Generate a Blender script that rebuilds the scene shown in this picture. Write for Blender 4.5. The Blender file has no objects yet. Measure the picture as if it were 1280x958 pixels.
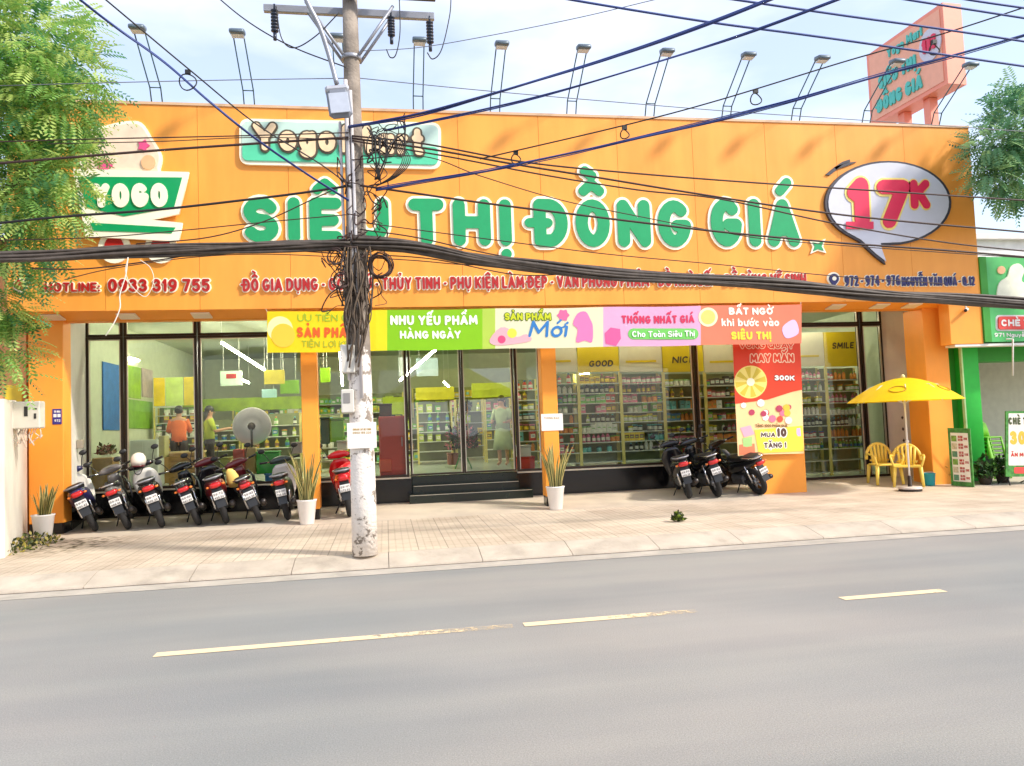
import bpy, math, random, unicodedata
import numpy as np
from mathutils import Vector, Matrix, Euler
random.seed(7)
SC = bpy.context.scene
COL = SC.collection
R = math.radians
# ------------------------------------------------------------------ camera
FPX, EYE = 960.0, 1.75
YAW, PIT, ROL = R(9.48), R(3.178), R(-2.199)
cf = Vector((math.sin(YAW)*math.cos(PIT), math.cos(YAW)*math.cos(PIT), math.sin(PIT)))
r0 = Vector((math.cos(YAW), -math.sin(YAW), 0)); u0 = r0.cross(cf)
cr = r0*math.cos(ROL) + u0*math.sin(ROL); cu = u0*math.cos(ROL) - r0*math.sin(ROL)
EYEV = Vector((0, 0, EYE))
cam = bpy.data.cameras.new('camera'); cam.sensor_width = 36; cam.lens = 36*FPX/1280; cam.clip_end = 2000; cam.clip_start = .1
camo = bpy.data.objects.new('camera', cam); COL.objects.link(camo)
M = Matrix((( cr.x, cu.x, -cf.x, 0), (cr.y, cu.y, -cf.y, 0), (cr.z, cu.z, -cf.z, EYE), (0, 0, 0, 1)))
camo.matrix_world = M
SC.camera = camo
# ------------------------------------------------------------------ sky, sun, exposure
SUN_AZ = Vector((.84, -.54, 0)).normalized(); SUN_EL = R(40)
W = bpy.data.worlds.new('World'); SC.world = W; W.use_nodes = True
nt = W.node_tree; bg = nt.nodes['Background']
sky = nt.nodes.new('ShaderNodeTexSky'); sky.sky_type = 'NISHITA'; sky.sun_disc = False
sky.sun_elevation = SUN_EL; sky.sun_rotation = math.atan2(SUN_AZ.x, SUN_AZ.y)
sky.air_density = 1.15; sky.dust_density = 1.2; sky.ozone_density = 2.0
tc = nt.nodes.new('ShaderNodeTexCoord'); mp = nt.nodes.new('ShaderNodeMapping'); mp.inputs['Scale'].default_value = (1, 1, 2.6)
nz = nt.nodes.new('ShaderNodeTexNoise'); nz.inputs['Scale'].default_value = 2.0; nz.inputs['Detail'].default_value = 6; nz.inputs['Roughness'].default_value = .52
rp = nt.nodes.new('ShaderNodeValToRGB'); rp.color_ramp.elements[0].position = .42; rp.color_ramp.elements[1].position = .66
rp.color_ramp.elements[0].color = (.34, .34, .34, 1); rp.color_ramp.elements[1].color = (.95, .95, .95, 1)
mx = nt.nodes.new('ShaderNodeMix'); mx.data_type = 'RGBA'
mx.inputs[7].default_value = (4.7, 4.85, 5.6, 1)
nt.links.new(tc.outputs['Generated'], mp.inputs[0]); nt.links.new(mp.outputs[0], nz.inputs['Vector'])
nt.links.new(nz.outputs['Fac'], rp.inputs[0]); nt.links.new(rp.outputs[0], mx.inputs[0])
nt.links.new(sky.outputs[0], mx.inputs[6]); nt.links.new(mx.outputs[2], bg.inputs[0])
bg.inputs[1].default_value = .15
sl = bpy.data.lights.new('sun', 'SUN'); sl.energy = 2.5; sl.angle = R(5); sl.color = (1, .93, .82)
so = bpy.data.objects.new('sun', sl); COL.objects.link(so)
sd = Vector((SUN_AZ.x*math.cos(SUN_EL), SUN_AZ.y*math.cos(SUN_EL), math.sin(SUN_EL)))
so.rotation_euler = (-sd).to_track_quat('-Z', 'Y').to_euler()
so.location = sd*60
SC.view_settings.view_transform = 'Standard'; SC.view_settings.look = 'None'; SC.view_settings.exposure = 0.93; SC.view_settings.gamma = 1
SC.render.engine = 'CYCLES'
SC.cycles.max_bounces = 8; SC.cycles.transparent_max_bounces = 24; SC.cycles.use_denoising = True
SC.cycles.caustics_reflective = False; SC.cycles.caustics_refractive = False

# ------------------------------------------------------------------ helpers
def ray(u, v): return cr*((u-640)/FPX) + cu*((479-v)/FPX) + cf
def at(u, v, Y):
    d = ray(u, v); return EYEV + d*(Y/d.y)
def atz(u, v, z):
    d = ray(u, v); return EYEV + d*((z-EYE)/d.z)
def atx(u, v, X):
    d = ray(u, v); return EYEV + d*(X/d.x)
def gz(Y):
    if Y < 10.0: return 0
    if Y < 10.5: return .03+.10*(Y-10.0)/.5
    if Y < 14: return .13+.02*(Y-10.5)/3.5
    if Y < 15.7: return .15+.10*(Y-14)/1.7
    return .25
def lin(c):
    return tuple(((x/255)/12.92 if x/255 <= .04045 else ((x/255+.055)/1.055)**2.4) for x in c)
MATS = {}
def mat(name, col, rough=.6, metal=0, var=.12, scale=6, bump=0, bscale=40, emit=0, coat=0, spec=.5, grime=0, srgb=True, trans=0):
    if name in MATS: return MATS[name]
    c = lin(col) if srgb else col
    m = bpy.data.materials.new(name); m.use_nodes = True; t = m.node_tree; b = t.nodes['Principled BSDF']
    b.inputs['Roughness'].default_value = rough; b.inputs['Metallic'].default_value = metal
    b.inputs['Specular IOR Level'].default_value = spec
    b.inputs['Coat Weight'].default_value = coat
    if emit:
        b.inputs['Emission Color'].default_value = (*c, 1); b.inputs['Emission Strength'].default_value = emit
    tcn = t.nodes.new('ShaderNodeTexCoord')
    n = t.nodes.new('ShaderNodeTexNoise'); n.inputs['Scale'].default_value = scale; n.inputs['Detail'].default_value = 5
    t.links.new(tcn.outputs['Object'], n.inputs['Vector'])
    ra = t.nodes.new('ShaderNodeValToRGB'); ra.color_ramp.elements[0].position = .3; ra.color_ramp.elements[1].position = .7
    ra.color_ramp.elements[0].color = (*[x*(1-var) for x in c], 1); ra.color_ramp.elements[1].color = (*[min(1, x*(1+var*.6)) for x in c], 1)
    t.links.new(n.outputs['Fac'], ra.inputs[0]); out = ra.outputs[0]
    if grime:
        n2 = t.nodes.new('ShaderNodeTexNoise'); n2.inputs['Scale'].default_value = 1.3; n2.inputs['Detail'].default_value = 9; n2.inputs['Roughness'].default_value = .7
        mp2 = t.nodes.new('ShaderNodeMapping'); mp2.inputs['Scale'].default_value = (1, 1, .35)
        t.links.new(tcn.outputs['Object'], mp2.inputs[0]); t.links.new(mp2.outputs[0], n2.inputs['Vector'])
        r2 = t.nodes.new('ShaderNodeValToRGB'); r2.color_ramp.elements[0].position = .52; r2.color_ramp.elements[1].position = .75
        mm = t.nodes.new('ShaderNodeMath'); mm.operation = 'MULTIPLY'; mm.inputs[1].default_value = grime
        t.links.new(n2.outputs['Fac'], r2.inputs[0]); t.links.new(r2.outputs[0], mm.inputs[0])
        mi = t.nodes.new('ShaderNodeMix'); mi.data_type = 'RGBA'; mi.inputs[7].default_value = (.1, .085, .065, 1)
        t.links.new(mm.outputs[0], mi.inputs[0]); t.links.new(out, mi.inputs[6]); out = mi.outputs[2]
    t.links.new(out, b.inputs['Base Color'])
    if bump:
        nb = t.nodes.new('ShaderNodeTexNoise'); nb.inputs['Scale'].default_value = bscale; nb.inputs['Detail'].default_value = 6
        t.links.new(tcn.outputs['Object'], nb.inputs['Vector'])
        bp = t.nodes.new('ShaderNodeBump'); bp.inputs['Strength'].default_value = bump; bp.inputs['Distance'].default_value = .02
        t.links.new(nb.outputs['Fac'], bp.inputs['Height']); t.links.new(bp.outputs[0], b.inputs['Normal'])
    if trans:
        tr = t.nodes.new('ShaderNodeBsdfTranslucent'); t.links.new(out, tr.inputs[0])
        ms = t.nodes.new('ShaderNodeMixShader'); ms.inputs[0].default_value = trans
        t.links.new(b.outputs[0], ms.inputs[1]); t.links.new(tr.outputs[0], ms.inputs[2])
        t.links.new(ms.outputs[0], t.nodes['Material Output'].inputs[0])
    MATS[name] = m
    return m

class MB:
    def __init__(s): s.v = []; s.f = []; s.mi = []; s.sm = []
    def add(s, vs, fs, mi=0, sm=False):
        o = len(s.v); s.v += [tuple(p) for p in vs]; s.f += [tuple(i+o for i in f) for f in fs]
        s.mi += [mi]*len(fs); s.sm += [sm]*len(fs); return s
    def box(s, x0, x1, y0, y1, z0, z1, mi=0, T=None, b=0):
        if b:
            return s.bbox(x0, x1, y0, y1, z0, z1, b, mi, T)
        vs = [Vector((x, y, z)) for z in (z0, z1) for y in (y0, y1) for x in (x0, x1)]
        if T: vs = [T @ p for p in vs]
        return s.add(vs, [(0, 2, 3, 1), (4, 5, 7, 6), (0, 1, 5, 4), (2, 6, 7, 3), (0, 4, 6, 2), (1, 3, 7, 5)], mi)
    def bbox(s, x0, x1, y0, y1, z0, z1, b, mi=0, T=None):
        # chamfered box: three inset shells' corners
        b = min(b, (x1-x0)*.45, (y1-y0)*.45, (z1-z0)*.45)
        c = Vector(((x0+x1)/2, (y0+y1)/2, (z0+z1)/2)); h = Vector(((x1-x0)/2, (y1-y0)/2, (z1-z0)/2))
        idx = {}; vs = []
        for sx in (-1, 1):
            for sy in (-1, 1):
                for sz in (-1, 1):
                    for a in range(3):
                        q = Vector((sx*(h.x-(b if a != 0 else 0)), sy*(h.y-(b if a != 1 else 0)), sz*(h.z-(b if a != 2 else 0))))
                        idx[(sx, sy, sz, a)] = len(vs); vs.append(c+q)
        fs = []
        def quad(l):
            p = [vs[i] for i in l]; n = (p[1]-p[0]).cross(p[2]-p[0]); m = sum(p, Vector())/len(p)-c
            fs.append(tuple(l) if n.dot(m) > 0 else tuple(reversed(l)))
        for a in range(3):
            o = [i for i in range(3) if i != a]
            for sg in (-1, 1):
                l = []
                for s1, s2 in ((-1, -1), (1, -1), (1, 1), (-1, 1)):
                    k = [0, 0, 0]; k[a] = sg; k[o[0]] = s1; k[o[1]] = s2; l.append(idx[(*k, a)])
                quad(l)
            for s1 in (-1, 1):
                for s2 in (-1, 1):
                    k0 = [0, 0, 0]; k1 = [0, 0, 0]
                    k0[o[0]] = s1; k0[o[1]] = s2; k0[a] = -1; k1[o[0]] = s1; k1[o[1]] = s2; k1[a] = 1
                    quad([idx[(*k0, o[0])], idx[(*k1, o[0])], idx[(*k1, o[1])], idx[(*k0, o[1])]])
        for sx in (-1, 1):
            for sy in (-1, 1):
                for sz in (-1, 1): quad([idx[(sx, sy, sz, a)] for a in range(3)])
        if T: vs = [T @ p for p in vs]
        return s.add(vs, fs, mi)
    def tube(s, pts, r, n=8, mi=0, cap=True, sm=True):
        pts = [Vector(p) for p in pts]; k = len(pts)
        rs = r if isinstance(r, (list, tuple)) else [r]*k
        t0 = (pts[1]-pts[0]).normalized()
        a = Vector((0, 0, 1)) if abs(t0.z) < .9 else Vector((1, 0, 0))
        nrm = t0.cross(a).normalized(); vs = []
        for i in range(k):
            t = (pts[min(i+1, k-1)]-pts[max(i-1, 0)])
            t = t.normalized() if t.length > 1e-9 else t0
            nrm = (nrm - t*nrm.dot(t)); nrm = nrm.normalized() if nrm.length > 1e-6 else t.orthogonal().normalized()
            bn = t.cross(nrm)
            for j in range(n):
                an = 2*math.pi*j/n; vs.append(pts[i]+(nrm*math.cos(an)+bn*math.sin(an))*rs[i])
        fs = [(i*n+j, i*n+(j+1) % n, (i+1)*n+(j+1) % n, (i+1)*n+j) for i in range(k-1) for j in range(n)]
        if cap: fs += [tuple(reversed(range(n))), tuple((k-1)*n+j for j in range(n))]
        return s.add(vs, fs, mi, sm)
    def lathe(s, prof, c=(0, 0, 0), n=24, mi=0, axis='z', sm=True, closed=False):
        c = Vector(c); vs = []
        for (r, h) in prof:
            for j in range(n):
                a = 2*math.pi*j/n
                p = {'z': (r*math.cos(a), r*math.sin(a), h), 'x': (h, r*math.cos(a), r*math.sin(a)), 'y': (r*math.sin(a), h, r*math.cos(a))}[axis]
                vs.append(c+Vector(p))
        k = len(prof); rg = range(k) if closed else range(k-1)
        fs = [(i*n+j, i*n+(j+1) % n, ((i+1) % k)*n+(j+1) % n, ((i+1) % k)*n+j) for i in rg for j in range(n)]
        if not closed:
            fs += [tuple(reversed(range(n))), tuple((k-1)*n+j for j in range(n))]
        return s.add(vs, fs, mi, sm)
    def loft(s, secs, n=16, ax='y', ex=2.6, mi=0):
        # secs: (x, y, z, h1, h2): rings across the axis
        vs = []
        for (x, y, z, h1, h2) in secs:
            for j in range(n):
                a = 2*math.pi*j/n; ca, sa = math.cos(a), math.sin(a)
                p = abs(ca)**(2/ex)*math.copysign(1, ca)*h1; q = abs(sa)**(2/ex)*math.copysign(1, sa)*h2
                vs.append({'y': (x+p, y, z+q), 'z': (x+p, y+q, z), 'x': (x, y+p, z+q)}[ax])
        k = len(secs)
        fs = [(i*n+j, i*n+(j+1) % n, (i+1)*n+(j+1) % n, (i+1)*n+j) for i in range(k-1) for j in range(n)]
        fs += [tuple(reversed(range(n))), tuple((k-1)*n+j for j in range(n))]
        return s.add(vs, fs, mi, True)
    def ell(s, c, hx, hy, hz, n=14, m=9, mi=0):
        vs = []; fs = []
        for i in range(m+1):
            th = math.pi*(i/m); th = min(max(th, .02), math.pi-.02)
            for j in range(n):
                a = 2*math.pi*j/n
                vs.append((c[0]+hx*math.sin(th)*math.cos(a), c[1]+hy*math.sin(th)*math.sin(a), c[2]-hz*math.cos(th)))
        for i in range(m):
            for j in range(n): fs.append((i*n+j, i*n+(j+1) % n, (i+1)*n+(j+1) % n, (i+1)*n+j))
        fs += [tuple(reversed(range(n))), tuple(m*n+j for j in range(n))]
        return s.add(vs, fs, mi, True)
    def poly(s, pts, mi=0): return s.add(pts, [tuple(range(len(pts)))], mi)
    def slab(s, pts, nrm, mi=0):
        """flat polygon given thickness along nrm"""
        n = len(pts); pts = [Vector(p) for p in pts]; nrm = Vector(nrm)
        return s.add(pts+[p+nrm for p in pts], [tuple(range(n)), tuple(reversed(range(n, 2*n)))]+[(i, n+i, n+(i+1) % n, (i+1) % n) for i in range(n)], mi)
    def build(s, name, m, parent=None, loc=None):
        me = bpy.data.meshes.new(name); me.from_pydata(s.v, [], s.f)
        for x in (m if isinstance(m, (list, tuple)) else [m]): me.materials.append(x)
        me.polygons.foreach_set('material_index', s.mi); me.polygons.foreach_set('use_smooth', s.sm)
        me.update()
        return link(name, me, parent, loc)
def link(name, data, parent=None, loc=None):
    o = bpy.data.objects.new(name, data); COL.objects.link(o)
    if parent: o.parent = parent
    if loc: o.location = loc
    return o
def tag(o, label=None, cat=None, group=None, kind=None):
    if label: o['label'] = label
    if cat: o['category'] = cat
    if group: o['group'] = group
    if kind: o['kind'] = kind
    return o
def root(name, loc, label, cat, group=None, rz=0):
    o = link(name, None, None, loc); o.rotation_euler = (0, 0, rz); o.empty_display_size = .1
    return tag(o, label, cat, group)
def copy_tree(o, parent=None):
    c = o.copy(); COL.objects.link(c); c.parent = parent
    for ch in list(o.children): copy_tree(ch, c)
    return c
def smooth(pts, k=6):
    pts = [Vector(p) for p in pts]
    if len(pts) < 3:
        return [pts[0].lerp(pts[1], i/k) for i in range(k+1)]
    out = []; P = [pts[0]*2-pts[1]]+pts+[pts[-1]*2-pts[-2]]
    for i in range(1, len(P)-2):
        a, b, c, d = P[i-1:i+3]
        for j in range(k):
            t = j/k
            out.append(.5*((2*b)+(c-a)*t+(2*a-5*b+4*c-d)*t*t+(3*b-a-3*c+d)*t**3))
    out.append(pts[-1]); return out

# ------------------------------------------------------------------ lettering (stroke letters -> distance field -> outlines)
def arc(cx, cy, rx, ry, a0, a1, n=12):
    return [(cx+rx*math.cos(R(a0+(a1-a0)*i/n)), cy+ry*math.sin(R(a0+(a1-a0)*i/n))) for i in range(n+1)]
G = {
 'A': (.86, [[(0, 0), (.5, 1), (1, 0)], [(.2, .3), (.8, .3)]]),
 'B': (.74, [[(0, 0), (0, 1), (.5, 1)]+arc(.5, .77, .42, .23, 90, -90, 8)+[(.5, .54)]+arc(.5, .27, .5, .27, 90, -90, 8)+[(0, 0)], [(0, .54), (.5, .54)]]),
 'C': (.76, [arc(.5, .5, .5, .5, 48, 312, 20)]),
 'D': (.8, [[(0, 0), (0, 1), (.35, 1)]+arc(.4, .5, .6, .5, 90, -90, 14)+[(0, 0)]]),
 'E': (.66, [[(1, 1), (0, 1), (0, 0), (1, 0)], [(0, .5), (.85, .5)]]),
 'F': (.64, [[(1, 1), (0, 1), (0, 0)], [(0, .5), (.85, .5)]]),
 'G': (.82, [arc(.5, .5, .5, .5, 48, 335, 20)+[(1, .44), (.62, .44)]]),
 'H': (.78, [[(0, 0), (0, 1)], [(1, 0), (1, 1)], [(0, .5), (1, .5)]]),
 'I': (0, [[(.5, 0), (.5, 1)]]),
 'J': (.6, [[(1, 1), (1, .3)]+arc(.5, .3, .5, .3, 0, -180, 10)]),
 'K': (.76, [[(0, 0), (0, 1)], [(1, 1), (.05, .45)], [(.35, .62), (1, 0)]]),
 'L': (.62, [[(0, 1), (0, 0), (1, 0)]]),
 'M': (.98, [[(0, 0), (.08, 1), (.5, .25), (.92, 1), (1, 0)]]),
 'N': (.8, [[(0, 0), (0, 1), (1, 0), (1, 1)]]),
 'O': (.82, [arc(.5, .5, .5, .5, 0, 360, 28)]),
 'P': (.72, [[(0, 0), (0, 1), (.5, 1)]+arc(.5, .72, .5, .28, 90, -90, 10)+[(0, .44)]]),
 'Q': (.84, [arc(.5, .5, .5, .5, 0, 360, 28), [(.6, .25), (1, -.05)]]),
 'R': (.74, [[(0, 0), (0, 1), (.5, 1)]+arc(.5, .73, .48, .27, 90, -90, 10)+[(0, .46)], [(.5, .46), (1, 0)]]),
 'S': (.7, [arc(.5, .75, .48, .25, 25, 270, 14)+arc(.5, .25, .5, .25, 85, -150, 14)]),
 'T': (.72, [[(0, 1), (1, 1)], [(.5, 1), (.5, 0)]]),
 'U': (.78, [[(0, 1), (0, .4)]+arc(.5, .4, .5, .4, 180, 360, 14)+[(1, 1)]]),
 'V': (.82, [[(0, 1), (.5, 0), (1, 1)]]),
 'W': (1.1, [[(0, 1), (.25, 0), (.5, .8), (.75, 0), (1, 1)]]),
 'X': (.78, [[(0, 0), (1, 1)], [(0, 1), (1, 0)]]),
 'Y': (.8, [[(0, 1), (.5, .45), (1, 1)], [(.5, .45), (.5, 0)]]),
 'Z': (.7, [[(0, 1), (1, 1), (0, 0), (1, 0)]]),
 '0': (.7, [arc(.5, .5, .5, .5, 0, 360, 24)]),
 '1': (.36, [[(0, .78), (.8, 1), (.8, 0)]]),
 '2': (.66, [arc(.5, .72, .48, .28, 165, -30, 12)+[(0, 0), (1, 0)]]),
 '3': (.66, [arc(.45, .76, .45, .24, 155, -90, 12)+arc(.47, .26, .53, .26, 90, -155, 12)]),
 '4': (.7, [[(.75, 0), (.75, 1), (0, .3), (1, .3)]]),
 '5': (.66, [[(.95, 1), (.1, 1), (.05, .56)]+arc(.48, .32, .52, .32, 115, -150, 14)]),
 '6': (.68, [[(.8, 1)]+arc(.55, .33, .55, .62, 110, 190, 8), arc(.5, .31, .5, .31, 0, 360, 18)]),
 '7': (.66, [[(0, 1), (1, 1), (.35, 0)]]),
 '8': (.68, [arc(.5, .76, .42, .24, 0, 360, 16), arc(.5, .26, .5, .26, 0, 360, 16)]),
 '9': (.68, [[(.2, 0)]+arc(.45, .67, .55, .62, -70, 10, 8), arc(.5, .69, .5, .31, 0, 360, 18)]),
 '-': (.34, [[(0, .45), (1, .45)]]), '.': (0, [[(.5, 0), (.5, .01)]]), ':': (0, [[(.5, .05), (.5, .06)], [(.5, .6), (.5, .61)]]),
 "'": (0, [[(.5, 1), (.5, .8)]]), '!': (0, [[(.5, 1), (.5, .35)], [(.5, 0), (.5, .01)]]), '/': (.4, [[(0, 0), (1, 1)]]), '%': (.8, [[(0, 0), (1, 1)], arc(.15, .85, .15, .15, 0, 360, 8), arc(.85, .15, .15, .15, 0, 360, 8)]), ',': (0, [[(.5, 0), (.4, -.12)]]),
 'a': (.58, [arc(.48, .32, .48, .32, 0, 360, 16), [(1, .64), (1, 0)]]),
 'b': (.58, [arc(.52, .32, .48, .32, 0, 360, 16), [(0, 1), (0, 0)]]),
 'c': (.5, [arc(.5, .32, .5, .32, 50, 310, 14)]),
 'd': (.58, [arc(.48, .32, .48, .32, 0, 360, 16), [(1, 1), (1, 0)]]),
 'e': (.56, [[(0, .33), (1, .33)]+arc(.5, .32, .5, .32, 0, 310, 16)]),
 'g': (.58, [arc(.48, .32, .48, .32, 0, 360, 16), [(1, .64), (1, -.1)]+arc(.5, -.1, .5, .2, 0, -150, 8)]),
 'h': (.56, [[(0, 1), (0, 0)], [(0, .35)]+arc(.5, .36, .5, .28, 180, 0, 10)+[(1, 0)]]),
 'i': (0, [[(.5, .64), (.5, 0)], [(.5, .92), (.5, .93)]]),
 'k': (.52, [[(0, 1), (0, 0)], [(.9, .64), (.05, .25)], [(.35, .38), (1, 0)]]),
 'l': (0, [[(.5, 1), (.5, 0)]]),
 'm': (.86, [[(0, .64), (0, 0)], [(0, .35)]+arc(.25, .4, .25, .24, 180, 0, 8)+[(.5, 0)], [(.5, .35)]+arc(.75, .4, .25, .24, 180, 0, 8)+[(1, 0)]]),
 'n': (.56, [[(0, .64), (0, 0)], [(0, .35)]+arc(.5, .36, .5, .28, 180, 0, 10)+[(1, 0)]]),
 'o': (.6, [arc(.5, .32, .5, .32, 0, 360, 18)]),
 'r': (.36, [[(0, .64), (0, 0)], [(0, .3)]+arc(.7, .3, .7, .33, 180, 80, 8)]),
 's': (.46, [arc(.5, .48, .46, .16, 25, 270, 8)+arc(.5, .16, .5, .16, 85, -150, 8)]),
 't': (.36, [[(.45, .95), (.45, .15), (.6, 0), (1, 0)], [(0, .64), (1, .64)]]),
 'u': (.56, [[(0, .64), (0, .25)]+arc(.5, .28, .5, .28, 180, 360, 10)+[(1, .64)], [(1, .64), (1, 0)]]),
 'v': (.56, [[(0, .64), (.5, 0), (1, .64)]]),
 'y': (.56, [[(0, .64), (.5, 0)], [(1, .64), (.3, -.3)]]),
}
def text_segs(s, r=.09, gap=.12, space=.36, mk=None, ws=1):
    """segments (ax, ay, bx, by, radius) in cap-height units, and the width"""
    segs = []; x = 0; mk = mk or r*.82
    for ch in s:
        if ch == ' ': x += space; continue
        bar = ch in 'Đđ'
        dec = unicodedata.normalize('NFD', 'D' if ch == 'Đ' else 'd' if ch == 'đ' else ch)
        b = dec[0]; w, st = G[b]; w0 = max(w*ws, 2*r+.06) if w else 2*r
        w1 = w0-2*r if w else 0
        f = lambda p: (x+r+(p[0]*w1 if w else 0), r+p[1]*(1-2*r))
        if not w: f = lambda p: (x+r+(p[0]-.5)*.3, r+p[1]*(1-2*r))
        for pl in st:
            q = [f(p) for p in pl]
            for i in range(len(q)-1): segs.append((*q[i], *q[i+1], r))
        if bar:
            segs.append((x-.16+r*.5, .5, x+w0*.42, .5, r*.75)) if r > .12 else segs.append((x-.1, .52, x+w0*.45, .52, r*.8))
        low = b.islower(); top = (.72 if low and b not in 'bdhkl' else 1.0)+.07+mk; cx = x+w0/2
        circ = '\u0302' in dec or '\u0306' in dec
        for c in dec[1:]:
            def seg(pl, rr=mk):
                for i in range(len(pl)-1): segs.append((*pl[i], *pl[i+1], rr))
            e = .17
            if c == '\u0302': seg([(cx-e, top), (cx, top+.15), (cx+e, top)])
            elif c == '\u0306': seg([(cx-e, top+.13), (cx-.08, top), (cx+.08, top), (cx+e, top+.13)])
            elif c == '\u0301': seg([(cx+(.2 if circ else -.03), top+(.16 if circ else 0)), (cx+(.33 if circ else .13), top+(.32 if circ else .17))])
            elif c == '\u0300': seg([(cx-(.2 if circ else -.03), top+(.16 if circ else 0)), (cx-(.33 if circ else .13), top+(.32 if circ else .17))]) if not circ else seg([(cx-.12, top+.42), (cx+.02, top+.32)])
            elif c == '\u0303': seg([(cx-e, top+(.25 if circ else 0)), (cx-.05, top+.1+(.25 if circ else 0)), (cx+.05, top+.02+(.25 if circ else 0)), (cx+e, top+.12+(.25 if circ else 0))], mk*.8)
            elif c == '\u0309':
                o = (.2, .2) if circ else (0, 0)
                seg([(cx-.06+o[0], top+.16+o[1]), (cx+.06+o[0], top+.14+o[1]), (cx+.02+o[0], top+.02+o[1])], mk*.8)
            elif c == '\u0323': seg([(cx, -.07-mk), (cx, -.069-mk)], mk*1.05)
            elif c == '\u031b':
                yy = .64 if low else .95
                seg([(x+w0-r, yy-.05), (x+w0+.1, yy+.02), (x+w0+.08, yy+.16)], mk*.75)
        x += w0+gap
    return segs, max(x-gap, .1)
def fit_segs(s, T, r, gap=.12, space=.36, mk=None):
    lo, hi = .45, 2.2
    for _ in range(14):
        m = (lo+hi)/2
        if text_segs(s, r, gap*min(m, 1.2), space*m, mk, m)[1] > T: hi = m
        else: lo = m
    return text_segs(s, r, gap*min(lo, 1.2), space*lo, mk, lo)
def contours(segs, level, h):
    """closed loops where (distance - radius) = level, grid step h"""
    S = np.array(segs); m = S[:, 4].max()+abs(level)+3*h
    x0 = min(S[:, 0].min(), S[:, 2].min())-m; x1 = max(S[:, 0].max(), S[:, 2].max())+m
    y0 = min(S[:, 1].min(), S[:, 3].min())-m; y1 = max(S[:, 1].max(), S[:, 3].max())+m
    nx = int((x1-x0)/h)+2; ny = int((y1-y0)/h)+2
    F = np.full((nx, ny), 9.0)
    for a, b, c, d, r in S:
        k = r+max(level, 0)+3*h
        i0 = max(int((min(a, c)-k-x0)/h), 0); i1 = min(int((max(a, c)+k-x0)/h)+2, nx)
        j0 = max(int((min(b, d)-k-y0)/h), 0); j1 = min(int((max(b, d)+k-y0)/h)+2, ny)
        X = (x0+h*np.arange(i0, i1))[:, None]; Y = (y0+h*np.arange(j0, j1))[None, :]
        dx, dy = c-a, d-b; L = dx*dx+dy*dy
        t = np.clip(((X-a)*dx+(Y-b)*dy)/L, 0, 1) if L > 1e-12 else np.zeros((i1-i0, j1-j0))
        D = np.hypot(X-a-t*dx, Y-b-t*dy)-r
        F[i0:i1, j0:j1] = np.minimum(F[i0:i1, j0:j1], D)
    return grid_loops(F-level+1e-7, x0, y0, h)
def grid_loops(F, x0, y0, h):
    I = F < 0
    c = I[:-1, :-1]*1+I[1:, :-1]*2+I[1:, 1:]*4+I[:-1, 1:]*8
    nxt = {}
    TB = {1: [(3, 0)], 2: [(0, 1)], 3: [(3, 1)], 4: [(1, 2)], 5: [(3, 0), (1, 2)], 6: [(0, 2)], 7: [(3, 2)], 8: [(2, 3)], 9: [(2, 0)], 10: [(0, 1), (2, 3)], 11: [(2, 1)], 12: [(1, 3)], 13: [(1, 0)], 14: [(0, 3)]}
    def ek(i, j, e): return [(i, j, 0), (i+1, j, 1), (i, j+1, 0), (i, j, 1)][e]
    for i, j in np.argwhere((c > 0) & (c < 15)):
        for a, b in TB[int(c[i, j])]: nxt[ek(i, j, a)] = ek(i, j, b)
    def pt(k):
        i, j, d = k; f0 = F[i, j]; f1 = F[i+1, j] if d == 0 else F[i, j+1]; t = f0/(f0-f1)
        return (x0+h*(i+(t if d == 0 else 0)), y0+h*(j+(t if d == 1 else 0)))
    loops = []
    while nxt:
        k0 = next(iter(nxt)); k = k0; lp = []
        while k in nxt:
            lp.append(pt(k)); k = nxt.pop(k)
            if k == k0: break
        if len(lp) > 4: loops.append(lp)
    return loops
def thin(lp, tol):
    P = np.array(lp); n = len(P)
    if n < 8: return lp
    keep = np.zeros(n, bool); far = int(np.argmax(np.hypot(*(P-P[0]).T))); keep[0] = keep[far] = True
    stack = [(0, far), (far, n)]
    while stack:
        a, b = stack.pop()
        if b-a < 2: continue
        A = P[a]; B = P[b % n]; d = B-A; L = np.hypot(*d); q = P[a+1:b]-A
        ds = np.abs(q[:, 0]*d[1]-q[:, 1]*d[0])/L if L > 1e-9 else np.hypot(*q.T)
        i = int(np.argmax(ds))
        if ds[i] > tol: keep[a+1+i] = True; stack += [(a, a+1+i), (a+1+i, b)]
    return [tuple(p) for p in P[keep]]
def fill_mesh(loops, depth, bevel=0):
    cv = bpy.data.curves.new('tmp', 'CURVE'); cv.dimensions = '2D'; cv.fill_mode = 'BOTH'; cv.extrude = depth/2
    if bevel: cv.bevel_depth = bevel; cv.bevel_resolution = 1; cv.offset = -bevel
    for lp in loops:
        sp = cv.splines.new('POLY'); sp.points.add(len(lp)-1); sp.use_cyclic_u = True
        for p, q in zip(sp.points, lp): p.co = (q[0], q[1], 0, 1)
    o = bpy.data.objects.new('tmp', cv); COL.objects.link(o)
    me = bpy.data.meshes.new_from_object(o.evaluated_get(bpy.context.evaluated_depsgraph_get()))
    bpy.data.objects.remove(o); bpy.data.curves.remove(cv)
    return me
def place_mesh(me, O, ax, ay, an, warp=None):
    """mesh in local x, y (and z through its thickness) -> O + x ax + y ay + z an"""
    for v in me.vertices:
        p = O+ax*v.co.x+ay*v.co.y+an*v.co.z
        v.co = warp(p) if warp else p
    me.update()
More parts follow.
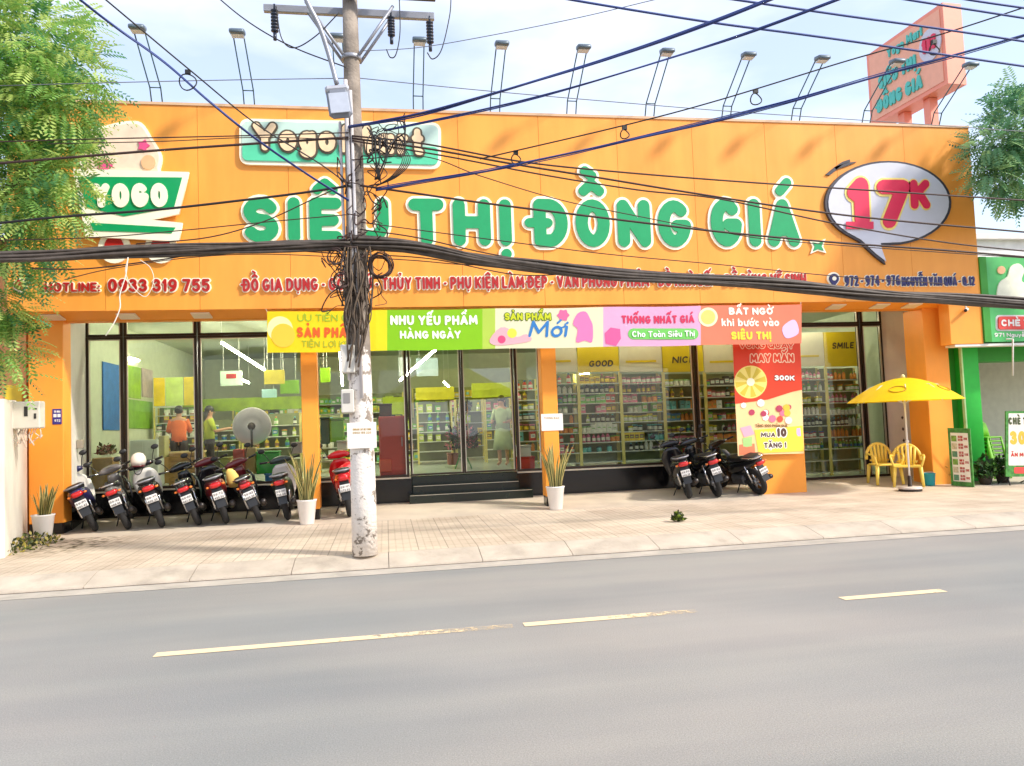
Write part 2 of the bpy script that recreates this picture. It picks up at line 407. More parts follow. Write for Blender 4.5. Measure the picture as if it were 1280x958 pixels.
def lettering(name, s, O, width, cap, m, parent=None, mk=None, ax=Vector((1, 0, 0)), ay=Vector((0, 0, 1)), r=.09, gap=.12, depth=.02, level=0, step=None, warp=None, segs=None, lift=0, space=.36, shear=0, tol=.008):
    """O: left end of the base line. width: None keeps the natural width"""
    if segs is None: segs, w = fit_segs(s, width/cap, r, gap, space, mk) if width else text_segs(s, r, gap, space, mk)
    else: w = max(max(q[0]+q[4], q[2]+q[4]) for q in segs)
    lps = [thin(l, tol) for l in contours(segs, level, step or max(.03, r*.25))]
    kx = (width/w if width else cap)
    lps = [[((x+shear*y)*kx, y*cap) for x, y in l] for l in lps]
    me = fill_mesh(lps, depth); me.name = name
    an = ax.cross(ay).normalized()
    if an.y > 0: pass
    place_mesh(me, O+an*(depth/2+lift), ax, ay, an, warp)
    me.materials.append(m)
    return link(name, me, parent)
def ptext(name, s, u0, v0, u1, v1, hpx, Y, m, parent, **k):
    """text from its base line end points in the photograph on the plane Y"""
    a = at(u0, v0, Y); b = at(u1, v1, Y); t = at((u0+u1)/2, (v0+v1)/2-hpx, Y); c = at((u0+u1)/2, (v0+v1)/2, Y)
    ax = (b-a); w = ax.length; ax.normalize(); ax.y = 0; ay = Vector((-ax.z, 0, ax.x))
    k.setdefault('ax', ax); k.setdefault('ay', ay)
    return lettering(name, s, a, w, (t-c).length, m, parent, **k)
def pshape(name, pts, Y, m, parent=None, depth=.02, lift=0, curve=0, warp=None):
    """flat cut-out: outline given in the photograph on the plane Y, its front at Y - depth - lift"""
    if curve:
        q = [Vector((p[0], p[1], 0)) for p in pts]; q = q+[q[0]]
        P = [q[-2]]+q+[q[1]]; o = []
        for i in range(1, len(P)-2):
            a, b, c, d = P[i-1:i+3]
            for j in range(curve):
                t = j/curve; o.append(.5*((2*b)+(c-a)*t+(2*a-5*b+4*c-d)*t*t+(3*b-a-3*c+d)*t**3))
        pts = [(p.x, p.y) for p in o]
    w = [at(u, v, Y) for u, v in pts]
    me = fill_mesh([[(p.x, p.z) for p in w]], depth); me.name = name
    place_mesh(me, Vector((0, Y-depth/2-lift, 0)), Vector((1, 0, 0)), Vector((0, 0, 1)), Vector((0, -1, 0)), warp)
    me.materials.append(m)
    return link(name, me, parent)
def circle_px(u, v, r, n=24, ry=None): return [(u+r*math.cos(2*math.pi*i/n), v-(ry or r)*math.sin(2*math.pi*i/n)) for i in range(n)]
def grow(pts, c, kx, ky): return [(c[0]+(x-c[0])*kx, c[1]+(y-c[1])*ky) for x, y in pts]
def rpoly(pts, r=6, n=5):
    o = []; m = len(pts)
    for i in range(m):
        p = Vector(pts[i]); a = Vector(pts[i-1]); b = Vector(pts[(i+1) % m]); da = (a-p); db = (b-p); q = min(r, da.length*.45, db.length*.45)
        A = p+da.normalized()*q; B = p+db.normalized()*q
        for k in range(n+1):
            t = k/n; v = A*(1-t)**2+p*2*t*(1-t)+B*t*t; o.append((v.x, v.y))
    return o
def rrect_px(u0, v0, u1, v1, r=4, n=4):
    o = []
    for cx, cy, a in ((u1-r, v0+r, 0), (u0+r, v0+r, 90), (u0+r, v1-r, 180), (u1-r, v1-r, 270)):
        for i in range(n+1):
            t = R(a+90*i/n); o.append((cx+r*math.cos(t), cy-r*math.sin(t)))
    return o

# ================================================================== ground, road, kerb, pavement
def road_mat():
    m = mat('asphalt', (148, 146, 143), .9, var=.07, scale=.5, bump=.28, bscale=130)
    t = m.node_tree; b = t.nodes['Principled BSDF']
    ln = b.inputs['Base Color'].links[0]; src = ln.from_socket
    tcn = t.nodes.new('ShaderNodeTexCoord'); n = t.nodes.new('ShaderNodeTexNoise'); n.inputs['Scale'].default_value = 95; n.inputs['Detail'].default_value = 3
    t.links.new(tcn.outputs['Object'], n.inputs['Vector'])
    mp = t.nodes.new('ShaderNodeMapping'); mp.inputs['Scale'].default_value = (.12, 1.1, 1)
    n3 = t.nodes.new('ShaderNodeTexNoise'); n3.inputs['Scale'].default_value = 1.4; n3.inputs['Detail'].default_value = 7
    t.links.new(tcn.outputs['Object'], mp.inputs[0]); t.links.new(mp.outputs[0], n3.inputs['Vector'])
    ra = t.nodes.new('ShaderNodeValToRGB'); ra.color_ramp.elements[0].position = .35; ra.color_ramp.elements[1].position = .7
    ra.color_ramp.elements[0].color = (.9, .9, .92, 1); ra.color_ramp.elements[1].color = (1.06, 1.05, 1.03, 1)
    t.links.new(n3.outputs['Fac'], ra.inputs[0])
    r2 = t.nodes.new('ShaderNodeValToRGB'); r2.color_ramp.elements[0].position = .3; r2.color_ramp.elements[1].position = .75
    r2.color_ramp.elements[0].color = (.82, .82, .82, 1); r2.color_ramp.elements[1].color = (1.16, 1.16, 1.16, 1)
    t.links.new(n.outputs['Fac'], r2.inputs[0])
    a = t.nodes.new('ShaderNodeMix'); a.data_type = 'RGBA'; a.blend_type = 'MULTIPLY'; a.inputs[0].default_value = 1
    c = t.nodes.new('ShaderNodeMix'); c.data_type = 'RGBA'; c.blend_type = 'MULTIPLY'; c.inputs[0].default_value = 1
    t.links.new(src, a.inputs[6]); t.links.new(ra.outputs[0], a.inputs[7]); t.links.new(a.outputs[2], c.inputs[6]); t.links.new(r2.outputs[0], c.inputs[7])
    n4 = t.nodes.new('ShaderNodeTexNoise'); n4.inputs['Scale'].default_value = .34; n4.inputs['Detail'].default_value = 3; n4.inputs['Roughness'].default_value = .45
    mp4 = t.nodes.new('ShaderNodeMapping'); mp4.inputs['Scale'].default_value = (.55, 1.3, 1); mp4.inputs['Location'].default_value = (2.7, 1.4, 0)
    t.links.new(tcn.outputs['Object'], mp4.inputs[0]); t.links.new(mp4.outputs[0], n4.inputs['Vector'])
    r4 = t.nodes.new('ShaderNodeValToRGB'); r4.color_ramp.elements[0].position = .36; r4.color_ramp.elements[1].position = .66
    r4.color_ramp.elements[0].color = (.84, .88, .87, 1); r4.color_ramp.elements[1].color = (1.12, 1.07, 1.0, 1); t.links.new(n4.outputs['Fac'], r4.inputs[0])
    d = t.nodes.new('ShaderNodeMix'); d.data_type = 'RGBA'; d.blend_type = 'MULTIPLY'; d.inputs[0].default_value = 1
    t.links.new(c.outputs[2], d.inputs[6]); t.links.new(r4.outputs[0], d.inputs[7])
    t.links.new(d.outputs[2], b.inputs['Base Color'])
    return m
ASPH = road_mat()
def sheet(name, x0, x1, ys, zs, m, kind='structure', nx=1):
    mb = MB(); k = len(ys); vs = []
    for i in range(nx+1):
        for y, z in zip(ys, zs): vs.append((x0+(x1-x0)*i/nx, y, z))
    fs = [(i*k+j, (i+1)*k+j, (i+1)*k+j+1, i*k+j+1) for i in range(nx) for j in range(k-1)]
    mb.add(vs, fs); return tag(mb.build(name, m), kind=kind)
sheet('ground', -400, 400, [-300, 400], [-.012, -.012], mat('earth', (120, 108, 92), .95, var=.3, scale=.5))
sheet('road', -120, 120, [-4.5, 10.02], [0, 0], ASPH)
sheet('gutter', -120, 120, [9.62, 10.0], [.004, .004], mat('gutter concrete', (178, 170, 158), .9, var=.18, scale=3, bump=.2, grime=.25))
kerbm = mat('kerb concrete', (188, 175, 158), .9, var=.2, scale=2.5, bump=.35, bscale=30, grime=.35)
mb = MB()
xs = -60.0
while xs < 60:      # kerb stones, sloping face, a joint between each
    e = xs+1.2-.008
    mb.add([(xs, 9.985, -.01), (e, 9.985, -.01), (e, 10.0, .03), (xs, 10.0, .03), (e, 10.46, .128), (xs, 10.46, .128), (e, 10.52, .131), (xs, 10.52, .131), (e, 10.52, -.01), (xs, 10.52, -.01)],
           [(0, 1, 2, 3), (3, 2, 4, 5), (5, 4, 6, 7), (7, 6, 8, 9), (0, 3, 5, 7, 9), (1, 8, 6, 4, 2)])
    xs += 1.2
tag(mb.build('kerb', kerbm), kind='structure')
sheet('gutter_joint', -60, 60, [9.972, 9.99], [.0085, .0085], mat('gutter joint dirt', (92, 66, 46), .95, var=.4, scale=6))
# pavement: grooved square tiles
def tile_mat():
    m = bpy.data.materials.new('pavement tiles'); m.use_nodes = True; t = m.node_tree; b = t.nodes['Principled BSDF']; b.inputs['Roughness'].default_value = .85
    tcn = t.nodes.new('ShaderNodeTexCoord')
    def brick(scale, w, h, mort, off):
        n = t.nodes.new('ShaderNodeTexBrick'); n.inputs['Scale'].default_value = scale; n.inputs['Brick Width'].default_value = w; n.inputs['Row Height'].default_value = h
        n.inputs['Mortar Size'].default_value = mort; n.offset = off; n.inputs['Mortar Smooth'].default_value = .3
        t.links.new(tcn.outputs['Object'], n.inputs['Vector']); return n
    a = brick(1, .4, .4, .006, 0)
    a.inputs['Color1'].default_value = (*lin((206, 191, 171)), 1); a.inputs['Color2'].default_value = (*lin((197, 181, 161)), 1); a.inputs['Mortar'].default_value = (*lin((164, 152, 136)), 1)
    g = brick(1, .1, .4, .012, 0)
    g.inputs['Color1'].default_value = (1, 1, 1, 1); g.inputs['Color2'].default_value = (1, 1, 1, 1); g.inputs['Mortar'].default_value = (.86, .85, .84, 1)
    n = t.nodes.new('ShaderNodeTexNoise'); n.inputs['Scale'].default_value = .9; n.inputs['Detail'].default_value = 9; n.inputs['Roughness'].default_value = .65
    t.links.new(tcn.outputs['Object'], n.inputs['Vector'])
    r = t.nodes.new('ShaderNodeValToRGB'); r.color_ramp.elements[0].position = .32; r.color_ramp.elements[1].position = .62
    r.color_ramp.elements[0].color = (.72, .69, .66, 1); r.color_ramp.elements[1].color = (1.06, 1.05, 1.04, 1); t.links.new(n.outputs['Fac'], r.inputs[0])
    x = t.nodes.new('ShaderNodeMix'); x.data_type = 'RGBA'; x.blend_type = 'MULTIPLY'; x.inputs[0].default_value = 1
    y = t.nodes.new('ShaderNodeMix'); y.data_type = 'RGBA'; y.blend_type = 'MULTIPLY'; y.inputs[0].default_value = 1
    t.links.new(a.outputs[0], x.inputs[6]); t.links.new(g.outputs[0], x.inputs[7]); t.links.new(x.outputs[2], y.inputs[6]); t.links.new(r.outputs[0], y.inputs[7])
    # mossy, damp patch by the left wall
    sx = t.nodes.new('ShaderNodeVectorMath'); sx.operation = 'DISTANCE'; sx.inputs[1].default_value = (-5.0, 13.2, .14)
    t.links.new(tcn.outputs['Object'], sx.inputs[0])
    mr = t.nodes.new('ShaderNodeMapRange'); mr.inputs[1].default_value = .35; mr.inputs[2].default_value = 1.25; mr.inputs[3].default_value = 1; mr.inputs[4].default_value = 0
    t.links.new(sx.outputs['Value'], mr.inputs[0])
    n5 = t.nodes.new('ShaderNodeTexNoise'); n5.inputs['Scale'].default_value = 7; n5.inputs['Detail'].default_value = 6; t.links.new(tcn.outputs['Object'], n5.inputs['Vector'])
    r5 = t.nodes.new('ShaderNodeValToRGB'); r5.color_ramp.elements[0].position = .47; r5.color_ramp.elements[1].position = .6; t.links.new(n5.outputs['Fac'], r5.inputs[0])
    mu = t.nodes.new('ShaderNodeMath'); mu.operation = 'MULTIPLY'; t.links.new(mr.outputs[0], mu.inputs[0]); t.links.new(r5.outputs[0], mu.inputs[1])
    z = t.nodes.new('ShaderNodeMix'); z.data_type = 'RGBA'; z.inputs[7].default_value = (.075, .055, .02, 1); t.links.new(mu.outputs[0], z.inputs[0]); t.links.new(y.outputs[2], z.inputs[6])
    t.links.new(z.outputs[2], b.inputs['Base Color'])
    bp = t.nodes.new('ShaderNodeBump'); bp.inputs['Strength'].default_value = .35; bp.inputs['Distance'].default_value = .01
    t.links.new(x.outputs[2], bp.inputs['Height']); t.links.new(bp.outputs[0], b.inputs['Normal'])
    return m
sheet('pavement', -60, 60, [10.52, 14.0], [.13, .15], tile_mat())
sheet('shop_apron', -60, 60, [14.0, 15.7, 40], [.15, .25, .25], mat('apron terrazzo', (202, 187, 168), .7, var=.14, scale=1.6, bump=.08, grime=.18))
LINEM = mat('road paint', (226, 196, 150), .8, var=.22, scale=5, bump=.3, bscale=60)
def worn(name, base, wear, x0=0, x1=1, more=0):
    m = bpy.data.materials.new(name); m.use_nodes = True; t = m.node_tree; b = t.nodes['Principled BSDF']; b.inputs['Roughness'].default_value = .85
    b.inputs['Base Color'].default_value = (*lin(base), 1)
    tr = t.nodes.new('ShaderNodeBsdfTransparent'); ms = t.nodes.new('ShaderNodeMixShader')
    tcn = t.nodes.new('ShaderNodeTexCoord'); n = t.nodes.new('ShaderNodeTexNoise'); n.inputs['Scale'].default_value = 11; n.inputs['Detail'].default_value = 8; n.inputs['Roughness'].default_value = .75
    t.links.new(tcn.outputs['Object'], n.inputs['Vector'])
    r = t.nodes.new('ShaderNodeValToRGB'); r.color_ramp.elements[0].position = wear; r.color_ramp.elements[1].position = wear+.14
    r.color_ramp.elements[0].color = (.12, .12, .12, 1)
    sx = t.nodes.new('ShaderNodeSeparateXYZ'); t.links.new(tcn.outputs['Object'], sx.inputs[0])
    mr = t.nodes.new('ShaderNodeMapRange'); mr.inputs[1].default_value = x0; mr.inputs[2].default_value = x1; mr.inputs[3].default_value = 0; mr.inputs[4].default_value = -more
    t.links.new(sx.outputs['X'], mr.inputs[0]); ad = t.nodes.new('ShaderNodeMath'); t.links.new(n.outputs['Fac'], ad.inputs[0]); t.links.new(mr.outputs[0], ad.inputs[1])
    t.links.new(ad.outputs[0], r.inputs[0]); t.links.new(r.outputs[0], ms.inputs[0]); t.links.new(tr.outputs[0], ms.inputs[1]); t.links.new(b.outputs[0], ms.inputs[2])
    t.links.new(ms.outputs[0], t.nodes['Material Output'].inputs[0]); return m
for i, (x0, x1, w) in enumerate([(-1.9, 1.05, .22), (1.15, 2.75, .24), (4.2, 5.27, .24), (7.6, 9.2, .3), (-6.6, -4.6, .3)]):
    mb = MB(); mb.poly([(x0, 6.69, .004), (x1, 6.69, .004), (x1, 6.815, .004), (x0, 6.815, .004)])
    tag(mb.build('road_marking', worn('worn road paint %d' % i, (232, 206, 164), w, x0+(x1-x0)*.3, x1, .3 if i < 2 else .08)), kind='structure')


# ================================================================== the store building
FY = 14.0; CY = 14.5; GY = 16.2; FX0, FX1 = -6.2, 12.26; FZ0, FZ1 = 3.98, 7.61
def fascia_mat():
    m = mat('orange panel', (255, 168, 70), .42, var=.05, scale=.8, spec=.4)
    t = m.node_tree; b = t.nodes['Principled BSDF']; src = b.inputs['Base Color'].links[0].from_socket
    tcn = t.nodes.new('ShaderNodeTexCoord'); n = t.nodes.new('ShaderNodeTexNoise'); n.inputs['Scale'].default_value = 1.1; n.inputs['Detail'].default_value = 8; n.inputs['Roughness'].default_value = .6
    mp = t.nodes.new('ShaderNodeMapping'); mp.inputs['Scale'].default_value = (1.6, 1, .25)
    t.links.new(tcn.outputs['Object'], mp.inputs[0]); t.links.new(mp.outputs[0], n.inputs['Vector'])
    r = t.nodes.new('ShaderNodeValToRGB'); r.color_ramp.elements[0].position = .4; r.color_ramp.elements[1].position = .7
    r.color_ramp.elements[0].color = (.9, .86, .8, 1); r.color_ramp.elements[1].color = (1, 1.03, 1.05, 1)
    t.links.new(n.outputs['Fac'], r.inputs[0])
    x = t.nodes.new('ShaderNodeMix'); x.data_type = 'RGBA'; x.blend_type = 'MULTIPLY'; x.inputs[0].default_value = 1
    t.links.new(src, x.inputs[6]); t.links.new(r.outputs[0], x.inputs[7]); t.links.new(x.outputs[2], b.inputs['Base Color'])
    n2 = t.nodes.new('ShaderNodeTexNoise'); n2.inputs['Scale'].default_value = .8; n2.inputs['Detail'].default_value = 2
    t.links.new(tcn.outputs['Object'], n2.inputs['Vector'])
    bp = t.nodes.new('ShaderNodeBump'); bp.inputs['Strength'].default_value = .12; bp.inputs['Distance'].default_value = .15
    t.links.new(n2.outputs['Fac'], bp.inputs['Height']); t.links.new(bp.outputs[0], b.inputs['Normal'])
    return m
ORG = fascia_mat()
ORGC = mat('orange column paint', (252, 160, 54), .55, var=.07, scale=1.5, grime=.12, bump=.05)
BLK = mat('black granite', (22, 22, 24), .18, var=.35, scale=14)
STEPM = mat('dark green stone', (24, 34, 28), .22, var=.3, scale=10)
GREYW = mat('grey plaster', (222, 216, 208), .8, var=.06, scale=2, bump=.06, grime=.2)
FRAME = mat('bronze window frame', (58, 46, 38), .4, metal=.4, var=.15)
ALU = mat('pale aluminium', (206, 196, 180), .35, metal=.6, var=.08)
INW = mat('interior wall', (206, 210, 186), .8, var=.06)
CEIL = mat('interior ceiling', (186, 190, 172), .9, var=.05)
FLOOR = mat('interior floor tile', (190, 196, 186), .2, var=.05)
WHITE = mat('white paint', (232, 228, 222), .55, var=.05)
bld = root('store_building', (0, 0, 0), 'long single storey shop with a tall orange sign fascia over glass front', 'building')
# fascia: separate panels with fine joints in one mesh
mb = MB(); npan = 12
for i in range(npan):
    a = FX0+(FX1-FX0)*i/npan; b = FX0+(FX1-FX0)*(i+1)/npan
    mb.box(a+.003, b-.003, FY, FY+.06, FZ0, FZ1)
mb.box(FX0+.01, FX1-.01, FY+.062, FY+.3, FZ0+.01, FZ1-.01)
fas = mb.build('fascia', ORG, bld)
mb = MB(); mb.box(FX0, FX1, FY-.02, FY+.34, FZ1+.002, FZ1+.05); mb.build('coping', mat('pale metal coping', (214, 176, 140), .5, var=.05), bld)
# sloping soffit between fascia and columns, beam behind it
mb = MB(); mb.slab([(FX0+.012, FY+.03, FZ0-.004), (FX1-.012, FY+.03, FZ0-.004), (FX1-.012, CY+.02, 3.89), (FX0+.012, CY+.02, 3.89)], (0, 0, .1)); mb.build('soffit', ORGC, bld)
mb = MB(); mb.box(FX0+.02, FX1-.02, CY+.05, CY+.3, 3.885, 4.4); mb.build('beam', ORGC, bld)
def column(x0, x1, y0, y1, ztop=3.9, zb=.37):
    g = gz(y0)
    c = MB(); c.box(x0, x1, y0, y1, zb, ztop, b=.01); o = c.build('column', ORGC, bld)
    k = MB(); k.box(x0+.012, x1-.012, y0+.012, y1, g-.05, zb-.002); k.build('column_base', BLK, o)
column(-6.09, -5.53, CY, CY+.35)
column(-1.5, -1.21, CY, CY+.3)
column(3.0, 3.3, CY, CY+.3)
column(7.45, 8.4, CY, CY+.5, zb=.16)
column(11.27, 11.83, CY, CY+.62, zb=.16)
# returns (jambs) behind the end columns
mb = MB(); mb.slab([(-5.535, CY+.352, .62), (-5.535, CY+.352, 4.3), (-5.77, GY+.03, 4.3), (-5.77, GY+.03, .62)], (-.4, -.05, 0)); mb.build('side_wall', GREYW, bld)
mb = MB(); mb.slab([(-5.53, CY+.352, .1), (-5.53, CY+.352, .617), (-5.75, GY+.03, .617), (-5.75, GY+.03, .1)], (-.3, -.05, 0)); mb.build('plinth', BLK, bld)
mb = MB(); mb.slab([(12.2, CY+.64, .2), (12.2, CY+.64, 4.3), (11.5, GY+.04, 4.3), (11.5, GY+.04, .2)], (.4, .2, 0))
mb.slab([(11.84, CY+.62, .2), (12.2, CY+.635, .2), (12.2, CY+.635, 4.3), (11.84, CY+.62, 4.3)], (0, .1, 0))
mb.build('side_wall', mat('beige plaster', (226, 210, 192), .85, var=.08, scale=2, grime=.2), bld)
mb = MB()
for i in range(5):
    for j in range(3):
        t = .12+.3*j; c = Vector((12.2-.7*t, CY+.64+(GY-CY-.6)*t, .55+.26*i)); d1 = Vector((-.4, .92, 0)).normalized()*.03; d2 = Vector((0, 0, .045)); n_ = Vector((-.92, -.4, 0))*.006
        mb.add([c+n_-d1, c+n_-d2, c+n_+d1, c+n_+d2], [(0, 1, 2, 3)])
mb.build('diamond_pattern', mat('dark diamond paint', (84, 62, 52), .7), bld)
# plinth under the glass
SILL = .77
mb = MB()
for a, b in ((-5.74, .5), (2.74, 8.6)): mb.box(a, b, GY-.03, GY+.1, .1, SILL-.035)
mb.build('plinth', BLK, bld)
mb = MB()
for a, b in ((-5.74, .5), (2.74, 8.6)): mb.box(a, b, GY-.06, GY+.1, SILL-.033, SILL, b=.006)
mb.build('sill', ALU, bld)
# entrance steps
for i, (y, z0, z1) in enumerate(((15.72, .2, .44), (15.94, .2, .61), (16.14, .2, .775))):
    x0, x1 = (.44, 2.98) if i == 0 else (.52, 2.74)
    mb = MB(); mb.box(x0, x1, y, GY+.1-.003*i, z0+.001*i, z1, b=.008)
    mb.build('step', STEPM, bld)
    if i < 2:
        mb = MB(); mb.box(x0+.02, x1-.02, y-.0025, y, z1-.03, z1-.02); mb.build('step_nosing', ALU, bld)
def glass_mat(name, tint, refl=1.0):
    m = bpy.data.materials.new(name); m.use_nodes = True; t = m.node_tree; t.nodes.remove(t.nodes['Principled BSDF'])
    tr = t.nodes.new('ShaderNodeBsdfTransparent'); tr.inputs[0].default_value = (*tint, 1)
    gl = t.nodes.new('ShaderNodeBsdfGlossy'); gl.inputs['Roughness'].default_value = .01
    fr = t.nodes.new('ShaderNodeFresnel'); fr.inputs[0].default_value = 1.55
    mu = t.nodes.new('ShaderNodeMath'); mu.operation = 'MULTIPLY'; mu.inputs[1].default_value = 1.15*refl
    ms = t.nodes.new('ShaderNodeMixShader'); t.links.new(fr.outputs[0], mu.inputs[0]); t.links.new(mu.outputs[0], ms.inputs[0])
    tcn = t.nodes.new('ShaderNodeTexCoord'); n = t.nodes.new('ShaderNodeTexNoise'); n.inputs['Scale'].default_value = .7
    bp = t.nodes.new('ShaderNodeBump'); bp.inputs['Strength'].default_value = .05; bp.inputs['Distance'].default_value = .1
    t.links.new(tcn.outputs['Object'], n.inputs['Vector']); t.links.new(n.outputs['Fac'], bp.inputs['Height']); t.links.new(bp.outputs[0], gl.inputs['Normal'])
    t.links.new(tr.outputs[0], ms.inputs[1]); t.links.new(gl.outputs[0], ms.inputs[2]); t.links.new(ms.outputs[0], t.nodes['Material Output'].inputs[0]); return m
GLASS = glass_mat('shop glass', (.86, .93, .80))
HZ0, HZ1 = 3.80, 3.88    # transom
DGLASS = glass_mat('door glass', (.84, .92, .76), 2.6)
def window(x0, x1, z0, z1, name='window', fr=.05, fm=None):
    p = MB(); p.add([(x0, GY+.03, z0), (x1, GY+.03, z0), (x1, GY+.03, z1), (x0, GY+.03, z1)], [(0, 1, 2, 3)]); o = p.build(name, DGLASS if name == 'door' else GLASS, bld)
    f = MB()
    f.box(x0, x0+fr, GY-.01, GY+.08, z0, z1); f.box(x1-fr, x1, GY-.01, GY+.08, z0, z1)
    f.box(x0+fr, x1-fr, GY-.008, GY+.078, z0, z0+fr); f.box(x0+fr, x1-fr, GY-.008, GY+.078, z1-fr, z1)
    f.build('frame', fm or FRAME, o)
    a = MB()      # slim pale inner bead
    a.box(x0+fr, x0+fr+.018, GY-.02, GY+.02, z0+fr, z1-fr); a.box(x1-fr-.018, x1-fr, GY-.02, GY+.02, z0+fr, z1-fr)
    a.box(x0+fr+.018, x1-fr-.018, GY-.018, GY+.018, z1-fr-.018, z1-fr)
    a.build('bead', ALU, o); return o
bays = [(-5.76, -5.08), (-5.06, -3.69), (-3.67, -1.42), (-1.40, .47), (2.76, 3.32), (3.34, 6.83), (6.86, 8.5)]
for a, b in bays:
    window(a, b, SILL, HZ0); window(a, b, HZ0+.004, 4.28)
window(.50, 2.73, HZ0+.004, 4.28)
for a, b in ((8.52, 10.93), (10.96, 11.5)):
    window(a, b, .26, HZ0); window(a, b, HZ0+.004, 4.28)
# entrance doors
for a, b, s in ((.50, 1.61, 1), (1.62, 2.73, -1)):
    d = window(a, b, .79, HZ0, 'door', .035)
    hx = b-.1 if s > 0 else a+.1
    h = MB(); h.tube([(hx, GY-.06, 1.45), (hx, GY-.06, 2.35)], .014, 8); h.tube([(hx, GY-.06, 1.55), (hx, GY+.02, 1.55)], .01, 6); h.tube([(hx, GY-.06, 2.25), (hx, GY+.02, 2.25)], .01, 6)
    h.build('handle', mat('steel', (200, 200, 198), .25, metal=.9), d)
# shell of the shop
SX0, SX1, SY1 = -5.9, 12.0, 27.0
mb = MB(); mb.box(SX0-.2, SX1+.2, GY+.3, SY1+.2, 4.35, 4.6); mb.build('ceiling', CEIL, bld)
mb = MB(); mb.box(FX0+.1, FX1-.1, FY+.31, SY1+.3, 4.62, 4.9); mb.build('roof', mat('grey roof sheet', (150, 148, 144), .6), bld)
mb = MB(); mb.box(SX0, 8.5, GY+.105, SY1, .3, SILL-.002); mb.box(8.5, SX1, GY+.105, SY1, .2, .262); mb.build('floor', FLOOR, bld)
mb = MB(); mb.box(SX0-.2, SX0, GY+.1, SY1, .2, 4.35); mb.build('wall', INW, bld)
mb = MB(); mb.box(SX1, SX1+.2, GY+.1, SY1, .2, 4.35); mb.build('wall', INW, bld)
mb = MB(); mb.box(SX0-.2, SX1+.2, SY1, SY1+.2, .2, 4.35); mb.build('wall', INW, bld)
mb = MB(); mb.box(8.42, 8.5, GY+.15, SY1, .262, SILL+.01); mb.build('wall', INW, bld)
# soffit downlights
SOFL = mat('soffit lamp cover', (236, 218, 190), .4, var=.03)
for u in (66, 160, 252, 1045, 1100, 1140):
    p = at(u, 392, 14.27); y = 14.27; z = FZ0-.004+(3.89-FZ0+.004)*(y-FY-.03)/(CY-.01-FY)
    o = MB(); T = Matrix.Translation((p.x, y, z)) @ Matrix.Rotation(math.atan2(3.89-FZ0, .5), 4, 'X')
    o.box(-.16, .16, -.14, .14, -.03, -.003, T=T, b=.006); t = o.build('soffit_lamp', SOFL)
    tag(t, {66: 'flat pale lamp under the fascia in front of the left end column', 160: 'flat pale lamp under the fascia above the narrow left pane', 252: 'flat pale lamp under the fascia left of the long banner',
            1045: 'flat pale lamp under the fascia just right of the long banner', 1100: 'flat pale lamp under the fascia above the beige side wall', 1140: 'flat pale lamp under the fascia beside the right end column'}[u], 'lamp', 'lamps under the fascia')

# ================================================================== signs on the fascia
GRN = mat('green sign acrylic', (10, 156, 92), .35, var=.05, coat=.2)
CREAM = mat('cream sign edge', (255, 246, 222), .5, var=.03)
REDL = mat('red sign acrylic', (176, 26, 22), .4, var=.05)
PINKR = mat('raspberry acrylic', (226, 40, 82), .4, var=.05)
NAVY = mat('navy sign acrylic', (34, 30, 96), .4, var=.05)
DKB = mat('dark grey sign side', (58, 56, 66), .5)
def sign_root(name, label, cat='sign', u=600, v=300, group=None):
    p = at(u, v, FY); return root(name, (p.x, FY, p.z), label, cat, group)
def bind(r, *objs):
    for o in objs:
        o.parent = r; o.matrix_parent_inverse = Matrix.Translation(r.location).inverted()
# main name: one lettering, cream border behind
def cap_text(r, segs, rr, name='lettering', m=GRN, mo=CREAM, d=.09, **k): pass
MAIN = sign_root('shop_name_sign', 'big rounded green letters with cream borders across the middle of the orange fascia', u=650, v=300)
# letter sizes follow the photograph word by word
for word, u0, v0, u1, v1, h in (('SIÊU', 305, 304, 487, 307.5, 57), ('THỊ', 512, 308, 640, 309.5, 59), ('ĐỒNG', 668, 309.5, 864, 309.5, 60), ('GIÁ', 889, 309, 999, 308.5, 60)):
    a = at(u0, v0, FY); b = at(u1, v1, FY); capw = (at(u0, v0-h, FY)-a).length
    segs, w = fit_segs(word, (b-a).length/capw, .128, .19, mk=.105)
    ax = Vector((1, 0, 0)); 
    L = lettering('lettering', word, a, (b-a).length, capw, GRN, segs=segs, depth=.02, lift=.032, step=.02, tol=.006)
    O = lettering('letter_border', word, a, (b-a).length, capw, CREAM, segs=segs, depth=.03, level=.06, step=.02, tol=.006)
    bind(MAIN, L, O)
# small star-like emblem after the name
S = sign_root('star_emblem', 'small green four-pointed emblem with cream edge right after the big green name', 'emblem', 1022, 308)
q = [(1011, 301), (1021, 303), (1031, 299), (1028, 309), (1032, 317), (1021, 314), (1012, 318), (1015, 309)]
o1 = pshape('plate', q, FY, CREAM, depth=.03); c = (1021.5, 308.5)
o2 = pshape('star', [(c[0]+(x-c[0])*.66, c[1]+(y-c[1])*.66) for x, y in q], FY, GRN, depth=.01, lift=.032); bind(S, o1, o2)
# hotline
H = sign_root('hotline_sign', 'dark red phone number lettering with cream edges at the lower left of the fascia', u=160, v=358)
for s, u0, u1, h in (('HOTLINE:', 57, 126, 11.5), ('0933 319 755', 136, 263, 16)):
    k = dict(r=.1, gap=.12, space=.3)
    bind(H, ptext('lettering', s, u0, 365.5, u1, 365.2, h, FY, REDL, None, depth=.02, lift=.03, **k), ptext('letter_border', s, u0, 365.5, u1, 365.2, h, FY, CREAM, None, depth=.028, level=.09, **k))
bind(H, pshape('phone_icon', circle_px(26, 357, 6.5), FY, REDL, depth=.02, lift=.03), pshape('icon_border', circle_px(26, 357, 9), FY, CREAM, depth=.028))
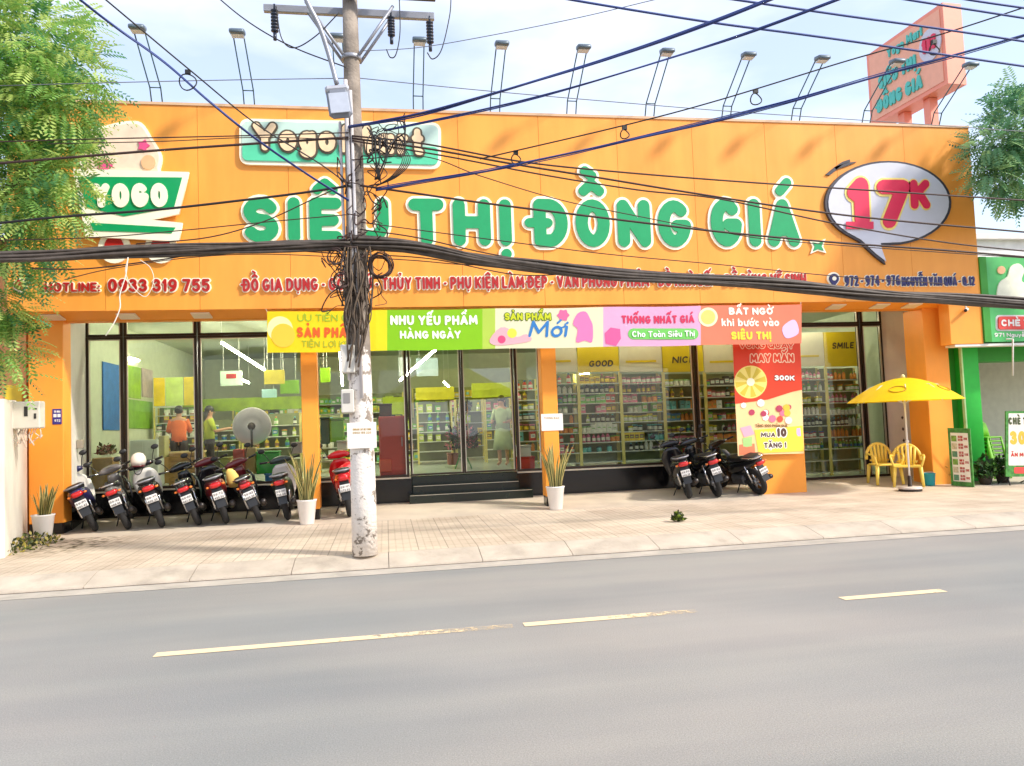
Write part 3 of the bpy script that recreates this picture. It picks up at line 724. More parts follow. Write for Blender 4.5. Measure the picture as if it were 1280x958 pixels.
# list of wares
Wd = sign_root('wares_sign', 'long row of small red letters with cream edges listing wares along the fascia foot', u=650, v=358)
s = 'ĐỒ GIA DỤNG - GỐM SỨ - THỦY TINH - PHỤ KIỆN LÀM ĐẸP - VĂN PHÒNG PHẨM - ĐỒ NHÀ BẾP - ĐỒ DÙNG VỆ SINH'
k = dict(r=.09, gap=.12, space=.3, mk=.075)
bind(Wd, ptext('lettering', s, 304, 365, 1007, 356.5, 15, FY, REDL, None, depth=.02, lift=.03, **k), ptext('letter_border', s, 304, 365, 1007, 356.5, 15, FY, CREAM, None, depth=.028, level=.075, **k))
# address
Ad = sign_root('address_sign', 'navy street address lettering with a location pin at the lower right of the fascia', u=1120, v=352)
k = dict(r=.088, gap=.12, space=.28, mk=.07)
for s, u0, u1, h in (('972 - 974 - 976', 1055, 1124, 13), ('NGUYỄN VĂN QUÁ - Q.12', 1126, 1217, 11.5)):
    bind(Ad, ptext('lettering', s, u0, 358.5, u1, 357.5, h, FY, NAVY, None, depth=.02, lift=.03, **k), ptext('letter_border', s, u0, 358.5, u1, 357.5, h, FY, CREAM, None, depth=.028, level=.07, **k))
pin = [(1041+6*math.cos(a), 349-6*math.sin(a)) for a in [R(-35+250*i/14) for i in range(15)]]+[(1041, 359)]
bind(Ad, pshape('pin', pin, FY, NAVY, depth=.02, lift=.03), pshape('pin_border', [(1041+(x-1041)*1.35, 351+(y-351)*1.3) for x, y in pin], FY, CREAM, depth=.028), pshape('pin_dot', circle_px(1041, 349, 2.6), FY, CREAM, depth=.006, lift=.052))
# oval logo board
Lg = sign_root('logo_board_sign', 'rounded mint and green board with big dark-edged cream name lettering behind the pole top', u=425, v=182)
QB = [(300, 150), (551, 155), (551, 213), (300, 207)]; OUT = rpoly(QB, 12)
GRN2 = mat('mint board', (196, 222, 208), .45, var=.03)
GRNM = mat('sea green board', (88, 206, 160), .45, var=.05)
bind(Lg, pshape('board', OUT, FY, CREAM, depth=.06),
     pshape('upper_panel', rpoly([(303, 153.5), (548, 158.5), (548, 209), (303, 203.5)], 10), FY, GRN2, depth=.01, lift=.062),
     pshape('lower_panel', rpoly([(304, 181), (547, 186), (547, 208), (304, 202.5)], 7), FY, GRNM, depth=.01, lift=.074))
k = dict(r=.115, gap=.1)
TAN = mat('cream tan lettering', (244, 212, 170), .5); OLV = mat('dark olive lettering edge', (84, 74, 56), .5)
for s, u0, u1, v0, v1, h in (('Yogo', 318, 420, 191, 193, 34), ('Mart', 426, 529, 193.5, 197, 34)):
    bind(Lg, ptext('lettering', s, u0, v0, u1, v1, h, FY, TAN, None, depth=.012, lift=.112, **k), ptext('letter_border', s, u0, v0, u1, v1, h, FY, OLV, None, depth=.025, lift=.085, level=.07, **k))
# speech bubble 17K
Sb = sign_root('price_bubble_sign', 'white speech bubble with dark edge and raspberry 17K on the right of fascia', u=1110, v=260)
el = circle_px(1108, 255, 75, 40, 50)
bub = [(1108+75*math.cos(R(a)), 255-50*math.sin(R(a))) for a in range(-78, 236, 8)]+[(1074, 301), (1092, 318), (1105, 328), (1100, 314), (1098, 305)]
def grow_(pts, c, kx, ky): return [(c[0]+(x-c[0])*kx, c[1]+(y-c[1])*ky) for x, y in pts]
BUBW = mat('white bubble panel', (208, 208, 220), .4, var=.03)
bind(Sb, pshape('edge', grow(bub, (1108, 256), 1.05, 1.05), FY, DKB, depth=.06), pshape('panel', bub, FY, BUBW, depth=.012, lift=.062))
YEL = mat('yellow outline', (248, 226, 130), .5)
for s, u0, u1, v, h, rr in (('1', 1057, 1086, 286, 62, .16), ('7', 1091, 1132, 287, 60, .15), ('K', 1135, 1159, 263, 36, .14)):
    kk = dict(r=rr, gap=.1, shear=.1 if s == '7' else .03, step=.03)
    bind(Sb, ptext('lettering', s, u0, v, u1, v, h, FY, PINKR, None, depth=.015, lift=.09, **kk), ptext('letter_border', s, u0, v, u1, v, h, FY, YEL, None, depth=.012, lift=.0765, level=.045, **kk))
bind(Sb, pshape('serif', [(1054, 279), (1088, 279), (1088, 288), (1054, 288)], FY, PINKR, depth=.014, lift=.093))
for pl in ([(1042, 210), (1052, 203), (1061, 200), (1062, 203), (1053, 206), (1044, 213)], [(1031, 219), (1043, 209), (1058, 204), (1070, 203), (1058, 208), (1046, 212), (1036, 220)], [(1153, 217), (1164, 222), (1172, 230), (1166, 229), (1156, 222)]):
    bind(Sb, pshape('accent_stroke', pl, FY, DKB, depth=.03))
# cart sign with its plain cream plate
Ct = sign_root('cart_sign', 'green shopping cart shaped sign with pale plate and red wheels near the left tree', u=160, v=255)
cart = [(98, 219), (236, 222), (222, 266), (166, 277), (172, 284), (228, 286), (220, 299), (112, 293)]
plate = [(112, 165), (135, 158), (160, 153), (178, 155), (190, 172), (203, 195), (201, 213), (196, 224), (110, 222), (103, 190)]
PLT = mat('pale pink plate', (240, 214, 190), .5); PNK = mat('pink acrylic', (232, 84, 140), .5); PEACH = mat('peach acrylic', (240, 186, 140), .5)
bind(Ct, pshape('plate', plate, FY, CREAM, depth=.05, curve=4), pshape('plate_face', grow(plate, (155, 190), .92, .9), FY, PLT, depth=.008, lift=.052, curve=4),
     pshape('flower', [(132+(11 if i % 2 == 0 else 6.5)*math.cos(R(36*i)), 209-(10 if i % 2 == 0 else 6)*math.sin(R(36*i))) for i in range(10)], FY, PNK, depth=.02, lift=.062, curve=3),
     pshape('flower', [(181+(8 if i % 2 == 0 else 5)*math.cos(R(36*i)), 184-(8 if i % 2 == 0 else 5)*math.sin(R(36*i))) for i in range(10)], FY, PNK, depth=.02, lift=.062, curve=3),
     pshape('round_patch', circle_px(187, 205, 9), FY, PEACH, depth=.02, lift=.062),
     pshape('cart_border', [(94, 214), (238, 218), (236, 228), (226, 270), (190, 277), (230, 281), (226, 304), (110, 298), (108, 285)], FY, CREAM, depth=.055, lift=.064),
     pshape('cart_body', [(101, 224), (230, 225), (220, 262), (158, 273), (112, 262)], FY, GRN, depth=.01, lift=.12), pshape('cart_base', [(116, 281), (222, 287), (217, 294), (120, 291)], FY, GRN, depth=.01, lift=.12))
bind(Ct, ptext('lettering', 'YOGO', 120, 263, 213, 262, 30, FY, CREAM, None, r=.14, gap=.1, depth=.02, lift=.132))
for u in (144, 202):
    bind(Ct, pshape('wheel', circle_px(u, 310, 20), FY, CREAM, depth=.05), pshape('wheel_hub', circle_px(u, 309, 12), FY, REDL, depth=.015, lift=.052))

# ================================================================== banners
def cloth_warp(amp, seed, Y):
    def f(p): return Vector((p.x, p.y+amp*(math.sin(p.x*2.3+seed)*.6+math.sin(p.x*5.1+p.z*3+seed*2)*.4), p.z+.006*math.sin(p.x*3+seed)))
    return f
def cloth(name, quad, Y, m, parent, warp, n=60, k=8, depth=.004):
    a, b, c, d = [at(u, v, Y) for u, v in quad]    # tl, tr, br, bl
    mb = MB(); vs = []
    for s in (0, depth):
        for i in range(n+1):
            for j in range(k+1):
                t, w = i/n, j/k; p = (a.lerp(b, t)).lerp(d.lerp(c, t), w); p = warp(p); vs.append((p.x, p.y+s, p.z))
    N = (n+1)*(k+1)
    fs = [(i*(k+1)+j, i*(k+1)+j+1, (i+1)*(k+1)+j+1, (i+1)*(k+1)+j) for i in range(n) for j in range(k)]
    fs += [tuple(N+q for q in reversed(f)) for f in fs]
    mb.add(vs, fs, 0, True); return mb.build(name, m, parent)
BY = 13.95; bw = cloth_warp(.004, 1.3, BY)
ban = root('long_banner', at(668, 412, BY), 'long yellow green and pink cloth banner hung along the fascia foot', 'banner')
def vb(u, top=True):    # banner edge heights in the photograph
    return (390+(381-390)*(u-334)/667) if top else (441.5+(429.5-441.5)*(u-337)/665)
secs = [(334, 470, (250, 226, 20)), (470, 484, (236, 232, 30)), (484, 603, (150, 214, 20)), (603, 619, (196, 224, 90)), (619, 754, (240, 238, 206)), (754, 876, (238, 186, 222)), (876, 1002, (244, 142, 110))]
for i, (u0, u1, c) in enumerate(secs):
    o = cloth('cloth' if i == 0 else 'printed_panel', [(u0, vb(u0)), (u1, vb(u1)), (u1, vb(u1, 0)), (u0, vb(u0, 0))], BY, mat('banner print %d' % i, c, .6, var=.05, scale=2, trans=.25, bump=.35, bscale=2.6), None, bw, max(4, int((u1-u0)/8)))
    bind(ban, o)
def btext(s, u0, u1, v, h, c, name='lettering', dv=0, bord=None, **k):
    k.setdefault('r', .12); k.setdefault('gap', .1)
    o = ptext(name, s, u0, v, u1, v+dv, h, BY, mat('print '+str(c), c, .6, var=.02), None, depth=.003, lift=.0045+(.004 if bord else 0), warp=bw, tol=.015, **k); bind(ban, o)
    if bord: bind(ban, ptext('letter_border', s, u0, v, u1, v+dv, h, BY, mat('print '+str(bord), bord, .6, var=.02), None, depth=.003, lift=.004, warp=bw, level=.1, tol=.015, **k))
def bpatch(name, pts, c, lift=.0042, curve=0):
    bind(ban, pshape(name, pts, BY, mat('print '+str(c), c, .6, var=.02), None, depth=.002, lift=lift, curve=curve, warp=bw))
bpatch('printed_disc', circle_px(354, 420, 15), (250, 196, 60)); bpatch('printed_disc', circle_px(350, 412, 16), (250, 240, 170), .0015)
btext('ƯU TIÊN CÓ', 372, 445, 402, 9, (160, 190, 40), r=.08, dv=-.6); btext('SẢN PHẨM', 371, 446, 422, 13, (226, 92, 24)); btext('TIỆN LỢI KHO', 377, 446, 434, 8, (170, 180, 40), r=.08)
btext('NHU YẾU PHẨM', 488, 597, 407, 12, (250, 252, 235), dv=-1); btext('HÀNG NGÀY', 500, 576, 424, 10, (250, 252, 235), dv=-1)
btext('SẢN PHẨM', 631, 689, 401, 9, (196, 204, 20), dv=-.8, bord=(90, 120, 20)); btext('Mới', 660, 708, 422, 21, (40, 120, 190), r=.08, shear=.2, dv=-.5)
bpatch('printed_flower', [(704+(8 if i % 2 == 0 else 6)*math.cos(R(30*i)), 394-(8 if i % 2 == 0 else 6)*math.sin(R(30*i))) for i in range(12)], (232, 100, 150), curve=2)
bpatch('printed_patch', [(612, 425), (626, 410), (640, 414), (646, 422), (658, 418), (664, 426), (640, 431), (618, 432)], (236, 170, 180), curve=3)
bpatch('printed_patch', circle_px(627, 425, 5), (226, 70, 120)); bpatch('printed_patch', circle_px(640, 417, 6), (246, 226, 70), .006)
bpatch('printed_figure_patch', [(720, 428), (722, 412), (716, 405), (722, 392), (732, 390), (738, 400), (741, 409), (740, 428), (731, 426)], (240, 120, 176), curve=3)
bpatch('printed_gift', [(756, 417), (763, 410), (775, 412), (776, 424), (770, 433), (757, 430)], (232, 90, 150))
btext('THỐNG NHẤT GIÁ', 777, 868, 405, 10, (206, 40, 84), dv=-1.2)
bpatch('printed_pill', rrect_px(785, 411, 873, 424.5, 6.5), (110, 196, 90)); btext('Cho Toàn Siêu Thị', 790, 868, 421.5, 7.5, (255, 255, 250), r=.09, lift=None) if False else None
o = ptext('lettering', 'Cho Toàn Siêu Thị', 790, 421.8, 868, 420.8, 7.5, BY, mat('print white', (255, 255, 250), .6), None, depth=.003, lift=.016, warp=bw, r=.09, gap=.08, tol=.015); bind(ban, o)
bpatch('printed_disc', circle_px(885, 397, 12), (252, 236, 190)); bpatch('printed_disc', circle_px(885, 397, 9), (246, 206, 110), .0068)
btext('BẤT NGỜ', 911, 966, 394, 9, (255, 244, 226), dv=-.8, r=.13); btext('khi bước vào', 902, 974, 408.5, 10, (255, 244, 226), dv=-.8, r=.1); btext('SIÊU THỊ', 914, 964, 425, 10, (250, 226, 60), dv=-.8, r=.13)
bpatch('printed_patch', [(978, 409), (990, 400), (996, 404), (998, 417), (986, 423), (980, 420)], (214, 190, 230), curve=3)
mb = MB()
for u, v in ((334, 390), (337, 441), (1001, 381), (1002, 429)):
    a = at(u, v, BY); b = a+Vector((-.03 if u < 600 else .03, .05, .06)); mb.tube([a, b], .004, 5)
bind(ban, mb.build('tie_cord', mat('white cord', (230, 226, 215), .7)))
# vertical promotion banner on the column
PY = 14.42; pw = cloth_warp(.0012, 4.1, PY)
pro = root('promotion_banner', at(962, 500, PY), 'tall red and cream promotion banner with a prize wheel hung on the orange column', 'banner')
q = [(915.5, 429), (1000.5, 428), (1005, 567), (922.5, 570)]
def pq(a, b, t0, t1):
    def e(i, j, t): return (q[i][0]+(q[j][0]-q[i][0])*t, q[i][1]+(q[j][1]-q[i][1])*t)
    l = lambda t: e(0, 3, t); r_ = lambda t: e(1, 2, t)
    m_ = lambda L, Rr, s: (L[0]+(Rr[0]-L[0])*s, L[1]+(Rr[1]-L[1])*s)
    return [m_(l(t0), r_(t0), a), m_(l(t0), r_(t0), b), m_(l(t1), r_(t1), b), m_(l(t1), r_(t1), a)]
bind(pro, cloth('cloth', pq(0, 1, 0, 1), PY, mat('promo cream print', (252, 210, 150), .6, var=.05, scale=3), None, pw, 12, 20))
def ppatch(name, pts, c, lift=.004, curve=0): bind(pro, pshape(name, pts, PY, mat('print '+str(c), c, .6, var=.02), None, depth=.002, lift=lift, curve=curve, warp=pw))
def ptx(s, u0, u1, v, h, c, bord=None, r=.13, dv=0, lift=.007, shear=0):
    bind(pro, ptext('lettering', s, u0, v, u1, v+dv, h, PY, mat('print '+str(c), c, .6), None, depth=.002, lift=lift+.003, warp=pw, r=r, gap=.08, tol=.015, shear=shear))
    if bord: bind(pro, ptext('letter_border', s, u0, v, u1, v+dv, h, PY, mat('print '+str(bord), bord, .6), None, depth=.002, lift=lift, warp=pw, r=r, gap=.08, level=.12, tol=.015, shear=shear))
ppatch('red_field', [(916, 430), (1000, 429), (1002.5, 487), (990, 490), (960, 500), (918.7, 505)], (222, 62, 26))
ptx('VÒNG QUAY', 924, 992, 436, 8, (222, 62, 26), (252, 214, 180), r=.1); ptx('MAY MẮN', 938, 992, 453.5, 10, (222, 62, 26), (252, 214, 180), r=.12, dv=-1)
ppatch('prize_wheel', circle_px(938, 478, 20.5, 32), (248, 226, 120), .0065)
for i in range(8):
    a0, a1 = R(45*i), R(45*i+22)
    ppatch('wheel_wedge', [(938+5*math.cos(a0), 478-5*math.sin(a0)), (938+19*math.cos(a0), 478-19*math.sin(a0)), (938+19*math.cos((a0+a1)/2), 478-19*math.sin((a0+a1)/2)), (938+19*math.cos(a1), 478-19*math.sin(a1)), (938+5*math.cos(a1), 478-5*math.sin(a1))], (216, 190, 60), .009)
ppatch('wheel_hub', circle_px(938, 478, 5), (255, 246, 210), .012)
ppatch('ribbon', [(956, 462), (1000, 460), (1000.5, 468), (956, 470)], (250, 190, 130)); ptx('300K', 968, 993, 476, 6.5, (255, 250, 240), (160, 40, 20), r=.14)
ppatch('ribbon', [(956, 482), (996, 481), (1001, 486), (956, 489)], (250, 214, 110))
rn = random.Random(3)
for i in range(16):
    u, v = 922+rn.random()*74, 504+rn.random()*22
    ppatch('printed_ware', circle_px(u, v, 3+rn.random()*2.5, 8), rn.choice([(240, 120, 150), (250, 230, 220), (110, 190, 140), (246, 190, 60), (180, 60, 90), (255, 240, 235), (220, 80, 60)]), .006+.0003*i)
ppatch('yellow_field', [(943, 538), (1003, 532), (1004.5, 564), (948, 567)], (250, 214, 70)); ptx('TẶNG 1000 PHẦN QUÀ', 944, 984, 534.5, 3.6, (120, 80, 40), r=.09)
ptx('MUA', 951, 969, 547, 6, (90, 60, 50), (255, 250, 240), r=.12); ptx('10', 971, 983, 546.5, 11, (90, 60, 50), (255, 250, 240), r=.15); ptx('TẶNG 1', 955, 983, 561, 7, (90, 60, 50), (255, 250, 240), r=.12, dv=-1)
for pts, c in (([(925, 535), (938, 532), (943, 543), (930, 547)], (240, 170, 190)), ([(928, 548), (940, 546), (940, 558), (929, 560)], (170, 210, 130)), ([(985, 537), (1000, 535), (1001, 545), (986, 546)], (214, 180, 236)), ([(924, 556), (943, 555), (944, 568), (924, 569)], (240, 130, 90))): ppatch('printed_ware', pts, c)
mb = MB(); mb.tube([at(1004.5, 562, PY)+Vector((.0, 0, 0)), at(1009, 562, PY)], .006, 5); mb.tube([at(915, 429, PY), at(1001, 428, PY)], .01, 6); bind(pro, mb.build('hanging_rail', ALU))

# ================================================================== neighbours and walls
LW = mat('white wash wall', (232, 226, 214), .85, var=.05, scale=2, bump=.1, grime=.1)
mb = MB()
a = (-6.1, 14.47); b = (-5.42, 12.15)
mb.slab([(a[0], a[1], .1), (b[0], b[1], .1), (b[0], b[1], 2.42), (a[0], a[1], 2.42)], (-.22, -.05, 0))
mb.slab([(b[0]-.225, b[1]-.05, .1), (-14, 12.0, .1), (-14, 12.0, 2.42), (b[0]-.225, b[1]-.05, 2.42)], (0, .2, 0))
tag(mb.build('boundary_wall', LW), 'low whitewashed boundary wall running forward from the left orange column', 'wall')
nb = root('neighbour_house', (-9, 15, .2), 'peach coloured neighbouring house wall behind the left tree foliage', 'building')
mb = MB(); mb.box(-16, -6.25, 14.8, 24, .1, 5.2); bind(nb, mb.build('wall', mat('peach paint', (236, 170, 116), .85, var=.12, scale=2, grime=.25)))
mb = MB(); mb.box(-16.2, -6.22, 14.6, 24.2, 5.2, 5.4); bind(nb, mb.build('roof', mat('brick red roof', (150, 84, 60), .8, var=.2)))
mb = MB(); p = at(16, 493, 14.75); mb.box(p.x-.14, p.x+.14, 14.77, 14.797, p.z-.16, p.z+.16, b=.006); bind(nb, mb.build('sign_plate', mat('yellow plate', (246, 214, 60), .5)))
# electric meter cabinet
mt = root('meter_cabinet', at(24, 520, 12.9), 'pale grey electric meter cabinet with hanging wires on the white boundary wall', 'meter')
p = at(32, 519, 12.9); LG = mat('light grey enamel', (214, 208, 196), .45, var=.05, grime=.15); DK = mat('dark plastic', (40, 38, 38), .5)
mb = MB(); mb.box(p.x-.2, p.x+.2, 12.9, 13.1, p.z-.21, p.z+.21, b=.015); bind(mt, mb.build('cabinet', LG))
mb = MB(); mb.box(p.x-.5, p.x-.205, 12.93, 13.1, p.z-.24, p.z+.24, b=.015); bind(mt, mb.build('side_box', LG))
mb = MB(); mb.box(p.x-.02, p.x+.03, 12.892, 12.9, p.z-.02, p.z+.13); bind(mt, mb.build('meter_window', DK))
mb = MB(); mb.box(p.x+.12, p.x+.15, 12.892, 12.9, p.z-.06, p.z+.02); mb.box(p.x+.11, p.x+.16, 12.892, 12.9, p.z+.08, p.z+.1); bind(mt, mb.build('lock', DK))
mb = MB(); rn = random.Random(5)
for i in range(9):
    x = p.x-.16+i*.04; l = .1+rn.random()*.22
    mb.tube(smooth([(x, 13.0, p.z-.2), (x+rn.uniform(-.03, .03), 12.97, p.z-.2-l*.5), (x+rn.uniform(-.06, .06), 13.0, p.z-.2-l), (x+rn.uniform(-.05, .05), 13.05, p.z-.25-l*.4)]), .008, 5)
bind(mt, mb.build('wires', mat('pale wire', (214, 196, 180), .6)))
mb = MB(); mb.tube(smooth([(p.x-.1, 13.0, p.z-.22), (p.x-.28, 12.95, p.z-.5), (p.x-.45, 12.95, p.z-.42), (p.x-.55, 12.98, p.z-.2)]), .014, 6); bind(mt, mb.build('conduit', mat('grey conduit', (160, 150, 140), .6)))
# number plate on the left column
p = at(71.5, 521, CY); np_ = root('number_plate', (p.x, CY, p.z), 'small blue plate with white squares screwed to the left end column', 'plate')
mb = MB(); mb.box(p.x-.075, p.x+.075, CY-.012, CY-.001, p.z-.135, p.z+.135, b=.004); bind(np_, mb.build('plate', mat('blue enamel', (52, 42, 130), .4)))
mb = MB(); mb.box(p.x-.055, p.x-.005, CY-.016, CY-.0125, p.z-.01, p.z+.045); mb.box(p.x+.01, p.x+.06, CY-.016, CY-.0125, p.z-.01, p.z+.045); bind(np_, mb.build('white_mark', WHITE))
for s, u0, u1, v, h in (('SO NHA', 67.5, 75.5, 516, 2.6), ('972', 68, 75.5, 527.5, 3)): bind(np_, ptext('lettering', s, u0, v, u1, v, h, CY-.012, WHITE, None, depth=.002, lift=.001, r=.1))
mb = MB(); p = at(83, 556, CY+.5)
mb.box(-5.6, -5.5, CY+.75, CY+.86, p.z-.08, p.z+.08, b=.01); tag(mb.build('wall_socket', mat('grey socket', (150, 140, 124), .5)), 'small grey socket box on the left grey side wall', 'socket')
# right neighbour: the green dessert shop
gs = root('green_shop', (14, 14, .2), 'bright green dessert shop front with hanging sign board at the right edge', 'building')
G1 = mat('bright green paint', (44, 190, 62), .5, var=.08, grime=.1); G2 = mat('deep green paint', (52, 146, 40), .55, var=.1, grime=.1); LIME = mat('lime edge', (206, 240, 170), .5)
mb = MB(); mb.box(11.86, 12.2, CY+.3, CY+.9, .2, 3.1); bind(gs, mb.build('column', G2))
mb = MB(); mb.box(12.2, 12.62, CY+.1, CY+.9, .2, 3.1, b=.01); bind(gs, mb.build('column', G1))
mb = MB(); mb.box(12.165, 12.198, CY+.05, CY+.12, .2, 3.1); bind(gs, mb.build('edge_strip', LIME))
mb = MB(); mb.box(12.62, 20, CY+.3, CY+.8, 2.75, 3.1); bind(gs, mb.build('lintel', G2))
mb = MB(); mb.box(12.3, 20, 18, 18.2, .2, 3.1); bind(gs, mb.build('wall', mat('grey green wall', (206, 208, 192), .8, var=.08)))
mb = MB(); mb.box(12.3, 20, CY+.9, 18.2, 3.1, 3.3); bind(gs, mb.build('ceiling', mat('shop ceiling', (140, 146, 130), .8)))
mb = MB(); mb.box(12.27, 19, FY, FY+.3, 3.1, 4.88); bind(gs, mb.build('sign_board', mat('green sign board', (84, 186, 104), .5, var=.12, scale=3)))
mb = MB(); mb.box(12.262, 12.42, FY-.03, FY-.002, 3.1, 4.88); bind(gs, mb.build('sign_edge', G2))
mb = MB(); mb.box(11.5, 12.255, FY+.005, FY+.31, 3.07, FZ0-.002, b=.006); tag(mb.build('bracket_box', ORGC), 'orange box under the right end of the orange fascia carrying the camera', 'box')
mb = MB(); mb.box(11.6, 19, FY+.02, FY+.3, 3.02, 3.066); bind(gs, mb.build('sign_underside', WHITE))
bind(gs, pshape('red_label', rrect_px(1247, 396, 1320, 412, 3), FY, mat('coral label', (226, 74, 66), .5), depth=.03, lift=.003), pshape('label_border', rrect_px(1244.5, 394, 1322, 414, 4), FY, mat('pale label edge', (216, 220, 214), .5), depth=.003))
bind(gs, ptext('lettering', 'CHÈ THÁI', 1250, 408.5, 1306, 408, 8.5, FY, WHITE, None, depth=.006, lift=.036, r=.13))
bind(gs, ptext('lettering', '971 Nguyễn Văn Quá', 1243, 421.5, 1318, 421, 5, FY, WHITE, None, depth=.006, lift=.002, r=.1))
bind(gs, pshape('pale_shape', [(1245, 372), (1248, 354), (1258, 346), (1262, 334), (1272, 330), (1279, 338), (1276, 352), (1290, 358), (1296, 374), (1270, 384), (1250, 382)], FY, mat('pale cut-out', (236, 236, 214), .5), depth=.03, curve=4))
bind(gs, pshape('round_cut_out', circle_px(1251, 338, 5), FY, PEACH, depth=.02))
mb = MB(); a = at(1258, 424, FY-.2); b = at(1266, 470, FY-.05)
mb.tube([a+Vector((0, 0, 0)), at(1266, 424, FY-.2), b], .018, 6); bind(gs, mb.build('awning_bracket', WHITE))
hb = root('pale_house', (16, 22, .2), 'pale concrete house rising behind the green shop at the right', 'building')
mb = MB(); mb.box(13.9, 28, 19.5, 30, .2, 6.6); bind(hb, mb.build('wall', mat('pale concrete', (236, 234, 232), .85, var=.07, grime=.2)))
mb = MB(); mb.box(13.7, 28, 19.3, 30.2, 6.6, 6.75); bind(hb, mb.build('roof', mat('concrete slab', (226, 222, 218), .85)))
# security camera
p = at(1206, 388, FY); r = root('security_camera', p, 'small white security camera under the right end of the orange fascia', 'camera')
mb = MB(); mb.tube([p+Vector((.05, .0, .02)), p+Vector((-.08, -.12, -.02))], .035, 10); bind(r, mb.build('body', WHITE))
mb = MB(); mb.tube([p+Vector((-.08, -.12, -.02)), p+Vector((-.1, -.14, -.028))], .032, 10); bind(r, mb.build('lens', DK))
mb = MB(); mb.tube([p+Vector((.03, 0, .02)), p+Vector((.03, .0, .1))], .012, 6); bind(r, mb.build('bracket', WHITE))
# paper notice on the third column
p = at(691, 527, CY); r = root('paper_notice', (p.x, CY, p.z), 'white paper notice stuck on the orange column right of the entrance', 'notice')
def notice(r, u0, v0, u1, v1, Y, rows):
    a = at(u0, v0, Y); b = at(u1, v1, Y)
    mb = MB(); mb.box(a.x, b.x, Y-.012, Y-.002, b.z, a.z, b=.003); bind(r, mb.build('board', mat('paper white', (236, 230, 222), .6, var=.03)))
    for i, s in enumerate(rows): bind(r, ptext('lettering', s, u0+4, v0+6+i*4, u1-5, v0+6+i*4, 2.4, Y-.012, mat('faded brown ink', (170, 140, 90), .7), None, depth=.001, lift=.0006, r=.1))
notice(r, 676, 518, 704, 538, CY, ['THONG BAO'])

# ================================================================== rooftop
STL = mat('painted steel arm', (70, 96, 100), .5, metal=.3); HEADM = mat('floodlight housing', (96, 110, 122), .4, metal=.2)
def flood():
    r = root('floodlight', (0, 0, 0), 'x', 'floodlight', 'floodlights along the fascia top')
    for s in (-1, 1):
        mb = MB(); mb.tube([(s*.09, 0, 0), (s*.09, -.12, .27), (s*.085, -1.02, .85)], .012, 6); mb.build('arm', STL, r)
    mb = MB(); mb.tube([(-.09, -.12, .27), (.09, -.12, .27)], .01, 6); mb.build('crossbar', STL, r)
    mb = MB(); mb.loft([(0, -1.20, .815, .10, .025), (0, -1.17, .825, .125, .042), (0, -1.02, .855, .125, .045), (0, -.95, .87, .09, .03)], 14, 'y', 5); h = mb.build('head', HEADM, r)
    mb = MB(); mb.box(-.1, .1, -1.14, -1.0, .778, .79); mb.build('lens', mat('lamp lens', (200, 206, 210), .2), h)
    return r
FLL = {-3.82: 'floodlight arm above the pale cart sign, leftmost on the fascia', -2.25: 'second floodlight from the left, above the left part of the logo board', -.62: 'floodlight partly hidden behind the concrete pole above the logo board', .78: 'floodlight on the fascia just right of the concrete pole top',
       2.23: 'floodlight above the gap between the second and third green words', 3.72: 'floodlight below the two thick dark cables, crossed by them', 5.3: 'floodlight whose head touches the lower thick dark cable', 6.9: 'floodlight above the right end of the third green word', 8.4: 'floodlight left of the rooftop billboard', 9.98: 'floodlight overlapping the rooftop billboard face', 11.58: 'rightmost floodlight, beside the right leg of the billboard'}
fl0 = None
for x, l in FLL.items():
    o = flood() if fl0 is None else copy_tree(fl0)
    if fl0 is None: fl0 = o
    o.location = (x, 14.14, FZ1+.05); o['label'] = l
# rooftop billboard: a deep box on two legs, set at an angle
PK = mat('salmon sign side', (244, 150, 124), .5, var=.05); PKF = mat('salmon sign face', (246, 176, 146), .5, var=.06)
NEAR = at(1178, 3, 15.0); NB = at(1178, 104, 15.0); hgt = NEAR.z-NB.z
d = ray(1083, 70)
lo, hi = 1.0, 80.0
# distance at which the far edge has the same top height
tf = (NEAR.z-EYE)/d.z; FAR = EYEV+d*tf
bb = root('rooftop_billboard', ((NEAR.x+FAR.x)/2, (NEAR.y+FAR.y)/2, FZ1), 'salmon coloured double post billboard with green lettering standing above the fascia', 'billboard')
ax = (NEAR-FAR); ax.z = 0; BL = ax.length; ax.normalize(); nrm = Vector((ax.y, -ax.x, 0))
if nrm.x > 0: nrm = -nrm
FARB = FAR-Vector((0, 0, hgt))
mb = MB(); mb.slab([FARB, FARB+ax*BL, FAR+ax*BL, FAR], -nrm*.5); bind(bb, mb.build('box', PK))
i_ = .1
mb = MB(); mb.slab([FARB+ax*i_+nrm*.003+Vector((0, 0, i_)), FARB+ax*(BL-i_)+nrm*.003+Vector((0, 0, i_)), FAR+ax*(BL-i_)+nrm*.003-Vector((0, 0, i_)), FAR+ax*i_+nrm*.003-Vector((0, 0, i_))], nrm*.01); bind(bb, mb.build('face', PKF))
UP = Vector((0, 0, 1))
MINT = mat('mint sign lettering', (84, 196, 184), .5); 
def bbt(s, t0, t1, z, cap, m, r=.15, lift=.016, **k):
    O = FARB+ax*(BL*t0)+UP*(hgt*z); me = lettering('lettering', s, O+nrm*lift, BL*(t1-t0), hgt*cap, m, None, ax=ax, ay=UP, r=r, gap=.1, depth=.03, **k); bind(bb, me)
bbt('SIÊU THỊ', .16, .66, .42, .17, MINT, r=.13); bbt('ĐỒNG GIÁ', .12, .72, .12, .18, MINT, r=.13); bbt('Yogo Mart', .3, .76, .76, .13, MINT, r=.1)
c0 = FARB+ax*(BL*.84)+UP*(hgt*.58)
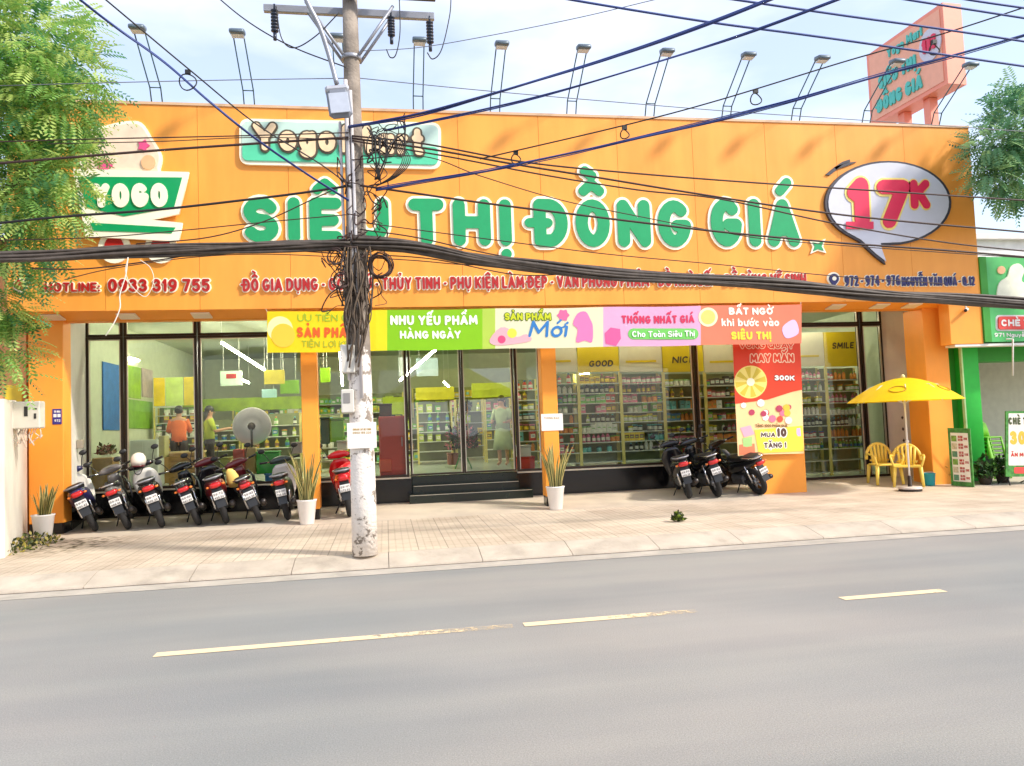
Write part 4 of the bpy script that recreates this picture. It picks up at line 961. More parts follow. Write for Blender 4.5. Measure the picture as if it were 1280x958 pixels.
mb = MB(); mb.slab([c0+ax*(BL*.13*math.cos(R(15*k)))+UP*(hgt*.2*math.sin(R(15*k)))+nrm*.014 for k in range(24)], nrm*.03); bind(bb, mb.build('bubble', BUBW))
bbt('17K', .76, .92, .5, .18, PINKR, lift=.05)
def proj_u(P):
    d = P-EYEV; return 640+FPX*d.dot(cr)/d.dot(cf)
for u, hw in ((1131, .11), (1163, .11)):
    t = min((k/200 for k in range(201)), key=lambda k: abs(proj_u(FARB+ax*(BL*k)-nrm*.25)-u)); P0 = FARB+ax*(BL*t)-nrm*.25
    lg = MB(); lg.box(P0.x-hw, P0.x+hw, P0.y-hw, P0.y+hw, 4.9, FARB.z-.002, b=.01); bind(bb, lg.build('leg', PK))
    fl_ = MB(); fl_.box(P0.x-hw-.06, P0.x+hw+.06, P0.y-hw-.06, P0.y+hw+.06, FZ1+.3, FZ1+.34); bind(bb, fl_.build('leg_collar', PK))

# ================================================================== trees
def leaf_mat(name, c, tr=.3): return mat(name, c, .55, var=.25, scale=3, trans=tr)
def frond(mb, P, d, up, L, n, w, mi):
    side = d.cross(up).normalized(); upn = side.cross(d).normalized(); prev = P
    for i in range(n):
        t = (i+1)/n; q = P+d*(L*t)-upn*(L*.28*t*t)
        for s in (-1, 1):
            ll = w*(2.6 if i < n-1 else 2.2)*(1-.35*abs(t-.5)); dr = (side*s*.9+d*.45-upn*.25).normalized()
            e = q+dr*ll; m_ = q+dr*ll*.5; wd = d*(w*.5)
            mb.add([q, m_+wd-upn*.005, e, m_-wd+upn*.005], [(0, 1, 2, 3)], mi)
        prev = q
def crown(seed, blobs, count, L, n, w, keep=None):
    rn = random.Random(seed); mb = MB(); tot = sum(b[3]**2 for b in blobs)
    for (bx, by, bz, br, sq) in blobs:
        for _ in range(int(count*br*br/tot)):
            v = Vector((rn.gauss(0, 1), rn.gauss(0, 1), rn.gauss(0, 1))).normalized(); rr = br*(rn.random()**.4)
            P = Vector((bx, by, bz))+Vector((v.x*rr, v.y*rr, v.z*rr*sq))
            d = (v+Vector((rn.uniform(-.6, .6), rn.uniform(-.6, .6), rn.uniform(-.5, .3)))).normalized()
            frond(mb, P, d, Vector((rn.uniform(-.4, .4), rn.uniform(-.4, .4), 1)), L*rn.uniform(.7, 1.3), n, w*rn.uniform(.8, 1.2), rn.choice((0, 0, 1, 1, 2)))
    return mb
BARK = mat('bark', (98, 82, 66), .9, var=.3, scale=8, bump=.6, bscale=20)
LF = [leaf_mat('leaf mid green', (142, 188, 98), .45), leaf_mat('leaf light green', (194, 214, 120), .45), leaf_mat('leaf dark green', (96, 150, 98), .45)]
def px(u, v, Y): return at(u, v, Y)
blobs = []
for u, v, r_, Y in ((15, 40, .95, 11.4), (60, 95, .85, 11.3), (20, 150, 1.0, 11.5), (82, 138, .55, 11.2), (78, 205, .42, 11.2), (30, 235, .8, 11.4), (66, 262, .4, 11.2), (25, 300, .6, 11.5), (-30, 200, 1.2, 11.8), (-40, 60, 1.2, 11.8), (12, 385, .35, 12), (-25, 360, .7, 12), (10, 430, .3, 12.3), (22, 470, .16, 12.6), (110, 175, .16, 11.2), (104, 90, .3, 11.2), (60, 30, .6, 11.5), (-15, 430, .5, 12.2)):
    p = at(u, v, Y); blobs.append((p.x, p.y, p.z, r_, .8))
tl = root('leafy_tree', (-7.0, 12.9, .1), 'feathery light green tree spilling over the left end of the orange fascia', 'tree')
bind(tl, crown(11, blobs, 3300, .34, 7, .038).build('crown', LF))
mb = MB(); mb.tube(smooth([(-7.0, 12.9, .1), (-6.95, 12.8, 2.2), (-6.8, 12.4, 3.8), (-6.5, 11.9, 5.6), (-6.2, 11.6, 7.2)]), [.2]*6+[.17]*6+[.13]*6+[.08]*6+[.04], 10)
for q in ((-5.2, 11.4, 6.4), (-4.6, 11.3, 5.6), (-5.6, 11.5, 7.8), (-5.3, 11.5, 4.6), (-7.6, 12, 7)): mb.tube(smooth([(-6.75, 12.3, 4.2), ((q[0]-6.7)/2, 12, (q[2]+4.6)/2), q]), [.07]*6+[.05]*6+[.02], 7)
bind(tl, mb.build('trunk', BARK))
blobs = []
for u, v, r_, Y in ((1270, 160, .75, 12.8), (1240, 185, .5, 12.7), (1232, 215, .26, 12.6), (1262, 225, .5, 12.8), (1300, 210, .9, 13), (1278, 115, .35, 12.8), (1216, 188, .12, 12.6), (1310, 150, .8, 13), (1240, 132, .18, 12.8)):
    p = at(u, v, Y); blobs.append((p.x, p.y, p.z, r_, .75))
tr_ = root('street_tree', (14.9, 12.9, .13), 'dark green tree crown overhanging the right end of the orange fascia', 'tree')
bind(tr_, crown(23, blobs, 1150, .36, 7, .045).build('crown', [leaf_mat('leaf blue green', (116, 168, 122), .45), leaf_mat('leaf grey green', (154, 192, 134), .45), leaf_mat('leaf deep green', (86, 134, 100), .45)]))
mb = MB(); mb.tube(smooth([(14.9, 12.9, .13), (14.9, 12.9, 3), (14.6, 12.9, 5.2), (14.2, 12.8, 6.6), (13.6, 12.8, 7.6)]), [.17]*12+[.1]*6+[.06]*6+[.03], 10)
for q in ((12.9, 12.7, 6.4), (12.4, 12.6, 6.0), (13.2, 12.8, 7.9)): mb.tube(smooth([(14.5, 12.9, 5.4), ((q[0]+14.4)/2, 12.8, (q[2]+5.9)/2), q]), [.05]*6+[.035]*6+[.012], 7)
bind(tr_, mb.build('trunk', BARK))

# ================================================================== utility pole and wires
PX, PYY = -.31, 10.42
def pole_mat():
    m = mat('pole concrete', (150, 138, 126), .9, var=.3, scale=5, bump=.6, bscale=28, grime=.75)
    t = m.node_tree; b = t.nodes['Principled BSDF']; src = b.inputs['Base Color'].links[0].from_socket
    tcn = t.nodes.new('ShaderNodeTexCoord'); sx = t.nodes.new('ShaderNodeSeparateXYZ'); t.links.new(tcn.outputs['Object'], sx.inputs[0])
    n = t.nodes.new('ShaderNodeTexNoise'); n.inputs['Scale'].default_value = 5.5; n.inputs['Detail'].default_value = 7; n.inputs['Roughness'].default_value = .68; t.links.new(tcn.outputs['Object'], n.inputs['Vector'])
    mr = t.nodes.new('ShaderNodeMapRange'); mr.inputs[1].default_value = 2.5; mr.inputs[2].default_value = 3.1; mr.inputs[3].default_value = .085; mr.inputs[4].default_value = -.3; t.links.new(sx.outputs['Z'], mr.inputs[0])
    ad = t.nodes.new('ShaderNodeMath'); t.links.new(mr.outputs[0], ad.inputs[0]); t.links.new(n.outputs['Fac'], ad.inputs[1])
    r = t.nodes.new('ShaderNodeValToRGB'); r.color_ramp.elements[0].position = .5; r.color_ramp.elements[1].position = .54; t.links.new(ad.outputs[0], r.inputs[0])
    x = t.nodes.new('ShaderNodeMix'); x.data_type = 'RGBA'; x.inputs[7].default_value = (*lin((232, 222, 212)), 1); t.links.new(r.outputs[0], x.inputs[0]); t.links.new(src, x.inputs[6]); t.links.new(x.outputs[2], b.inputs['Base Color'])
    return m
PC = pole_mat()
GALV = mat('galvanised steel', (158, 160, 168), .45, metal=.5, var=.12); DBLU = mat('dark insulator', (44, 52, 70), .35, var=.15)
pole = root('utility_pole', (PX, PYY, .13), 'tall concrete utility pole with white peeling lower half standing at the kerb', 'pole')
mb = MB(); mb.lathe([(.166, 0), (.163, .9), (.150, 2.3), (.138, 3.4), (.124, 5), (.108, 6.6), (.1, 7.6)], n=28); mb.build('shaft', PC, pole)
zt = 7.43
for dz, y0, mm in ((.11, -.17, DBLU), (.0, .14, GALV)):
    mb = MB(); mb.box(-1.16, 1.16, y0-.035, y0+.035, zt+dz-.05, zt+dz+.05, b=.006); mb.build('crossarm', mm, pole)
for s in (-1, 1):
    for y in (-.12, .13):
        mb = MB(); mb.tube([(s*.11, y, zt-.72), (s*.58, y, zt-.02)], .022, 6); mb.build('brace', GALV, pole)
mb = MB(); mb.lathe([(.128, zt-.75), (.135, zt-.745), (.135, zt-.70), (.128, zt-.695)], n=24); mb.build('band', GALV, pole)
for x, z0, l in ((-1.0, zt-.02, .46), (.55, zt-.04, .42), (1.08, zt-.08, .46)):
    mb = MB(); mb.tube([(x, -.02, z0), (x, -.02, z0-.08)], .014, 6)
    prof = []; n = 7
    for i in range(n): h = z0-.08-(l-.14)*i/n; prof += [(.022, h), (.052, h-.01), (.05, h-.025), (.022, h-.035)]
    mb.lathe(prof, (x, -.02, 0), 12); mb.tube([(x, -.02, z0-l+.06), (x, -.02, z0-l-.04)], .024, 8); mb.build('insulator', DBLU, pole)
for x in (-.98, .58, 1.1):
    mb = MB(); mb.lathe([(.028, zt+.22), (.05, zt+.24), (.045, zt+.33), (.06, zt+.35), (.04, zt+.45)], (x, -.17, 0), 12); mb.build('pin_insulator', mat('glazed brown', (80, 56, 50), .25), pole)
for (du, z0, z1, yy, rr) in ((-.055, 3.5, 6.35, -.17, .028), (.02, 2.05, 6.2, -.185, .022), (-.14, 2.3, 5.8, -.1, .02)):
    mb = MB(); mb.tube([(du, yy, z0), (du-.01*(z1-z0), yy+.05, z1)], rr, 8); mb.build('conduit', mat('pale grey conduit', (206, 200, 200), .5, var=.05, grime=.2), pole)
# street lamp on the pole
sp = root('street_lamp', (PX-.2, PYY-.2, 6.1), 'grey street lamp with a long bent arm clamped to the concrete pole', 'lamp')
A0 = at(383, 0, 9.9); A1 = at(400, 35, 9.95); A2 = at(421, 105, 10.0)
mb = MB(); mb.tube(smooth([A0+Vector((-.15, 0, .5)), A0, A1, at(413, 75, 10.0), A2]), .032, 10); bind(sp, mb.build('arm', GALV))
a = at(412, 110, 10.0); b = at(437, 150, 10.0)
T = Matrix.Translation(at(424, 129, 10.0)) @ Matrix.Rotation(R(-7), 4, 'Y') @ Matrix.Rotation(R(-14), 4, 'X')
mb = MB(); mb.bbox(-.15, .15, -.06, .06, -.23, .24, .05, T=T); hd = mb.build('head', mat('lamp grey', (120, 124, 134), .45, var=.05)); bind(sp, hd)
mb = MB(); mb.bbox(-.125, .125, -.075, -.062, -.2, .11, .01, T=T); bind(sp, mb.build('lens', mat('lamp glass', (178, 184, 196), .2)))
mb = MB(); mb.bbox(-.155, .155, -.07, .07, .15, .25, .03, T=T); bind(sp, mb.build('cap', mat('lamp cap', (176, 178, 186), .45)))
# boxes strapped to the pole
for (u0, v0, u1, v1), lab in (((425, 431, 444, 466), 'upper pale grey junction box strapped to the left of the pole'), ((426, 487, 443, 516), 'lower grey meter box with a window strapped to the left of the pole')):
    a = at(u0, v0, 10.22); b = at(u1, v1, 10.22); r = root('junction_box', ((a.x+b.x)/2, 10.3, b.z), lab, 'junction box')
    mb = MB(); mb.box(a.x, b.x, 10.22, 10.36, b.z, a.z, b=.012); bind(r, mb.build('box', LG))
    if v0 > 470:
        mb = MB(); mb.box(a.x+.03, b.x-.05, 10.212, 10.219, b.z+.13, a.z-.05); bind(r, mb.build('window', mat('grey window', (140, 136, 132), .3)))
    mb = MB(); mb.box(a.x+.02, b.x+.05, 10.362, 10.38, b.z+.05, b.z+.08); bind(r, mb.build('strap', GALV))
r = root('pole_notice', at(452, 544, 10.2), 'white notice board with two lines of lettering tied to the pole', 'notice')
a = at(433.5, 529, 10.235); b = at(471, 560, 10.235)
mb = MB(); mb.box(a.x, b.x, 10.222, 10.234, b.z, a.z, b=.003); bind(r, mb.build('board', mat('notice white', (238, 230, 220), .6, var=.03)))
for i, s in enumerate(('KHOAN CAT BE TONG', '0903 155 220')): bind(r, ptext('lettering', s, 441, 538.5+i*4.2, 464, 538+i*4.2, 2.6, 10.222, mat('ochre ink', (176, 140, 60), .7), None, depth=.001, lift=.0008, r=.1))
# wires
CBK = mat('black cable', (30, 27, 27), .55, var=.2); CBX = mat('weathered black cable', (82, 72, 64), .6, var=.35, scale=9)
CBL = mat('dark blue cable', (40, 60, 124), .5, var=.15); CBR = mat('dark brown cable', (58, 36, 30), .6, var=.2); CGR = mat('grey wire', (110, 112, 122), .5); CWH = mat('white wire', (232, 224, 212), .6)
def cable(label, pts, r, m, name='cable', group='overhead cables', k=10, strands=1, seed=1):
    P = smooth([at(*p) for p in pts], k); mb = MB()
    if strands == 1: mb.tube(P, r, 6)
    else:
        rn = random.Random(seed); sr = r*.27
        for s in range(strands):
            a = 6.283*s/strands*2.39; rad = (r-sr)*math.sqrt((s+.5)/strands); ph = rn.uniform(0, 6); q = []
            for i, p in enumerate(P):
                w = a+.5*math.sin(i*.11+ph); rr = rad*(1+.25*math.sin(i*.23+ph*2))
                q.append(p+Vector((0, math.cos(w)*rr, math.sin(w)*rr)))
            mb.tube(q, sr*rn.uniform(.6, 1.2), 6)
    o = mb.build(name, m); return tag(o, label, 'cable', group)
K = 10.25
cable('thick bundle of black cables running left from the pole across the tree', [(-60, 324, K), (60, 320, K), (160, 315, K), (260, 312.5, K), (360, 308, K), (438, 306, K)], .088, CBX, 'cable_bundle', strands=20)
cable('thick sagging bundle of black cables running right from the pole to the green shop', [(440, 303, K), (520, 309, K), (600, 325, K), (680, 335, K), (780, 344, K), (900, 351, K), (1000, 359, K), (1100, 369, K), (1180, 374, K), (1300, 381, K)], .096, CBX, 'cable_bundle', strands=22, seed=4)
cable('thickest dark blue cable rising right from the pole above the floodlights', [(436, 158, K), (470, 153, 10), (530, 141, 9.7), (620, 115, 9.2), (760, 72, 8.4), (880, 30, 7.6), (990, -12, 7)], .046, CBL, strands=3)
cable('second thick dark blue cable rising right just below the thickest one', [(480, 163, K), (600, 138, 9.7), (700, 113, 9.2), (840, 71, 8.4), (940, 38, 7.6), (1070, -10, 6.8)], .034, CBL, strands=3, seed=3)
cable('dark cable bundle climbing right past the billboard face', [(470, 237, K), (520, 228, 10.1), (600, 215, 9.9), (640, 207, 9.8), (720, 190, 9.6), (800, 172, 9.4), (900, 149, 9.2), (1000, 123, 8.9), (1100, 94, 8.7), (1190, 70, 8.5), (1300, 38, 8.2)], .032, CBL, strands=4, seed=8)
cable('thin messenger wire climbing right above the billboard cable', [(600, 199, 9.9), (780, 157, 9.4), (900, 125, 9.1), (1060, 76, 8.7), (1180, 42, 8.4), (1300, 3, 8)], .009, CBK)
cable('dark blue wire bundle dropping from the upper left corner to the pole', [(85, -14, 8.5), (105, 3, 8.7), (150, 37, 9), (205, 77, 9.3), (260, 125, 9.7), (320, 173, 10), (380, 215, 10.1), (436, 250, K)], .029, CBL, strands=3, seed=5)
cable('single thin wire above the dark blue bundle at the upper left', [(118, -12, 8.5), (180, 40, 8.9), (240, 90, 9.3), (320, 155, 9.9), (400, 205, 10.1), (440, 235, K)], .009, CBK)
cable('thin grey wire from the top edge to the pole beside the left insulator', [(255, -18, 10.4), (300, 20, K), (340, 46, K), (380, 65, K), (432, 84, K)], .009, CBK)
cable('faint grey wire level across the sky left of the pole', [(-20, 108, 10.5), (160, 103, 10.5), (300, 100, 10.5), (436, 98, 10.5)], .006, CGR)
cable('faint grey wire sloping across the sky right of the pole', [(440, 97, 10.5), (600, 113, 10.5), (760, 127, 10.5), (920, 140, 10.5), (1100, 152, 10.5), (1300, 166, 10.5)], .006, CGR)
cable('faint wire rising right from the insulator to the top edge', [(450, 64, 10.4), (520, 60, 10.2), (600, 47, 9.8), (720, 23, 9.2), (830, -3, 8.8)], .005, CGR)
for i, (pts, l) in enumerate((([(690, -6, 8), (720, 1, 8), (880, 27, 8), (1000, 43, 8), (1100, 57, 8), (1300, 86, 8)], 'lowest of the four straight wires crossing the billboard at the upper right'),
     ([(880, -6, 8), (920, 0, 8), (1050, 19, 8), (1180, 37, 8), (1300, 55, 8)], 'straight wire crossing the billboard just above its middle'),
     ([(1100, -6, 8), (1135, 0, 8), (1230, 15, 8), (1300, 26, 8)], 'straight wire over the top right corner of the billboard'),
     ([(1180, -5, 8), (1230, 3, 8), (1300, 13, 8)], 'short wire in the upper right corner of the view'))): cable(l, pts, .013, CBL)
cable('brown wire reaching left from the pole over the logo board', [(-20, 206, K), (100, 196, K), (200, 188, K), (300, 181, K), (436, 172, K)], .016, CBR)
cable('thin wire above the brown wire left of the pole', [(-20, 178, K), (120, 174, K), (300, 170, K), (436, 166, K)], .008, CBR)
cable('thinner wire sagging between two brown wires left of the pole', [(60, 180, K), (200, 177, K), (320, 172, K), (436, 175, K)], .006, CBR)
cable('dark wire running left from the pole through the green cart', [(-20, 281, K), (80, 271, K), (200, 262, K), (320, 248.5, K), (380, 241, K), (440, 232, K)], .016, CBK)
cable('thin wire sloping left from the pole below the green cart', [(-20, 301, K), (120, 297, K), (230, 288, K), (330, 278, K), (440, 268, K)], .007, CBR)
cable('thin red brown wire from the pole to the left below the first green letter', [(170, 305, K), (260, 297, K), (330, 277, K), (400, 245, K), (440, 228, K)], .008, CBR)
cable('brown wire hanging just below the left cable bundle', [(40, 336, K), (110, 336, K), (200, 325, K), (300, 311, K), (436, 318, K)], .009, CBR)
cable('thin slack wire sagging under the left cable bundle', [(80, 350, K), (140, 336, K), (240, 322, K), (330, 318, K), (436, 322, K)], .006, CBR)
for i, (pts, r_, l) in enumerate((
     ([(440, 170, K), (530, 180, K), (650, 202, K), (760, 214, K), (920, 227, K), (1100, 239, K), (1300, 252, K)], .012, 'upper of the brown wires running right below the logo board'),
     ([(440, 173, K), (540, 187, K), (640, 205, K), (740, 221, K), (850, 239, K), (1000, 262, K), (1120, 276, K), (1300, 292, K)], .014, 'second brown wire running right below the logo board'),
     ([(440, 176, K), (560, 196, K), (680, 219, K), (800, 238, K), (900, 249, K), (1040, 279, K), (1180, 303, K), (1300, 316, K)], .011, 'third brown wire running right, ending below the price bubble'),
     ([(450, 232, K), (520, 242, K), (620, 256, K), (790, 277, K), (900, 290, K), (1040, 303, K), (1180, 313, K), (1300, 323, K)], .015, 'dark wire crossing the big green letters at mid height'),
     ([(440, 200, K), (530, 196, K), (600, 220, K), (700, 250, K), (800, 271, K), (900, 290, K), (1000, 303, K), (1300, 324, K)], .007, 'thin slack wire crossing the last two green words'),
     ([(450, 278, K), (540, 290, K), (640, 303, K), (760, 318, K), (900, 331, K), (1040, 345, K), (1180, 355, K)], .007, 'thin wire just above the right cable bundle'),
     ([(450, 287, K), (520, 297, K), (600, 315, K), (680, 330, K)], .009, 'short brown wire joining the right cable bundle'),
     ([(450, 318, K), (540, 324, K), (640, 343, K), (700, 343, K), (740, 336, K)], .008, 'loop of wire hanging under the right cable bundle'),
     ([(455, 322, K), (520, 326, K), (580, 331, K), (640, 331, K)], .007, 'short red wire beneath the right cable bundle'))): cable(l, pts, r_, CBR)
cable('brown wire hanging from the left insulator to the pole', [(345, 8, K), (352, 48, K), (368, 60, K), (395, 45, K), (424, 16, K)], .008, CBK, 'jumper_wire')
cable('black jumper wire looping below the middle insulator', [(483, 62, K), (488, 72, K), (495, 68, K), (500, 40, K), (499, -5, K)], .008, CBK, 'jumper_wire')
cable('black jumper wire looping below the right insulator', [(534, 66, K), (541, 74, K), (552, 62, K), (562, 20, K), (564, -8, K)], .008, CBK, 'jumper_wire')
cable('white wire hanging loose in front of the phone number', [(160, 322, 10.2), (157, 345, 10.2), (150, 368, 10.2), (150, 385, 10.2), (142, 405, 10.2), (132, 420, 10.2)], .007, CWH)
cable('pale loop of wire drooping from the left cable bundle', [(160, 322, 10.2), (157, 340, 10.2), (165, 358, 10.2), (182, 371, 10.2), (192, 352, 10.2), (188, 335, 10.2), (175, 325, 10.2)], .004, CWH)
# hang rings
def ring(label, u, v, Y, rp_): 
    c = at(u, v, Y); rr = rp_*Y/FPX; mb = MB()
    mb.tube([c+Vector((rr*math.cos(R(20*i)), .02*math.sin(R(40*i)), rr*math.sin(R(20*i)))) for i in range(19)], .008, 6); mb.box(c.x-.03, c.x+.03, c.y-.02, c.y+.02, c.z+rr, c.z+rr+.05)
    tag(mb.build('cable_ring', CBK), label, 'ring', 'hang rings on the cables')
ring('wire ring around the dark blue bundle at the upper left', 235, 103, 9.5, 10); ring('wire ring on the billboard cable left of the billboard', 945, 124, 9.1, 8); ring('wire ring on the cable in front of the billboard face', 1168, 62, 8.5, 8)
ring('small ring where the climbing cable meets the brown wires', 645, 199, 9.8, 6); ring('small ring on the climbing cable near the fascia top', 781, 168, 9.4, 6)
# tangle and coils around the pole
rn = random.Random(9)
def tangle(name, n, u0, u1, v0, v1, m, seed, lo=.005, hi=.01, spread=16):
    rn = random.Random(seed); mb = MB()
    for i in range(n):
        u, v = rn.uniform(u0, u1), rn.uniform(v0, v1); pts = []
        for j in range(5):
            pts.append(at(u, v, 10.25+rn.uniform(-.12, .12))); u += rn.uniform(-spread, spread); v += rn.uniform(-spread, spread)*1.1
            u = min(max(u, u0-6), u1+6); v = min(max(v, v0-8), v1+8)
        mb.tube(smooth(pts, 6), rn.uniform(lo, hi), 5)
    return tag(mb.build(name, m), kind='stuff')
tag(tangle('wire_tangle', 15, 465, 500, 150, 195, CBK, 1, .006, .011), 'tangle of black wires around the pole in front of the logo board', 'wires')
tag(tangle('wire_tangle', 22, 428, 478, 205, 300, CBR, 2, .006, .011), 'tangle of brown wires around the pole above the cable bundle', 'wires')
tag(tangle('wire_tangle', 22, 408, 480, 310, 385, CBR, 3, .005, .01, 18), 'tangle of reddish wires around the pole under the cable bundle', 'wires')
mb = MB(); rn = random.Random(4)
for i in range(30):     # the dense skirt of cables running down the pole
    u = rn.uniform(426, 466); pts = [at(u, rn.uniform(300, 330), 10.22)]
    for j, v in enumerate((350, 385, 415, 450)):
        w = {0: 20, 1: 19, 2: 14, 3: 7}[j]; cx = {0: 446, 1: 445, 2: 443, 3: 441}[j]
        pts.append(at(min(max(u+rn.uniform(-7, 7), cx-w), cx+w), v+rn.uniform(-10, 10), 10.22+rn.uniform(-.08, .03)))
        if rn.random() < .25*j: break
    mb.tube(smooth(pts, 5), rn.uniform(.007, .014), 5)
tag(mb.build('cable_sheaf', mat('weathered brown cable', (98, 82, 66), .7, var=.45, scale=12)), 'dense sheaf of dark cables hugging the pole below the cable bundle', 'wires', kind='stuff')
mb = MB()
for i in range(9):
    u = 466+i*2.2; mb.tube(smooth([at(u, 168, 10.2), at(u+rn.uniform(-3, 3), 195, 10.15), at(470+rn.uniform(-3, 5), 225, 10.2)]), .007, 5)
for i in range(5): mb.tube(smooth([at(492+i*2, 178, 10.2), at(503+i*2.5, 200, 10.15), at(490+i*2, 220, 10.15), at(470, 233, 10.2)]), .007, 5)
tag(mb.build('drop_wires', CBK), 'drop wires looping down the right of the pole across the logo board', 'wires', kind='stuff')
def coil(label, u, v, rp_, n, seed):
    rn = random.Random(seed); mb = MB()
    for i in range(n):
        c = at(u+rn.uniform(-2, 2), v+rn.uniform(-2, 2), 10.15+rn.uniform(-.05, .05)); rr = rp_*(1+rn.uniform(-.16, .16))*10.9/FPX
        mb.tube([c+Vector((rr*math.cos(R(18*k)), .03*math.sin(R(36*k+seed*40)), rr*1.05*math.sin(R(18*k)))) for k in range(21)], .007, 5)
    tag(mb.build('cable_coil', CBR), label, 'coil', 'coils of spare cable on the pole')
coil('coil of spare red brown cable right of the pole under the bundle', 476, 333, 13, 10, 1); coil('small coil of spare cable left of the pole above the banner', 425, 350, 9, 5, 2); coil('loose coil hanging at the left of the pole beneath the bundle', 419, 322, 8, 4, 3)

# ================================================================== motorbikes
BKP = mat('black plastic', (30, 30, 32), .4, var=.1, grime=.1); TYR = mat('tyre rubber', (32, 31, 31), .85, var=.15); RIMM = mat('alloy rim', (150, 150, 152), .35, metal=.7)
SEATM = mat('seat vinyl', (34, 31, 31), .5, var=.1); CHR = mat('chrome', (210, 210, 212), .15, metal=1); TAIL = mat('red tail lamp', (190, 24, 26), .15, coat=.5); AMB = mat('amber lamp', (226, 120, 40), .2, coat=.4)
PLATE = mat('number plate white', (226, 222, 216), .4, var=.03); INK = mat('plate ink', (120, 116, 116), .6)
def wheel(parent, y, rad=.285, w=.06):
    t = MB(); prof = []
    for i in range(14):
        a = 2*math.pi*i/14; prof.append((rad-w+w*math.cos(a), w*.92*math.sin(a)))
    t.lathe(prof, (0, y, rad), 28, axis='x', closed=True); o = t.build('wheel', TYR, parent)
    r = MB(); r.lathe([(rad-w*1.45, -.03), (rad-w*1.9, -.02), (rad-w*1.9, .02), (rad-w*1.45, .03)], (0, y, rad), 24, axis='x', closed=True)
    for k in range(5):
        a = 2*math.pi*k/5; c = Vector((0, y, rad)); d = Vector((0, math.cos(a), math.sin(a)))
        r.tube([c+d*.03, c+d*(rad-w*1.7)], [.026, .016], 6)
    r.lathe([(.02, -.06), (.05, -.05), (.05, .05), (.02, .06)], (0, y, rad), 14, axis='x'); r.build('rim', RIMM, o)
    return o
def bike(label, kind, body, body2, plate='59-X1', extras=()):
    b = root('motorbike', (0, 0, 0), label, 'motorbike', 'motorbikes parked in front of the shop')
    wheel(b, 0); wheel(b, 1.25)
    m = MB()
    if kind == 'scooter':
        m.loft([(0, -.36, .76, .04, .03), (0, -.32, .75, .09, .06), (0, -.18, .71, .14, .11), (0, .05, .64, .175, .16), (0, .3, .58, .18, .19), (0, .5, .52, .17, .22), (0, .62, .46, .14, .18), (0, .66, .42, .1, .12)], 18, 'y', 2.8)
    else:
        m.loft([(0, -.40, .80, .03, .02), (0, -.36, .79, .07, .045), (0, -.2, .75, .1, .075), (0, .05, .68, .12, .1), (0, .3, .6, .125, .12), (0, .5, .55, .12, .13), (0, .66, .52, .09, .12), (0, .8, .56, .06, .08), (0, .98, .74, .06, .07)], 18, 'y', 2.6)
    m.build('rear_cowl', body, b)
    m = MB()
    if kind == 'scooter':
        m.loft([(0, .6, .30, .13, .05), (0, .7, .29, .16, .05), (0, .88, .30, .15, .05), (0, .95, .34, .12, .05)], 14, 'y', 4); m.build('floorboard', BKP, b)
        m = MB(); m.loft([(0, .95, .30, .10, .05), (0, .99, .42, .17, .05), (0, 1.0, .58, .22, .055), (0, .97, .75, .23, .06), (0, .93, .88, .18, .06), (0, .90, .95, .11, .05)], 18, 'z', 3); m.build('leg_shield', body2, b)
        m = MB(); m.loft([(0, 1.05, .42, .08, .05), (0, 1.08, .6, .15, .07), (0, 1.04, .8, .15, .08), (0, .98, .94, .1, .06)], 16, 'z', 2.6); m.build('front_apron', body, b)
    else:
        for s in (-1, 1):
            m = MB(); m.loft([(s*.13, .82, .34, .015, .05), (s*.18, .86, .5, .02, .09), (s*.2, .9, .68, .02, .1), (s*.14, .93, .84, .03, .07)], 12, 'z', 3); m.build('leg_shield', body2, b)
        m = MB(); m.loft([(0, 1.0, .5, .05, .04), (0, 1.06, .66, .1, .06), (0, 1.02, .84, .12, .07), (0, .97, .94, .09, .06)], 14, 'z', 2.6); m.build('front_apron', body, b)
    m = MB(); m.loft([(0, -.3, .83, .08, .025), (0, -.2, .84, .125, .045), (0, 0, .83, .14, .05), (0, .2, .79, .14, .05), (0, .42, .77, .125, .05), (0, .58, .76, .09, .04), (0, .64, .75, .05, .03)], 16, 'y', 3.2); m.build('seat', SEATM, b)
    # head set, bars, mirrors
    m = MB(); m.loft([(-.2, .88, 1.02, .03, .03), (-.12, .93, 1.03, .07, .06), (0, .97, 1.03, .1, .08), (.12, .93, 1.03, .07, .06), (.2, .88, 1.02, .03, .03)], 14, 'x', 2.4); m.build('headset', body, b)
    m = MB(); m.tube(smooth([(-.36, .78, 1.05), (-.2, .88, 1.03), (0, .93, 1.02), (.2, .88, 1.03), (.36, .78, 1.05)]), .012, 8); hb = m.build('handlebar', CHR, b)
    m = MB()
    for s in (-1, 1): m = MB(); m.tube([(s*.37, .775, 1.052), (s*.25, .85, 1.035)], .02, 8); m.build('grip', BKP, hb)
    for s in (-1, 1):
        m = MB(); m.tube(smooth([(s*.2, .88, 1.05), (s*.25, .9, 1.16), (s*.3, .86, 1.24)]), .007, 6); m.ell((s*.31, .86, 1.26), .065, .02, .045, 12, 7); m.build('mirror', BKP, b)
    m = MB(); m.tube([(0, 1.25, .29), (0, 1.05, .66)], .035, 8); m.tube([(-.07, 1.25, .29), (-.07, 1.1, .6)], .022, 8); m.tube([(.07, 1.25, .29), (.07, 1.1, .6)], .022, 8); m.build('fork', BKP, b)
    m = MB()
